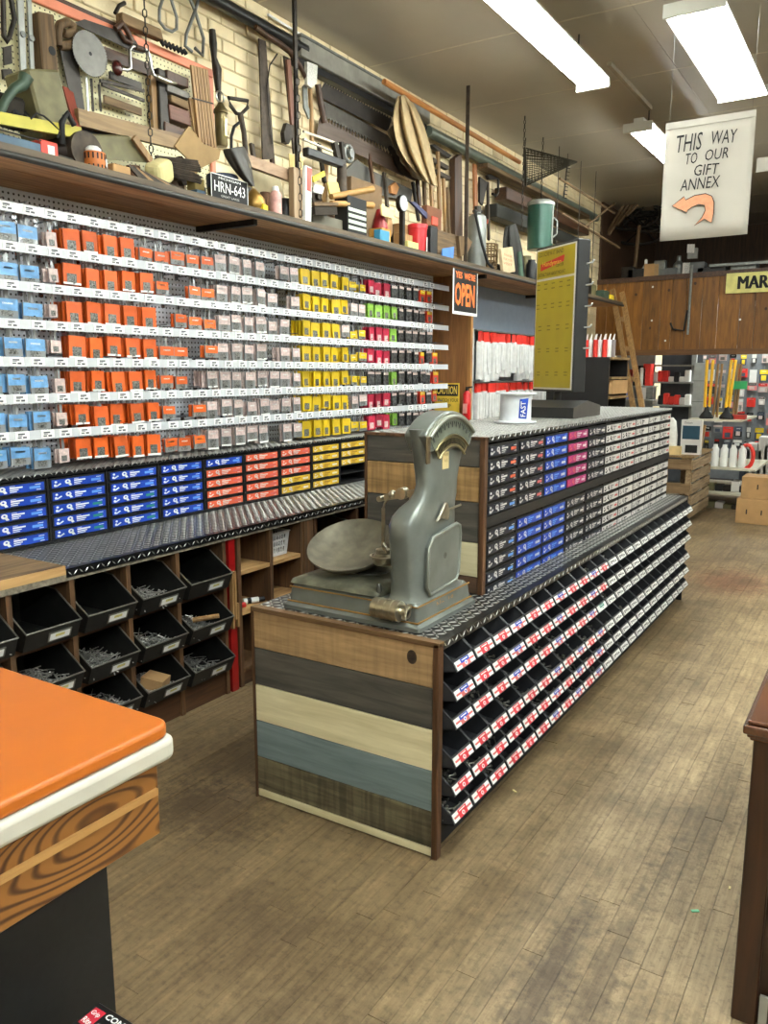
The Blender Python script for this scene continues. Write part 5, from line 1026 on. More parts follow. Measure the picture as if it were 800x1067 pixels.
slab('tan_leather_scrap', 'tan leather scrap above the gauge', 'leather', [(407,194), (412,190), (416,195), (413,203), (408,201)], -3.355, .03, M('tan_leather', (170, 118, 70), .7))
lbox('blue_box', 'small bright blue box at the shelf edge', 'box', 396, 406, 240, -2.93, .05, M('teal_blue_box', (58, 130, 162), .5)); lbox('navy_box', 'low navy box right of the blue box', 'box', 407, 426, 258, -2.94, .06, M('navy_box', (52, 62, 78), .6))
q = MB(); c0 = onx(402, 236, -3.05); q.lathe([(.07, -.03), (.07, .03)], c0, 18, axis=(1, .3, 0)); tag(q.build('wood_pulley', wood('pulley_wood', (140, 104, 66), (182, 144, 98), 'Z'), smooth=40), 'round wooden pulley behind the blue box', 'pulley')
for j, (u0, u1, v, X, mt, w) in enumerate(((418,430,244,-2.97,tan,'tan'), (425,436,252,-2.93,M('cream_yellow', (210, 196, 120), .6),'cream'), (417,428,234,-3.05,kraft,'upper brown'))): lbox('small_box', w+' small box between the gauge and the red bucket', 'box', u0, u1, v, X, .06, mt, 'small boxes by the red bucket')
A = onx(440, 262, -2.95); t = thing('red_bucket', 'red bucket with black and white label', 'bucket', (-2.99, A.y, LZ)); q = MB(); q.lathe([(.055, 0), (.06, .05), (.068, .17), (.072, .172), (.072, .20), (.068, .202)], (-2.99, A.y, LZ+.001), 20); q.build('pail', M('bright_red_plastic', (196, 40, 46), .35), t, smooth=40); q = MB(); q.obox((-2.935, A.y+.035, LZ+.06), (.006, .06, .11), (0, 0, .6)); q.build('label', white, t); MB().obox((-2.931, A.y+.037, LZ+.045), (.006, .036, .05), (0, 0, .6)).build('label_print', matte_black, t)
slab('blue_tool', 'dark blue handled tool leaning behind the red bucket', 'tool', [(428,210), (432,210), (452,228), (450,233)], -3.1, .02, M('dark_blue_grip', (48, 50, 84), .5)); t_ = lbox('wooden_tray', 'brown wooden tray standing on end with red card', 'tray', 445, 460, 216, -3.1, .05, M('red_brown_tray', (120, 72, 44), .6)); A = onx(453, 226, -3.09); MB().box(-3.099, -3.09, A.y-.04, A.y+.05, A.z-.06, A.z-.0).build('red_card', M('red_card2', (206, 84, 66), .6), t_)
lbox('black_case', 'tall black case right of the red bucket', 'case', 449, 456, 236, -2.97, .06, black); wb = lbox('wooden_crate', 'old wooden crate at the shelf edge by the slotted post', 'crate', 456, 482, 243, -3.0, .12, oldwood_y); slab('blue_card', 'small blue printed card propped on the wooden crate', 'card', [(461,259), (473,257), (472,276), (460,274)], -2.95, .006, M('card_blue', (70, 120, 186), .5))
slab('wood_wedge', 'round-ended grey wooden wedge leaning on the crate', 'wedge', [(478,246), (486,246), (492,252), (488,262), (480,268)], -2.97, .03, oldwood)
A = onx(503, 283, -3.0); t = thing('steel_tank', 'grey galvanised tank extinguisher with black hose', 'extinguisher', (-3.06, A.y, LZ)); q = MB(); q.lathe([(.075, 0), (.078, .01), (.078, .40), (.07, .44), (.03, .465), (.025, .50)], (-3.06, A.y, LZ+.001), 22); q.build('tank', M('galvanised_tank', (132, 134, 130), .45, .5, var=.12), t, smooth=40); q = MB(); q.cyl((-3.06, A.y-.07, LZ+.47), (-3.06, A.y+.07, LZ+.49), .014); q.cyl((-3.06, A.y, LZ+.46), (-3.06, A.y, LZ+.52), .03, n=10); q.build('valve', dkmetal, t)
q = MB(); q.tube([(-3.06, A.y-.06, LZ+.48), (-3.02, A.y-.11, LZ+.42), (-2.97, A.y-.09, LZ+.2), (-2.95, A.y-.02, LZ+.06), (-2.93, A.y+.05, LZ+.02)], .012, 8); q.build('hose', matte_black, t, smooth=60); MB().obox((-2.99, A.y+.045, LZ+.40), (.004, .04, .03), (0, 0, .6)).build('sticker', coral, t)
t = thing('wicker_basket', 'brown openwork basket beside the steel tank', 'basket', (-3.06, onx(516, 285, -3.0).y, LZ)); A = onx(516, 285, -3.0); q = MB()
for k in range(14):
    a = 6.2832*k/14; q.tube([(-3.06+.06*math.cos(a), A.y+.06*math.sin(a), LZ), (-3.06+.07*math.cos(a), A.y+.07*math.sin(a), LZ+.24)], .006, 5)
for z in (.0, .05, .1, .15, .2, .24): q.tube([(-3.06+(.061+.04*z)*math.cos(6.2832*k/14), A.y+(.061+.04*z)*math.sin(6.2832*k/14), LZ+.006+z) for k in range(14)], .007, 5, closed=True)
q.build('wickerwork', wood('wicker', (96, 74, 44), (140, 112, 72), 'Z'), t)
t = thing('paper_bag', 'kraft paper bag with red printing hanging over the shelf edge', 'bag', onx(530, 285, -2.93)); q = MB(); q.prism([onx(*p, -2.93) for p in ((522,259), (534,257), (537,283), (525,286))], (-.03, 0, 0)); q.build('bag_body', M('pale_kraft', (206, 184, 148), .8), t, bevel=.004)
a, b = onx(524.5, 270, -2.93), onx(534.5, 270, -2.93)
for k, s in enumerate(('THANK', 'FOR YOUR', 'VISIT')): lettering(s, (-2.93, a.y, a.z+.03-.035*k), (0,1,0), (0,0,1), (b.y-a.y)*.9, .02, M('rust_ink', (164, 84, 56), .6), t)
cloth('black_bag', 'black umbrella-like folded bag behind the paper bag', 'bag', [(526,236), (524,248), (523,260), (524,275), (528,292)], [(537,232), (541,246), (544,260), (546,276), (548,294)], -3.05, M('black_cloth', (40, 38, 34), .7), .02, 12)
q = MB(); q.cyl(onx(541, 262, -2.96), onx(543, 291, -2.96), .02, .024, 10); tag(q.build('green_bottle', M('grey_green_glass', (96, 120, 104), .2), smooth=50), 'grey-green bottle beside the black folded bag', 'bottle')
lbox('white_jar', 'small pale jar at the shelf edge left of the yellow display', 'jar', 534, 539, 286, -2.92, .03, offw)
# green lidded can on a chain and wire-mesh fish trap
A = onx(563, 232, -3.0); t = thing('green_can', 'green metal dustbin with silver lid hung on a chain', 'can', (A.x, A.y, A.z-.25)); q = MB(); q.lathe([(.115, -.25), (.12, -.245), (.125, .16)], A, 26); q.build('can_body', M('bottle_green_enamel', (44, 84, 70), .35, .2, var=.1), t, smooth=40); q = MB(); q.lathe([(.132, .15), (.132, .175), (.1, .2), (.02, .21)], A, 26); q.build('lid', silver, t, smooth=40); MB().box(A.x+.118, A.x+.126, A.y-.02, A.y+.005, A.z-.2, A.z+.15).build('side_strap', silver, t)
q = MB(); q.tube([A+Vector((.10, .075, .05)), A+Vector((.13, .10, .02)), A+Vector((.13, .10, -.1)), A+Vector((.10, .08, -.13))], .008, 6); q.build('handle', silver, t)
c1 = onx(546, 150, -3.0); chain('can_chain', '', (-3.0, A.y, CEIL), (-3.0, A.y, A.z+.2), .013, parent=t); c1 = onx(546, 150, -2.9); chain('hanging_chain', 'thin chain dropping past the wire fish trap beside the green can', (-2.9, c1.y, CEIL), (-2.9, c1.y, A.z-.18), .013)
cA = onx(547, 174, -3.15); ap = cA+Vector((.44, .20, .03)); t = thing('wire_fish_trap', 'cone-shaped wire mesh trap hanging below the ceiling', 'trap', (cA.x, cA.y, cA.z-.2)); q = MB(); r0 = .17; ax = (ap-cA).normalized(); s1 = ax.orthogonal().normalized(); s2 = ax.cross(s1)
def ringp(f, k, n=28): a = 6.2832*k/n; return cA+(ap-cA)*f+(s1*math.cos(a)+s2*math.sin(a))*r0*(1-f*.985)
for i in range(16): q.tube([ringp(i/16, k) for k in range(28)], .003 if i else .009, 4, closed=True)
for k in range(28): q.tube([ringp(0, k), ringp(1, k)], .003, 4)
q.build('mesh', M('dull_wire', (66, 62, 50), .6, .5), t); q = MB(); q.tube([ringp(0, 0), Vector((cA.x, cA.y, CEIL))], .003, 4); q.build('suspension_wire', dkmetal, t)
t = thing('spring_rake', 'narrow toothed iron strip hanging beside the fish trap', 'strip', onx(590, 205, -3.0)); a = onx(591, 171, -3.0); b = onx(587, 206, -3.0); q = MB(); q.tube([a, b], .008, 6); q.tube([a, Vector((a.x, a.y, CEIL))], .003, 4); q.build('spine', dkmetal, t)
q = MB()
for k in range(10): p = a+(b-a)*(k/9.0); q.tube([p, p+Vector((.0, .09, .01))], .005, 4)
q.build('teeth', dkmetal, t)
for j, (a, b) in enumerate((((583,186), (640,222)), ((585,222), (645,258)), ((610,236), (640,212)))): rod('thin_pole', ['upper thin pole slung along the far wall', 'lower thin pole slung along the far wall', 'short pole crossing upward near the loft'][j], 'pole', [a, b], -2.992, .013, oldwood_y, 'thin poles far along the wall')
for j, u in enumerate((578, 601, 617)):
    a = onx(u, 230, -3.0); tag(MB().cyl((-2.98, a.y, LZ-.02), (-2.98, a.y, CEIL), .004, n=6).build('hanger_rod', dkmetal), ['hanger rod just right of the green can', 'middle hanger rod on the far shelf', 'farthest hanger rod near the loft'][j], 'rod', 'hanger rods')
for j, (u, s, mt, w) in enumerate(((580, .16, black, 'black'), (590, .2, brownwood, 'brown'), (598, .13, galv, 'grey'), (606, .22, dkmetal, 'dark iron'), (614, .16, olive, 'olive'))):
    a = onx(u, 280, -3.05); tag(MB().box(-3.15, -3.02, a.y, a.y+s*1.2, LZ+.001, LZ+s).build('stored_box', mt, bevel=.008), w+' box on the far stretch of the high shelf', 'box', 'boxes far along the shelf')
for j, (u, s, mt, w) in enumerate(((627, .10, dgreen, 'green'), (634, .07, yellow, 'yellow'))):
    a = onx(u, 300, -2.95); tag(MB().box(-3.02, -2.92, a.y, a.y+s*2, LZ+.001, LZ+s).build('case', mt, bevel=.008), w+' case at the far end of the high shelf', 'case', 'cases at the shelf end')

# ------------------------------------------------------------------ second rank of shelf clutter: added filler, dark to stand in for shade
def jar(u, r, h, mt, name, label, cat, X=-3.27):
    a = onx(u, 200, X); q = MB(); q.lathe([(r*.95, 0), (r, h*.04), (r, h*.8), (r*.7, h*.92), (r*.7, h)], (X, a.y, LZ+.001), 16); tag(q.build(name, mt, smooth=40), label, cat)
def crate(u, w_, h, d, mt, name, label, cat, X=-3.22):
    a = onx(u, 200, X); t = thing(name, label, cat, (X-d/2, a.y+w_/2, LZ)); n = max(2, int(h/.05)); hh = h/n
    MB().box(X-d, X-.008, a.y+.004, a.y+w_-.004, LZ+.001, LZ+h-.01).build('inner_case', matte_black, t)
    for k in range(n): MB().box(X-.01, X, a.y, a.y+w_, LZ+.001+k*hh, LZ+(k+1)*hh-.003).build('slat', mt, t)
    for s in (0, w_-.015): MB().box(X-.004, X+.005, a.y+s, a.y+s+.015, LZ+.001, LZ+h).build('batten', mt, t)
def gear(u, v, r, mt, label, X=-3.15):
    c = onx(u, v, X); c.z = max(c.z, LZ+r); q = MB(); P = []
    for k in range(36):
        a = 6.2832*k/36; rr = r if (k//2) % 2 else r*.86; P.append(c+Vector((0, rr*math.cos(a), rr*math.sin(a))))
    q.prism(P, (-.03, 0, 0)); q.cyl(c-Vector((.04, 0, 0)), c+Vector((.02, 0, 0)), r*.3, n=12); tag(q.build('iron_gear', mt), label, 'gear')
darkwood = wood('shade_dark_wood', (44, 34, 24), (82, 66, 46), 'Y', .8); rustp = M('rust_tin', (98, 66, 42), .7, .3, var=.4, scale=25)
crate(112, .24, .10, .1, darkwood, 'flat_crate', 'dark slatted crate behind the tiger can', 'crate'); jar(140, .05, .16, rustp, 'rusty_tin', 'rusty tin standing behind the small open carton', 'tin'); jar(152, .04, .13, dgreen, 'oil_bottle', 'dark green oil bottle behind the cream bag', 'bottle')
crate(160, .22, .15, .1, oldwood_y, 'slatted_box', 'weathered slatted box behind the rod bundle', 'crate'); gear(192, 178, .07, iron, 'rusty gear wheel leaning by the rod bundle'); jar(205, .05, .17, dkmetal, 'iron_pot', 'iron pot between the straw and the paper sheet', 'pot')
crate(250, .26, .17, .1, darkwood, 'tool_crate', 'dark slatted crate behind the brass lamp', 'crate'); jar(276, .04, .16, rustp, 'rust_can', 'rust-brown can between brass lamp and spray can', 'can', -3.1); jar(297, .045, .14, black, 'black_tin', 'black tin right of the spray can', 'tin', -3.05); gear(262, 205, .05, dkmetal, 'small dark gear beside the brass lamp', -3.02)
crate(318, .3, .13, .12, darkwood, 'long_crate', 'dark slatted crate behind the red-topped stake', 'crate'); jar(334, .045, .2, bluebox, 'blue_tin', 'slate blue tin behind the yellow cards', 'tin'); jar(345, .05, .16, rustp, 'paint_tin', 'brown paint tin under the iron bracket', 'tin', -3.2); gear(330, 205, .055, iron, 'rusty gear lying behind the scrubbing brush', -3.05)
crate(384, .3, .16, .1, oldwood_y, 'wooden_box', 'old wooden box behind the red cone', 'crate'); jar(409, .05, .22, black, 'black_bottle', 'black bottle between red cone and gauge', 'bottle', -3.2); jar(424, .055, .2, rustp, 'rusty_drum', 'rusty drum behind the gauge', 'drum', -3.25); crate(428, .4, .2, .1, darkwood, 'deep_crate', 'deep dark crate behind the red bucket', 'crate')
jar(470, .06, .26, dkmetal, 'iron_churn', 'dark iron churn behind the wooden crate', 'churn', -3.25); crate(508, .5, .16, .1, darkwood, 'shelf_crate', 'dark crate behind the wicker basket', 'crate'); jar(550, .07, .26, olive, 'olive_jar', 'olive jar on the shelf under the green can', 'jar', -3.1); jar(556, .05, .2, black, 'squat_bottle', 'squat black bottle left of the yellow display', 'bottle', -2.98)
for j, (u0, v0, u1, v1, mt) in enumerate(((262,150,270,205,iron), (283,160,286,200,brownwood), (332,150,338,190,dkmetal), (340,168,338,218,tan), (384,160,390,200,brownwood), (400,180,404,222,iron), (430,190,436,230,dkmetal), (466,196,468,246,oldwood), (486,180,487,250,brownwood), (508,190,509,250,iron))):
    q = MB(); q.bar(pc(u0, v0, -3.37), pc(u1, v1, -3.30), .028, .02); tag(q.build('iron_bar', mt), '%s upright bar from left leaning against the bricks behind the shelf clutter' % ORD[j], 'bar', 'bars leaning on the bricks')
# ================================================================== BEYOND THE PEGBOARD
og = wood('orange_ply', (118, 74, 36), (160, 108, 58), 'Z', .5)
pt = thing('partition', 'orange-brown plywood partition at the end of the grey pegboard', 'partition', (-3.2, 6.24, 0)); MB().box(-3.40, -3.06, 6.23, 6.25, .815, 2.345).build('panel', og, pt); MB().box(-3.06, -3.03, 6.22, 6.26, .815, 2.345).build('edge_batten', wood('amber_batten', (140, 94, 46), (178, 128, 70), 'Z'), pt)
gw = M('blue_grey_board', (128, 138, 152), .6, var=.05)
tag(MB().box(-3.43, -3.36, 6.26, 9.95, 0, 2.345).build('grey_wall_board', gw), 'plain blue-grey wall board behind the white plumbing packages', 'wall board')
# OPEN sign
A, B = onx(472.5, 285, -2.855), onx(498, 290, -2.855); zb = onx(474, 327, -2.855).z; zt = zb+.42*0+(onx(472.5, 279, -2.855).z-zb)
sn = thing('open_sign', 'black sign with orange letters saying YES WE\'RE OPEN hanging from the high shelf', 'sign', (-2.857, (A.y+B.y)/2, zb)); W_ = B.y-A.y; H_ = zt-zb
MB().box(-2.861, -2.858, A.y, B.y, zb, zt).build('card', white, sn); MB().box(-2.858, -2.857, A.y+.018, B.y-.012, zb+.022, zt).build('black_field', matte_black, sn)
os_ = M('fluorescent_orange', (246, 120, 52), .5)
lettering('YES', (-2.857, A.y+.035, zb+H_*.80), (0,1,0), (0,0,1), W_*.27, H_*.15, os_, sn, bold=.03); lettering("WE'RE", (-2.857, A.y+W_*.43, zb+H_*.80), (0,1,0), (0,0,1), W_*.46, H_*.15, os_, sn, bold=.03); lettering('OPEN', (-2.857, A.y+.03, zb+H_*.19), (0,1,0), (0,0,1), W_*.80, H_*.52, os_, sn, bold=.03)
# caution sign and extinguisher
yy = 6.215; a = ony(453, 399, yy); b = ony(478, 430, yy); cs = thing('caution_sign', 'yellow CAUTION sign with black band on the partition', 'sign', (a.x, yy, b.z-.05)); MB().box(a.x, b.x, yy-.002, yy+.006, b.z-.05, a.z).build('sheet', M('caution_yellow', (228, 190, 60), .5), cs); MB().box(a.x+.01, b.x-.01, yy-.0035, yy, a.z-.11, a.z-.012).build('black_band', matte_black, cs)
lettering('CAUTION', (a.x+.02, yy-.0035, a.z-.095), (1,0,0), (0,0,1), b.x-a.x-.04, .07, M('caution_letters', (232, 200, 90), .5), cs, bold=.02); lettering('WATCH YOUR', (a.x+.03, yy-.002, a.z-.16), (1,0,0), (0,0,1), .2, .03, matte_black, cs); lettering('STEP', (a.x+.05, yy-.002, a.z-.21), (1,0,0), (0,0,1), .11, .03, matte_black, cs)
c = ony(486, 428, 6.18); ex = thing('fire_extinguisher', 'small red fire extinguisher by the partition edge', 'extinguisher', (c.x, 6.18, c.z-.12)); q = MB(); q.lathe([(.03, -.12), (.034, -.115), (.034, .14), (.014, .165)], c, 16); q.build('cylinder', M('extinguisher_red', (196, 24, 26), .3), ex, smooth=40); q = MB(); q.cyl(c+Vector((0, 0, .16)), c+Vector((0, 0, .2)), .012); q.bar(c+Vector((-.01, 0, .19)), c+Vector((.05, 0, .2)), .012, .012, (0,0,1)); q.build('valve', black, ex); MB().box(c.x-.02, c.x+.02, 6.18-.036, 6.18-.03, c.z-.02, c.z+.06).build('label', M('pink_label', (226, 150, 140), .5), ex)
MB().box(c.x-.01, c.x+.01, 6.19, 6.235, c.z-.02, c.z+.02).build('wall_bracket', black, ex)
# white package rack
pr = thing('package_rack', 'white slotted rack of bagged plumbing parts', 'rack', (-3.25, 7.3, 0)); up = M('light_grey_upright', (186, 188, 186), .5)
for y in (6.34, 8.62): MB().box(-3.12, -3.06, y-.03, y+.01, .0, 1.92).build('upright', up, pr)
MB().box(-3.36, -3.13, 6.34, 8.62, 0, .12).build('plinth', up, pr); MB().box(-3.35, -3.33, 6.34, 8.62, .12, 1.92).build('perforated_back', M('grey_perf', (148, 154, 160), .5), pr)
for z in (1.90, 1.46, 1.06): MB().box(-3.34, -3.03, 6.34, 8.6, z, z+.012).build('hang_bar', galv, pr)
bagm = M('bagged_white_pipe', (216, 216, 214), .3, var=.12, scale=18, coat=.3); redh = M('red_header', (210, 46, 34), .5, var=.1, scale=40)
def bag_mesh(w, h):
    q = MB(); q.loft([rrect(-.03, .03, -w/2, w/2, z, .015, 2) for z in (-h, -h*.9, -h*.2)], 0); q.box(-.012, .014, -w/2, w/2, -h*.22, 0, 1); q.tube([(.032, -w*.15, -h*.25), (.036, -w*.2, -h*.6), (.034, .0, -h*.85), (.036, w*.3, -h*.8)], .012, 6, 0); q.tube([(.03, w*.25, -h*.25), (.03, w*.25, -h*.85)], .014, 6, 0)
    return q.build('b', [bagm, redh], thing_zero, smooth=40).data
G1, G2, G3 = bag_mesh(.11, .42), bag_mesh(.10, .22), bag_mesh(.10, .4)
for r, (z, n, me) in enumerate(((1.895, 18, G1), (1.455, 18, G3), (1.055, 18, G3))):
    for k in range(n):
        o = link_mesh('pipe_package', me, (-3.045+rp.uniform(-.02, .02), 6.42+k*.12, z)); o.rotation_euler = (rp.uniform(-.05, .05), 0, rp.uniform(-.35, .35)); o.scale = (1, rp.uniform(.7, 1), rp.uniform(.82, 1.03)); tag(o, 'bagged white pipe kit with red header, %s in the %s row of rack' % (ORD[k], ('upper', 'middle', 'lower')[r]), 'package', 'bagged pipe kits')
# ================================================================== ON TOP OF THE ISLAND RACK
bx0, by0 = -1.345, 3.94; by1 = onx(624.6, 431.5, bx0).y; ze = onx(598.4, 425, bx0).z; zr = onx(611, 417.5, bx0).z; t0 = TZ+.0035
yd = thing('yellow_display', 'tall yellow rotating display panel on a black gabled stand', 'display stand', (-1.55, (by0+by1)/2, t0))
q = MB(); q.prism([(bx0, by0, t0), (bx0, by1, t0), (bx0, by1, ze), (bx0, (by0+by1)/2, zr), (bx0, by0, ze)], (-.395, 0, 0)); q.build('gabled_base', M('stand_black', (30, 29, 28), .5), yd)
q = MB(); q.prism([(bx0+.002, by0, t0), (bx0+.002, by1, t0), (bx0+.002, by1, ze), (bx0+.002, (by0+by1)/2, zr), (bx0+.002, by0, ze)], (-.003, 0, 0)); q.build('gable_end', M('dark_grey_end', (74, 68, 62), .6), yd)
P0 = Vector((-1.40, 4.08, 0)); dr_ = Vector((-.809, .588, 0)); nr_ = Vector((.588, .809, 0)); pw = .384; zb0 = ony(597.5, 409, 4.08).z; zt0 = ony(605, 248, 4.08).z
def dp_(s, z, e=0): return P0+dr_*s-nr_*e+Vector((0, 0, z))
q = MB(); q.prism([dp_(0, zb0), dp_(pw, zb0), dp_(pw, zt0), dp_(0, zt0)], nr_*.075); q.build('case', black, yd, bevel=.004)
q = MB(); c = dp_(pw*.5, 0)+nr_*.037; q.cyl((c.x, c.y, zr-.03), (c.x, c.y, zb0+.01), .02, n=12); q.build('spindle', black, yd, smooth=50)
yel = M('display_yellow', (166, 148, 24), .5, var=.04)
q = MB(); q.prism([dp_(.012, zb0+.012), dp_(pw-.012, zb0+.012), dp_(pw-.012, zt0-.012), dp_(.012, zt0-.012)], -nr_*.003); q.build('panel_border', offw, yd)
zs = zt0-.17
q = MB(); q.prism([dp_(.02, zb0+.022, .003), dp_(pw-.02, zb0+.022, .003), dp_(pw-.02, zs-.008, .003), dp_(.02, zs-.008, .003)], -nr_*.002); q.prism([dp_(.02, zs+.004, .003), dp_(pw-.02, zs+.004, .003), dp_(pw-.02, zt0-.02, .003), dp_(.02, zt0-.02, .003)], -nr_*.002); q.build('yellow_panel', yel, yd)
rd = -dr_
q = MB(); q.prism([dp_(pw-.055, zs+.045, .005), dp_(.115, zs+.075, .005), dp_(.11, zs+.107, .005), dp_(pw-.055, zs+.08, .005)], -nr_*.0006); q.build('red_banner', red, yd)
def ytext(s, s0, z, w_, h_, mt, up=(0,0,1)): lettering(s, dp_(pw-s0, z, .0055), rd, up, w_, h_, mt, yd, off=.0008)
ytext('GO-SCREW-IT BAND', .035, zs+.118, .23, .022, M('ink_brown', (60, 52, 20), .6)); ytext('Handyman', .075, zs+.058, .17, .032, M('banner_ink', (236, 200, 60), .5), (.0, 0, 1)); ytext('CENTER', .2, zs+.052, .07, .016, M('ink_brown', (60, 52, 20), .6)); ytext('DISTINCT SAW ABOUT MOUNT', .035, zs+.015, .25, .018, M('ink_brown', (60, 52, 20), .6))
q = MB()
for z in (zs-.03, zs-.055, zs-.135, zs-.155, zs-.25, zs-.27, zs-.37, zs-.385, zb0+.10, zb0+.085):
    for k in range(5 if z > zs-.2 else 4): s = .05+k*(.07 if z > zs-.2 else .085); q.prism([dp_(s, z, .005), dp_(s+.03, z, .005), dp_(s+.03, z+.006, .005), dp_(s, z+.006, .005)], -nr_*.0004)
q.build('caption_lines', M('ink_olive', (120, 106, 20), .6), yd)
for k in range(5):
    z = zt0-.12-k*.105; p = dp_(0, z)+nr_*.055; q = MB(); q.tube([p, p-dr_*.05, p-dr_*.06+Vector((0, 0, .012))], .004, 6); q.build('white_hook', white, yd, smooth=60)
c = Vector((-1.478, 3.52, t0)); sp = thing('wire_spool', 'white plastic spool lettered FAST in blue', 'spool', c); q = MB(); q.lathe([(.098, 0), (.098, .006), (.072, .008), (.072, .128), (.096, .130), (.096, .136)], c, 32); q.build('spool_body', M('white_spool', (224, 228, 232), .35), sp, smooth=35)
vd = (Vector((0, 0, 0))-Vector((c.x, c.y, 0))).normalized(); n_ = Matrix.Rotation(math.radians(28), 3, 'Z') @ vd; r_ = Vector((-n_.y, n_.x, 0)); c0 = c+n_*.0725
q = MB(); q.prism([c0+r_*-.022+Vector((0, 0, .022)), c0+r_*.018+Vector((0, 0, .018)), c0+r_*.026+Vector((0, 0, .112)), c0+r_*-.018+Vector((0, 0, .108))], n_*.001); q.build('blue_patch', blue, sp)
lettering('FAST', c0+r_*.012+n_*.001+Vector((0, 0, .028)), (0,0,1), -r_, .07, .026, white, sp, bold=.02)
# ================================================================== FAR CABINET, LADDER, LOFT
kb = thing('cubby_cabinet', 'tall black-sided cabinet with wooden cubbyholes behind the yellow display', 'cabinet', (-2.26, 7.3, 0)); zt1 = ony(625, 372, 7.0).z; xa, xb_ = ony(603, 400, 7.0).x, ony(636, 400, 7.0).x
MB().box(xa-.3, xb_-.02, 7.0, 7.02, 0, zt1).build('side_panel', black, kb); MB().box(xa-.3, xb_-.02, 7.56, 7.58, 0, zt1).build('side_panel', black, kb); MB().box(xa-.3, xb_-.3, 7.02, 7.56, 0, zt1).build('core', brownwood, kb)
for k in range(8): MB().box(xb_-.3, xb_, 7.02, 7.56, zt1-.02-k*.17, zt1-k*.17).build('shelf', tan_y, kb)
for k in range(4):
    o = MB().box(xb_-.25, xb_+.004, 7.06, 7.52, zt1-.32-k*.34+.002, zt1-.2-k*.34).build('cubby_carton', (kraft, offw)[k % 2]); tag(o, '%s carton in the cubbyholes of the black cabinet' % ('topmost', 'second', 'third', 'lowest')[k], 'carton', 'cubbyhole cartons')
for k in range(9):
    x = xa+.02+k*(xb_-xa-.06)/8; t = thing('caulk_tube', 'caulk tube standing on the black cabinet, %s from left' % ORD[k], 'tube', (x, 7.1+.03*(k % 3), zt1), 'caulk tubes on the cabinet'); q = MB(); q.cyl((x, 7.1+.03*(k % 3), zt1+.001), (x, 7.1+.03*(k % 3), zt1+.15), .022, n=10); q.build('tube_body', (redh, white, M('grey_tube', (130, 120, 120), .4))[k % 3], t, smooth=40); q = MB(); q.cyl((x, 7.1+.03*(k % 3), zt1+.15), (x+.01, 7.1+.03*(k % 3), zt1+.2), .009, .004, 8); q.build('nozzle', white, t, smooth=40)
ld = thing('wooden_ladder', 'wooden ladder leaning against the loft front', 'ladder', (-2.2, 9.0, 0))
def lrail(p, q_, y0, y1):
    a = ony(*p, y0); b = ony(*q_, y1); d = (b-a); e = a+d*(a.z/(a.z-b.z)); return a, e
a1, e1 = lrail((638,302), (658.5,419), 10.6, 9.7); a2, e2 = lrail((648,305), (667.5,417), 10.6, 9.75)
for a, e in ((a1, e1), (a2, e2)): q = MB(); q.bar(a, e, .06, .035, (0,1,0)); q.build('rail', tan, ld)
for k in range(1, 7): f = k/7.0; q = MB(); q.bar(a1+(e1-a1)*f, a2+(e2-a2)*f, .05, .025, (0,1,0)); q.build('rung', tan, ld)
# loft: knotty pine boarding, dark store above, shop continuing underneath
LY = 10.8; pine = wood('knotty_pine', (94, 58, 14), (140, 91, 28), 'Z', .5, 8, 3.0, .16)
zl0 = ony(700, 370, LY).z; zl1 = ony(700, 288, LY).z
lf = thing('pine_loft', 'knotty pine boarded loft front across the back of the shop', 'loft front', (0, LY, zl0))
x = -3.43; k = 0; rl = random.Random(2)
while x < 4.0:
    w_ = rl.choice((.14, .19, .22, .25, .17)); MB().box(x+.002, min(x+w_, 4.08)-.002, LY, LY+.02, zl0+.06, zl1+.012*(x+3)).build('board', pine, lf, bevel=.003); 
    if rl.random() < .9: MB().lathe([(0, 0), (.014, 0), (.016, .001)], (x+w_*rl.uniform(.3, .7), LY-.0005, rl.uniform(zl0+.15, zl1-.1)), 10, axis=(0,-1,0), sx=rl.uniform(.7, 1.3), sy=1.2).build('knot', M('pine_knot', (62, 34, 16), .6), lf)
    x += w_
MB().box(-3.43, 4.08, LY-.012, LY+.02, zl0, zl0+.07).build('bottom_rail', wood('pine_rail', (88, 56, 26), (122, 82, 42), 'X', .45), lf); q = MB(); q.bar((-3.43, LY, zl1-.02), (4.08, LY, zl1+.075), .04, .06, (0,0,1)); q.build('top_rail', brownwood_y, lf)
for j, (u, v) in enumerate(((680,299), (679,334), (693,355), (771,333))):
    p = ony(u, v, LY); MB().lathe([(0, 0), (.012, 0), (.013, .002)], p-Vector((0, .002, 0)), 10, axis=(0,-1,0)).build('white_peg', white, lf)
struct(MB().box(-3.43, 4.1, LY+.02, 16.1, 2.45, 2.55).build('floor_loft', brownwood_y)); dkp_ = wood('dark_panelling', (48, 32, 18), (82, 56, 34), 'Z', .6); struct(MB().box(-3.43, 4.1, 13.6, 13.7, 2.55, CEIL).build('wall_loft', dkp_)); struct(MB().box(-3.43, 4.1, 16.1, 16.2, 0, CEIL).build('wall_back', M('grey_back_wall', (104, 108, 116), .7)))
struct(MB().box(-3.44, -3.40, 10.82, 13.6, 2.55, CEIL).build('wall_loft_side', dkp_))
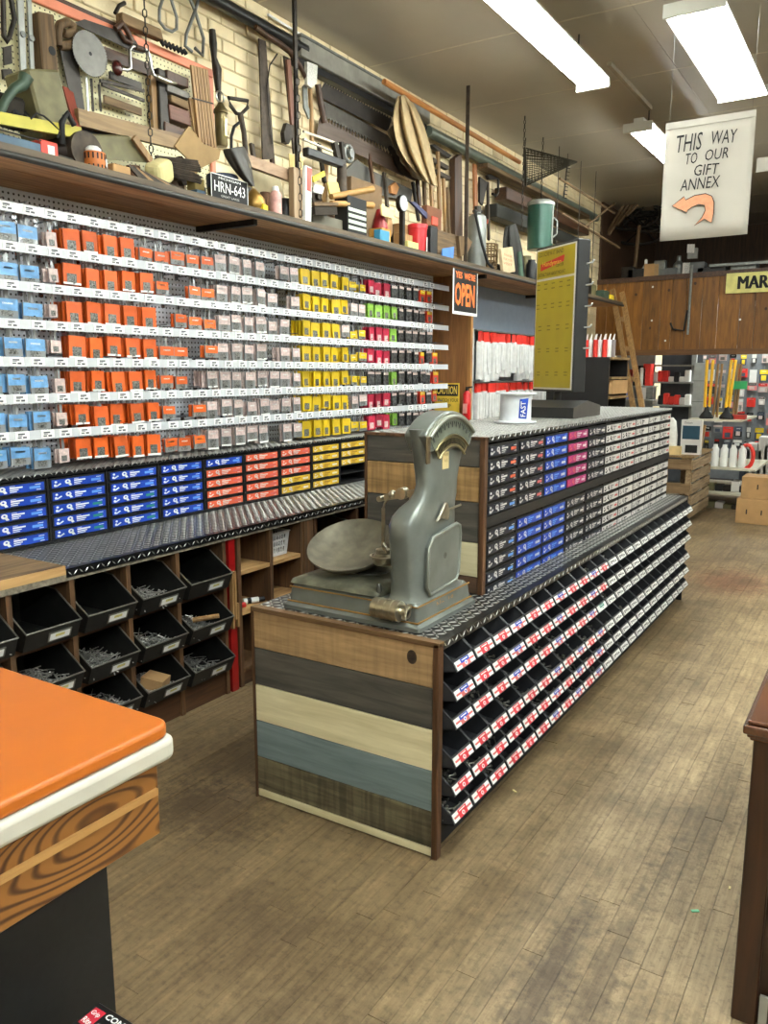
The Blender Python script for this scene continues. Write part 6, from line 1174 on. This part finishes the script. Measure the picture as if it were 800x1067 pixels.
a = ony(757, 286, LY-.03); b = ony(800, 281, LY-.03); c = ony(756, 306, LY-.03); ms = thing('marshall_sign', 'pale yellow sign with black capitals starting MARSH on the loft front', 'sign', (a.x, LY-.03, c.z)); zz1, zz0 = a.z+.01, c.z; MB().box(a.x, a.x+1.06, LY-.035, LY-.015, zz0, zz1).build('board', M('pale_yellow_sign', (222, 214, 130), .5), ms); [lettering('MARSHALL', (a.x+.13+d_, LY-.035, zz0+.045), (1,0,0), (0,0,1), .8, zz1-zz0-.085, matte_black, ms, off=.0012+d_*.02) for d_ in (0, .009, .018)]
# odds and ends on the loft edge
lo = [(655,.16,.2,dkmetal,'dark'), (664,.22,.16,black,'black'), (672,.1,.3,white,'white capped'), (680,.2,.22,kraft,'brown'), (688,.14,.26,galv,'grey'), (697,.22,.14,M('grey_case', (96, 98, 98), .6),'low grey'), (706,.14,.32,galv,'tall grey'), (716,.1,.2,offw,'pale'), (724,.24,.2,M('grey_case', (96, 98, 98), .6),'square grey'), (742,.34,.12,black,'flat black'), (775,.3,.14,galv,'flat grey')]
for j, (u, w_, h_, mt, nm) in enumerate(lo):
    p = ony(u, 285, LY+.18); q = MB(); zl = 2.551; top = zl1+h_*.85
    if j in (2, 6): q.lathe([(w_*.5, 0), (w_*.5, (top-zl)*.75), (w_*.2, (top-zl)*.86), (w_*.2, top-zl)], (p.x, LY+.2, zl), 14)
    else: q.box(p.x-w_/2, p.x+w_/2, LY+.1, LY+.1+w_*.8, zl, top)
    tag(q.build('loft_item', mt, bevel=.01), '%s item standing on the loft edge, %s from left' % (nm, ORD[j]), 'stored item', 'things stored on the loft')
p = ony(790, 277, LY-.02); tag(MB().box(ony(738, 280, LY).x, 3.0, LY+.03, LY+.06, p.z+.03, p.z+.06).build('grab_rail', galv), 'grey metal rail along the loft edge', 'rail')
rc = thing('wheel_tangle', 'dark spoked wheels and iron gear stacked high above the loft', 'wheels', ony(672, 250, 11.6))
for j, (u, v, r) in enumerate(((660,225,.35), (676,228,.33), (690,224,.36), (668,238,.42))):
    c = ony(u, v, 11.4+.1*j); q = MB(); q.tube([c+Vector((r*math.cos(6.2832*k/24), 0, .5*r*math.sin(6.2832*k/24))) for k in range(24)], .02, 6, closed=True)
    for k in range(6): q.tube([c, c+Vector((r*math.cos(1.047*k), 0, .5*r*math.sin(1.047*k)))], .012, 4)
    q.build('wheel', dkmetal, rc)
a = ony(660, 290, 11.2); b = ony(666, 235, 11.2); q = MB(); q.tube([a, b], .025, 8); q.build('prop_pole', oldwood, rc)
q = MB(); [q.tube([ony(625+k*9, 255-k*10, 11.0), ony(655+k*3, 205+k*3, 11.2)], .02, 6) for k in range(4)]; tag(q.build('antler_poles', oldwood, smooth=60), 'splayed wooden poles in the corner above the loft', 'poles')
p = ony(719, 300, LY-.05); eb = thing('electric_outlet', 'outlet box with drop conduit on the loft front', 'outlet', (p.x, LY-.05, p.z)); MB().cyl((p.x, LY-.03, zl0+.25), (p.x, LY-.03, zl1+.12), .016, n=8).build('conduit', galv, eb); c = ony(722, 264, LY-.05); MB().box(c.x-.06, c.x+.05, LY-.08, LY-.01, c.z-.06, c.z+.06).build('box', M('outlet_grey', (128, 128, 122), .5), eb); q = MB(); q.tube([(p.x-.02, LY-.03, zl0+.55), (p.x-.05, LY-.03, zl0+.3), (p.x-.18, LY-.03, zl0+.32), (p.x-.22, LY-.03, zl0+.4)], .012, 6); q.build('cord', matte_black, eb, smooth=60)
for k in range(3): c2_ = ony(717+k*2.6, 259, LY-.09); MB().box(c2_.x-.012, c2_.x+.012, LY-.1, LY-.08, c2_.z-.05, c2_.z+.05).build('switch', offw, eb)
for x, y0, y1 in ((-2.35, 13.6, 15.4), (0.4, 12, 14), (-1.5, 11.2, 12.4)): fixture(x, y0, y1, 1.92 if x < -2 else 2.38, 'low fluorescent light glowing beneath the loft' if x < -2 else 'added unseen fluorescent light over the plungers under the loft' if x < 0 else 'added unseen fluorescent light under the right part of the loft')  # the two higher ones are added behind the loft front to brighten the goods
# ================================================================== SHOP UNDER THE LOFT
cr = thing('pallet_crate', 'crate nailed up from grey pallet slats beyond the island', 'crate', (-1.82, 9.1, 0)); cx0, cx1, cy0, cy1 = -1.97, -1.68, 8.65, 9.62; czt = ony(716, 477, 8.65).z
gs = wood('grey_pallet', (110, 88, 60), (170, 146, 112), 'Y', .8); gsx = wood('grey_pallet_end', (104, 80, 52), (156, 128, 92), 'X', .8); nsl = 5; ph = (czt-.06)/nsl
for k in range(nsl): MB().box(cx1, cx1+.018, cy0, cy1, .06+k*ph, .06+k*ph+ph*.78).build('slat', gs, cr); 
for k in range(nsl): 
    if k % 2 == 0: MB().box(cx0, cx1, cy0-.018, cy0, .06+k*ph*1.0, .06+k*ph+ph*.85).build('slat', gsx, cr)
for x in (cx0, cx1-.05):
    for y in (cy0, cy1-.05): MB().box(x, x+.05, y, y+.05, 0, czt).build('corner_post', gs, cr)
MB().box(cx0+.02, cx1-.02, cy0+.04, cy1-.04, .05, .07).build('inner_floor', black, cr); MB().box(cx0-.04, cx1+.03, cy0-.04, cy1, czt, czt+.02).build('plywood_top', tan_y, cr)
zt2 = czt+.021
o = tag(MB().box(-1.83, -1.63, 8.78, 8.86, zt2, zt2+.36).build('seat_carton', offw), 'boxed white and navy toilet seat on the pallet crate', 'carton'); MB().box(-1.815, -1.645, 8.777, 8.78, zt2+.16, zt2+.3).build('print', M('petrol_print', (30, 66, 84), .5), o); MB().box(-1.78, -1.66, 8.777, 8.78, zt2+.02, zt2+.1).build('print', matte_black, o); lettering('Deluxe', (-1.80, 8.777, zt2+.32), (1,0,0), (0,0,1), .08, .022, matte_black, o)
cloth2 = [(-1.98, 8.72), (-1.86, 8.74)]; q = MB(); q.loft([rrect(-1.99, -1.86, 8.70, 8.80, zt2+h, .03, 3) for h in (0, .2)]+[rrect(-1.98, -1.88, 8.72, 8.79, zt2+.34, .02, 3), rrect(-1.95, -1.91, 8.74, 8.77, zt2+.38, .01, 3)]); tag(q.build('wrapped_roll', M('white_paper_wrap', (214, 212, 204), .6, var=.12, scale=20), smooth=40), 'white wrapped bundle standing on the crate', 'bundle')
tag(MB().box(-1.95, -1.80, 8.66, 8.72, zt2, zt2+.09).build('wood_block', M('pale_block', (214, 186, 130), .6)), 'pale wooden block at the front of the crate top', 'block')
for k in range(2): tag(MB().obox((-1.68+.02*k, 8.9+.12*k, zt2+.149), (.02, .06, .30), (0, .12, 0)).build('wood_stake', tan), ['left tan wooden stake beside the boxed seat', 'right tan wooden stake beside the boxed seat'][k], 'stake', 'stakes on the crate')
for k in range(4):
    c = ony(744+k*9.5, 486, 9.85); t = thing('white_bottle', 'white bottle on the middle gondola shelf, %s from left' % ORD[k], 'bottle', (c.x, 9.85, .56), 'white bottles'); zb2 = ony(750, 487, 9.75).z; q = MB(); q.lathe([(.04, 0), (.042, .01), (.042, .2), (.025, .225), (.025, .25)], (c.x, 9.85, zb2+.002), 14); q.build('bottle_body', white, t, smooth=40)
gd = thing('gondola', 'cream shop gondola with stepped shelves of plungers and bottles', 'shelving', (-1.5, 10.0, 0)); upm = M('gondola_grey', (150, 152, 148), .5); c = ony(726, 400, 9.9); MB().box(c.x-.06, c.x+.06, 10.0, 10.12, 0, 1.66).build('upright', upm, gd)
for k in range(6): MB().box(c.x-.061, c.x+.061, 9.998, 10.0, .25+k*.24, .254+k*.24).build('upright_joint', matte_black, gd)
xs0, xs1 = ony(728, 440, 9.8).x, ony(782, 440, 9.8).x; crm = M('cream_shelf', (196, 190, 170), .5)
for v, ex_ in ((437, -.08), (487, .1), (513, .06), (533, 0)):
    z = ony(750, v, 9.75).z; MB().box(xs0-.1, xs1+ex_, 9.7, 10.9, z-.02, z).build('shelf', crm, gd)
zsh = ony(750, 437, 9.75).z
for k, (u, h_) in enumerate(((736, .6), (757, .6))):
    c = ony(u, 430, 9.85); t = thing('plunger', '%s black rubber plunger with yellow handle on the top gondola shelf' % ('left', 'right')[k], 'plunger', (c.x, 9.85, zsh), 'plungers'); q = MB(); q.lathe([(.075, .001), (.08, .02), (.062, .05), (.03, .09), (.022, .13), (.018, .14)], (c.x, 9.85, zsh), 18); q.build('cup', matte_black, t, smooth=40)
    zt3 = ony(u, 375, 9.85).z
    for d in (-.02, .02) if k == 0 else (-.012, .016): q = MB(); q.cyl((c.x+d, 9.85+d, zsh+.13), (c.x+d*1.4+(.03 if k else 0), 9.85+d, zt3), .017, n=10); q.build('handle', M('yellow_handle', (228, 178, 40), .4), t, smooth=50)
for k, u in enumerate((745, 749, 766, 769)):
    c = ony(u, 400, 10.2); q = MB(); q.cyl((c.x, 10.2, zsh), (c.x+.02, 10.2, ony(u, 379, 10.2).z), .014, n=8); tag(q.build('broom_stick', tan, smooth=50), 'tan stick standing behind the plungers, %s from left' % ORD[k], 'stick', 'sticks behind the plungers')
c = ony(771, 431, 9.9); tag(MB().box(c.x-.1, c.x+.06, 9.85, 10.0, zsh+.001, zsh+.05).build('red_broom_head', M('red_bristles', (168, 50, 36), .8)), 'red broom head at the end of the top gondola shelf', 'broom head')
c = ony(768, 405, 10.1); tag(MB().box(c.x-.1, c.x+.1, 10.1, 10.13, 1.36, 1.45).build('green_tag', M('green_card', (46, 160, 92), .5)), 'green card hanging behind the plungers', 'card'); c = ony(778, 470, 9.85); q = MB(); zz = ony(750, 487, 9.75).z
q.tube([(c.x+.07*math.cos(6.28*k/16), 9.85, zz+.13+.13*math.sin(6.28*k/16)) for k in range(16)], .022, 8, closed=True); tag(q.build('red_hose_coil', redh, smooth=60), 'coil of red hose at the end of the middle gondola shelf', 'hose')
rg = random.Random(8)
for j, v in enumerate((513, 533)):
    z = ony(750, v, 9.75).z
    for k in range(5): c = ony(741+k*8.5, v-6, 9.9); h_ = rg.uniform(.06, .14); tag(MB().box(c.x-.045, c.x+.045, 9.85, 10.0, z+.001, z+h_).build('shelf_stock', rg.choice((black, dkmetal, M('blue_grey_stock', (62, 72, 88), .5), olive, offw)), bevel=.008), '%s item from left on the %s gondola shelf' % (ORD[k], ('third', 'lowest')[j]), 'stock', 'dark stock on the low gondola shelves')
for j, (y, z0, z1, x0, x1, r_z) in enumerate(((8.98, .002, .262, -1.265, -.88, -.12), (9.0, .263, .49, -1.235, -.86, -.06))):
    o = thing('cardboard_box', ['lower and larger of the two cardboard boxes stacked on the floor', 'upper cardboard box on the stack of two'][j], 'cardboard box', ((x0+x1)/2, y+.12, z0), 'cardboard boxes'); q = MB(); q.box(x0, x1, y-.03, y+.28, z0, z1); q.build('carton', kraft, o, bevel=.004); MB().box(x0, x1, y+.11, y+.15, z1, z1+.001).build('tape', M('brown_tape', (150, 112, 66), .4), o)
    for s in ((.25, .62) if j == 0 else (.4,)): MB().box(x0+(x1-x0)*s, x0+(x1-x0)*s+.012, y-.032, y-.03, z0+.10, z0+.15).build('handling_mark', matte_black, o)
    o.rotation_euler = (0, 0, r_z*.3)
# pegged merchandise wall far right, shelves far left under the loft
mw = thing('merchandise_wall', 'far perforated wall hung with many small coloured packages', 'display wall', (-1.0, 12.7, 0)); MB().box(-2.85, 2.0, 12.7, 12.75, 0, 1.9).build('panel', M('grey_panel', (120, 124, 128), .6), mw)
pal = [offw, redh, matte_black, galv, M('pink_card', (214, 120, 120), .5), M('blue_grey_stock', (62, 72, 88), .5), dkp, pinkish, yellow, white, clearp]
bm = [packet(.13, .17, m_, rg.choice(pal), rg.uniform(.15, .5), rg.choice(pal))[0] for m_ in pal*2]
for r in range(7):
    for k in range(21):
        o = link_mesh('hanging_package', rg.choice(bm), (-2.68+k*.14, 12.64, 1.84-r*.205)); o.rotation_euler = (0, 0, -math.pi/2+rg.uniform(-.5, .5)); o.scale = (1, rg.uniform(.5, 1.1), rg.uniform(.55, 1.1)); tag(o, 'small package on the far merchandise wall, row %s, %s from left' % (('one', 'two', 'three', 'four', 'five', 'six', 'seven')[r], ORD[k]), 'package', 'packages on the far wall')
for k in range(6):
    c = ony(778+k*6, 470, 11.4); tag(MB().box(c.x-.06, c.x+.06, 11.3, 11.5, .001, rg.uniform(.55, .75)).build('floor_stock', rg.choice((white, M('blue_grey_stock', (62, 72, 88), .5), galv, offw)), bevel=.01), 'carton on the floor before the far merchandise wall, %s from left' % ORD[k], 'carton', 'floor cartons at the far wall')
fs = thing('far_shelving', 'grey metal shelving with red goods beneath the loft', 'shelving', (-2.5, 11.5, 0))
fx0, fx1 = ony(678, 400, 11.4).x, ony(722, 400, 11.4).x
for v in (398, 422, 380): z = ony(700, v, 11.4).z; MB().box(fx0, fx1, 11.4, 11.9, z-.02, z).build('shelf', upm, fs)
for u in (678, 722): c = ony(u, 400, 11.9); MB().box(c.x-.03, c.x+.03, 11.87, 11.93, 0, 1.9).build('post', upm, fs)
MB().box(fx0, fx1, 11.95, 11.97, 0, 1.9).build('back', M('dark_grey_back', (74, 78, 84), .6), fs)
for j, v in enumerate((398, 422)):
    z = ony(700, v, 11.4).z
    for k in range(7): c = ony(683+k*5.6, v-4, 11.5); tag(MB().box(c.x-.035, c.x+.035, 11.45, 11.55, z+.001, z+rg.uniform(.07, .16)).build('boxed_goods', rg.choice((redh, offw, white, black)), bevel=.01), '%s boxed item from left on the %s far shelf' % (ORD[k], ('upper', 'lower')[j]), 'box', 'boxed goods on the far shelving')
rw = thing('far_white_rack', 'pale rack with tall red and white boxes behind the ladder', 'rack', (-2.9, 11.0, 0))
for v in (416, 402): z = ony(660, v, 11.2).z; MB().box(ony(644, v, 11.2).x, ony(680, v, 11.2).x, 11.2, 11.5, z-.02, z).build('shelf', upm, rw)
MB().box(ony(642, 400, 11.6).x, ony(682, 400, 11.6).x, 11.55, 11.58, 0, 1.95).build('back', M('pale_back', (150, 154, 160), .6), rw)
for j, (u, v0, v1, mt, w_) in enumerate(((651,385,402,redh,'red'), (663,381,400,matte_black,'black'), (668,383,402,white,'white'), (673,379,402,redh,'tall red'), (651,402,420,M('lilac_blue', (110, 120, 190), .5),'blue'), (669,403,416,offw,'pale'), (676,403,416,galv,'grey'))):
    z0 = ony(u, 402 if v1 <= 402 else 416, 11.2).z; c = ony(u, v1, 11.22); tag(MB().box(c.x-.05, c.x+.05, 11.22, 11.4, z0+.001, ony(u, v0, 11.22).z).build('boxed_goods', mt, bevel=.006), w_+' box on the pale rack behind the ladder', 'box', 'boxes behind the ladder')
# ================================================================== PAPER SIGN UNDER THE CEILING
SYp = 5.0
def sp_(u, v, e=0): return ony(u, v, SYp-e)
TL, TR, BL_, BR = sp_(694, 129), sp_(788, 115), sp_(687, 251.5), sp_(778, 242.5); xl, xr, zt4, zb4 = TL.x, TR.x, TL.z, BL_.z
sg_ = thing('paper_sign', 'hanging white paper sign handwritten THIS WAY TO OUR GIFT ANNEX with curved arrow', 'sign', ((xl+xr)/2, SYp, zb4)); pap = M('white_paper', (196, 191, 180), .7, var=.03, scale=6)
q = MB(); nx = 14; V = []
for i in range(nx+1):
    for j in range(9): t_ = i/nx; s_ = j/8; V.append((xl+(xr-xl)*t_, SYp+.012*math.sin(t_*3.4)*(1-s_)+.006*math.sin(s_*7+t_*3)*0, zb4+(zt4-zb4)*s_))
q.add(V, [(i*9+j, (i+1)*9+j, (i+1)*9+j+1, i*9+j+1) for i in range(nx) for j in range(8)]); o = q.build('sheet', pap, sg_, smooth=180); so = o.modifiers.new('s', 'SOLIDIFY'); so.thickness = .001; so.offset = 1
MB().box(xl, xr, SYp-.006, SYp+.002, zt4-.035, zt4).build('top_hem', pap, sg_)
ink = M('marker_ink', (30, 28, 30), .6); E_ = .004
def stext(s, a, b, c_, sh_=.15):   # a lower-left px, b lower-right px, c upper-left px
    A_, B_, C_ = sp_(*a, E_), sp_(*b, E_), sp_(*c_, E_); r_ = (B_-A_); lettering(s, A_, r_.normalized(), (0,0,1), r_.length, (C_-A_).z, ink, sg_, shear=sh_, off=.0005)
def z6(x, y): return (670+x/6.154, 110+y/6.154)
stext('THIS', z6(210, 305), z6(375, 280), z6(210, 195)); stext('WAY', z6(435, 250), z6(600, 235), z6(435, 165)); stext('TO', z6(270, 380), z6(345, 368), z6(270, 310)); stext('OUR', z6(395, 355), z6(545, 335), z6(395, 285)); stext('GIFT', z6(325, 452), z6(485, 438), z6(325, 382)); stext('ANNEX', z6(235, 550), z6(490, 520), z6(235, 478))
arrow = [(185,645), (262,583), (272,606), (330,576), (400,564), (440,580), (455,620), (452,690), (438,752), (392,728), (328,770), (375,718), (398,672), (392,640), (355,634), (312,652), (284,672), (279,686)]
AP = [sp_(*z6(*p), E_) for p in arrow]; q = MB(); q.prism(AP, (0, -.0006, 0)); q.build('arrow_fill', M('salmon_marker', (226, 158, 120), .7, var=.1, scale=60), sg_); q = MB(); q.tube([p-Vector((0, .0006, 0)) for p in AP], .0022, 5, closed=True); q.build('arrow_outline', ink, sg_)
q = MB(); [q.tube([(x, SYp, zt4), (x, SYp, 3.47)], .0006, 4) for x in (xl+.02, xr-.02)]; q.build('thread', clearp, sg_)
p = ony(795, 172, 7.5); tag(MB().box(p.x-.05, p.x+.25, 7.5, 7.52, p.z-.05, p.z+.06).build('ceiling_card', pap), 'small white card hanging far behind the paper sign', 'card'); 
# ================================================================== NEAR COUNTER, BROWN CABINET, FLOOR BITS
ct = thing('checkout_counter', 'checkout counter with orange top, white edge and grained wooden apron', 'counter', (-1.7, .3, 0)); OX, OY = -1.012, .925
def slabtop(z0, z1, e, r=.03): q = MB(); q.loft([rrect(-2.6, OX+e, -.9, OY+e, z0, r, 5), rrect(-2.6, OX+e, -.9, OY+e, z1, r, 5)]); return q
slabtop(.925, .951, 0).build('orange_top', M('orange_laminate', (176, 93, 22), .45, var=.02), ct, bevel=.007, segs=3, smooth=40); slabtop(.885, .9245, .006, .025).build('white_slab', M('cream_laminate', (188, 184, 171), .4, var=.02), ct, bevel=.01, segs=3, smooth=40)
fir = wood('fir_plywood', (66, 34, 12), (136, 90, 40), 'Y', .5, 10, 2.2, .03, .15, ring=1.3); MB().box(-2.5, OX-.018, -.85, OY-.022, .742, .886).build('apron', fir, ct, bevel=.004)
q = MB(); q.bar((OX-.016, -.85, .828), (OX-.016, OY-.03, .828), .012, .008, (1,0,0)); q.build('apron_bead', wood('pale_bead', (150, 108, 58), (184, 140, 84), 'Y'), ct); MB().box(-2.4, -1.164, -.8, OY-.04, 0, .744).build('black_base', M('black_panel', (15, 15, 15), .6, var=.3, scale=60), ct)
nb = thing('nail_carton', 'black carton with red badge and white lettering beside the counter base', 'carton', (-.98, .6, 0)); zc_ = .452; cA_ = onz(103, 1043, zc_); MB().box(cA_.x, cA_.x+.26, cA_.y-.34, cA_.y, .0, zc_).build('box', M('satin_black_card', (18, 18, 19), .35), nb, bevel=.003)
MB().box(cA_.x+.008, cA_.x+.034, cA_.y-.05, cA_.y-.012, zc_, zc_+.0006).build('red_badge', M('badge_red', (186, 30, 50), .5), nb); lettering('Grip', (cA_.x+.011, cA_.y-.03, zc_+.0006), (1,0,0), (0,1,0), .02, .012, white, nb, bold=.02); lettering('Rite', (cA_.x+.011, cA_.y-.047, zc_+.0006), (1,0,0), (0,1,0), .02, .012, white, nb, bold=.02)
lettering('CONTRACTOR', (cA_.x+.04, cA_.y-.022, zc_), (1,0,0), (0,1,0), .13, .012, white, nb, bold=.03); lettering('COLLATED', (cA_.x+.04, cA_.y-.042, zc_), (1,0,0), (0,1,0), .08, .009, M('grey_ink', (140, 140, 142), .5), nb); lettering('Grip-Rite', (cA_.x+.012, cA_.y-.075, zc_), (1,0,0), (0,1,0), .045, .009, white, nb)
bc_ = thing('brown_cabinet', 'glossy dark brown wooden cabinet with moulded top at the right edge', 'cabinet', (.2, 2.4, 0)); mah = wood('mahogany', (34, 18, 9), (62, 34, 17), 'Z', .4, 10, 3, .05, .05, coat=.15); mtop = wood('mahogany_top', (64, 34, 18), (108, 64, 38), 'Y', .25, 10, 3, .05, .04, coat=.6)
KX, KY, KZ = -.196, 1.905, .765
MB().box(KX, .62, KY+.02, 3.1, 0, KZ-.04).build('body', mah, bc_); MB().box(KX, KX+.055, KY, KY+.03, 0, KZ-.04).build('corner_stile', mah, bc_, bevel=.003); MB().box(KX+.055, .62, KY, KY+.03, KZ-.12, KZ-.04).build('top_rail', mah, bc_); MB().box(KX+.08, .62, KY+.008, KY+.025, .1, KZ-.13).build('door_panel', mah, bc_, bevel=.006)
q = MB()
for z0, z1, e in ((KZ-.042, KZ-.032, .008), (KZ-.034, KZ-.024, .014), (KZ-.024, KZ-.002, .022)): q.box(KX-e, .64, KY-e, 3.12, z0, z1)
q.build('top_moulding', mtop, bc_, bevel=.005, segs=3); MB().box(KX-.014, .64, KY-.014, 3.12, KZ-.002, KZ+.008).build('top', mtop, bc_, bevel=.006, segs=3)
MB().box(KX+.06, KX+.078, KY-.002, KY+.006, .0, .09).build('pale_patch', M('pale_strip', (150, 148, 138), .6), bc_); MB().box(KX+.083, KX+.089, KY-.002, KY+.008, .1, .2).build('pale_strip', M('pale_strip', (150, 148, 138), .6), bc_)
for j, (u, v, mt, s, nm) in enumerate(((724, 950, M('mint_wrapper', (120, 206, 160), .4), .022, 'mint green scrap of wrapper'), (760, 926, M('cream_scrap', (222, 208, 150), .6), .014, 'cream paper scrap'), (536, 825, M('cream_scrap', (222, 208, 150), .6), .02, 'pale chip'))):
    p = onz(u, v, .001); tag(MB().obox((p.x, p.y, .004), (s, s*.4, .003), (0, 0, .6+j)).build('floor_scrap', mt), nm+' lying on the floor boards '+('near the brown cabinet', 'close to the foot of the brown cabinet', 'beside the island toe')[j], 'litter')
# ------------------------------------------------------------------ clear away the meshes' temporary carriers
for o in list(thing_zero.children): bpy.data.objects.remove(o)
bpy.data.objects.remove(thing_zero)
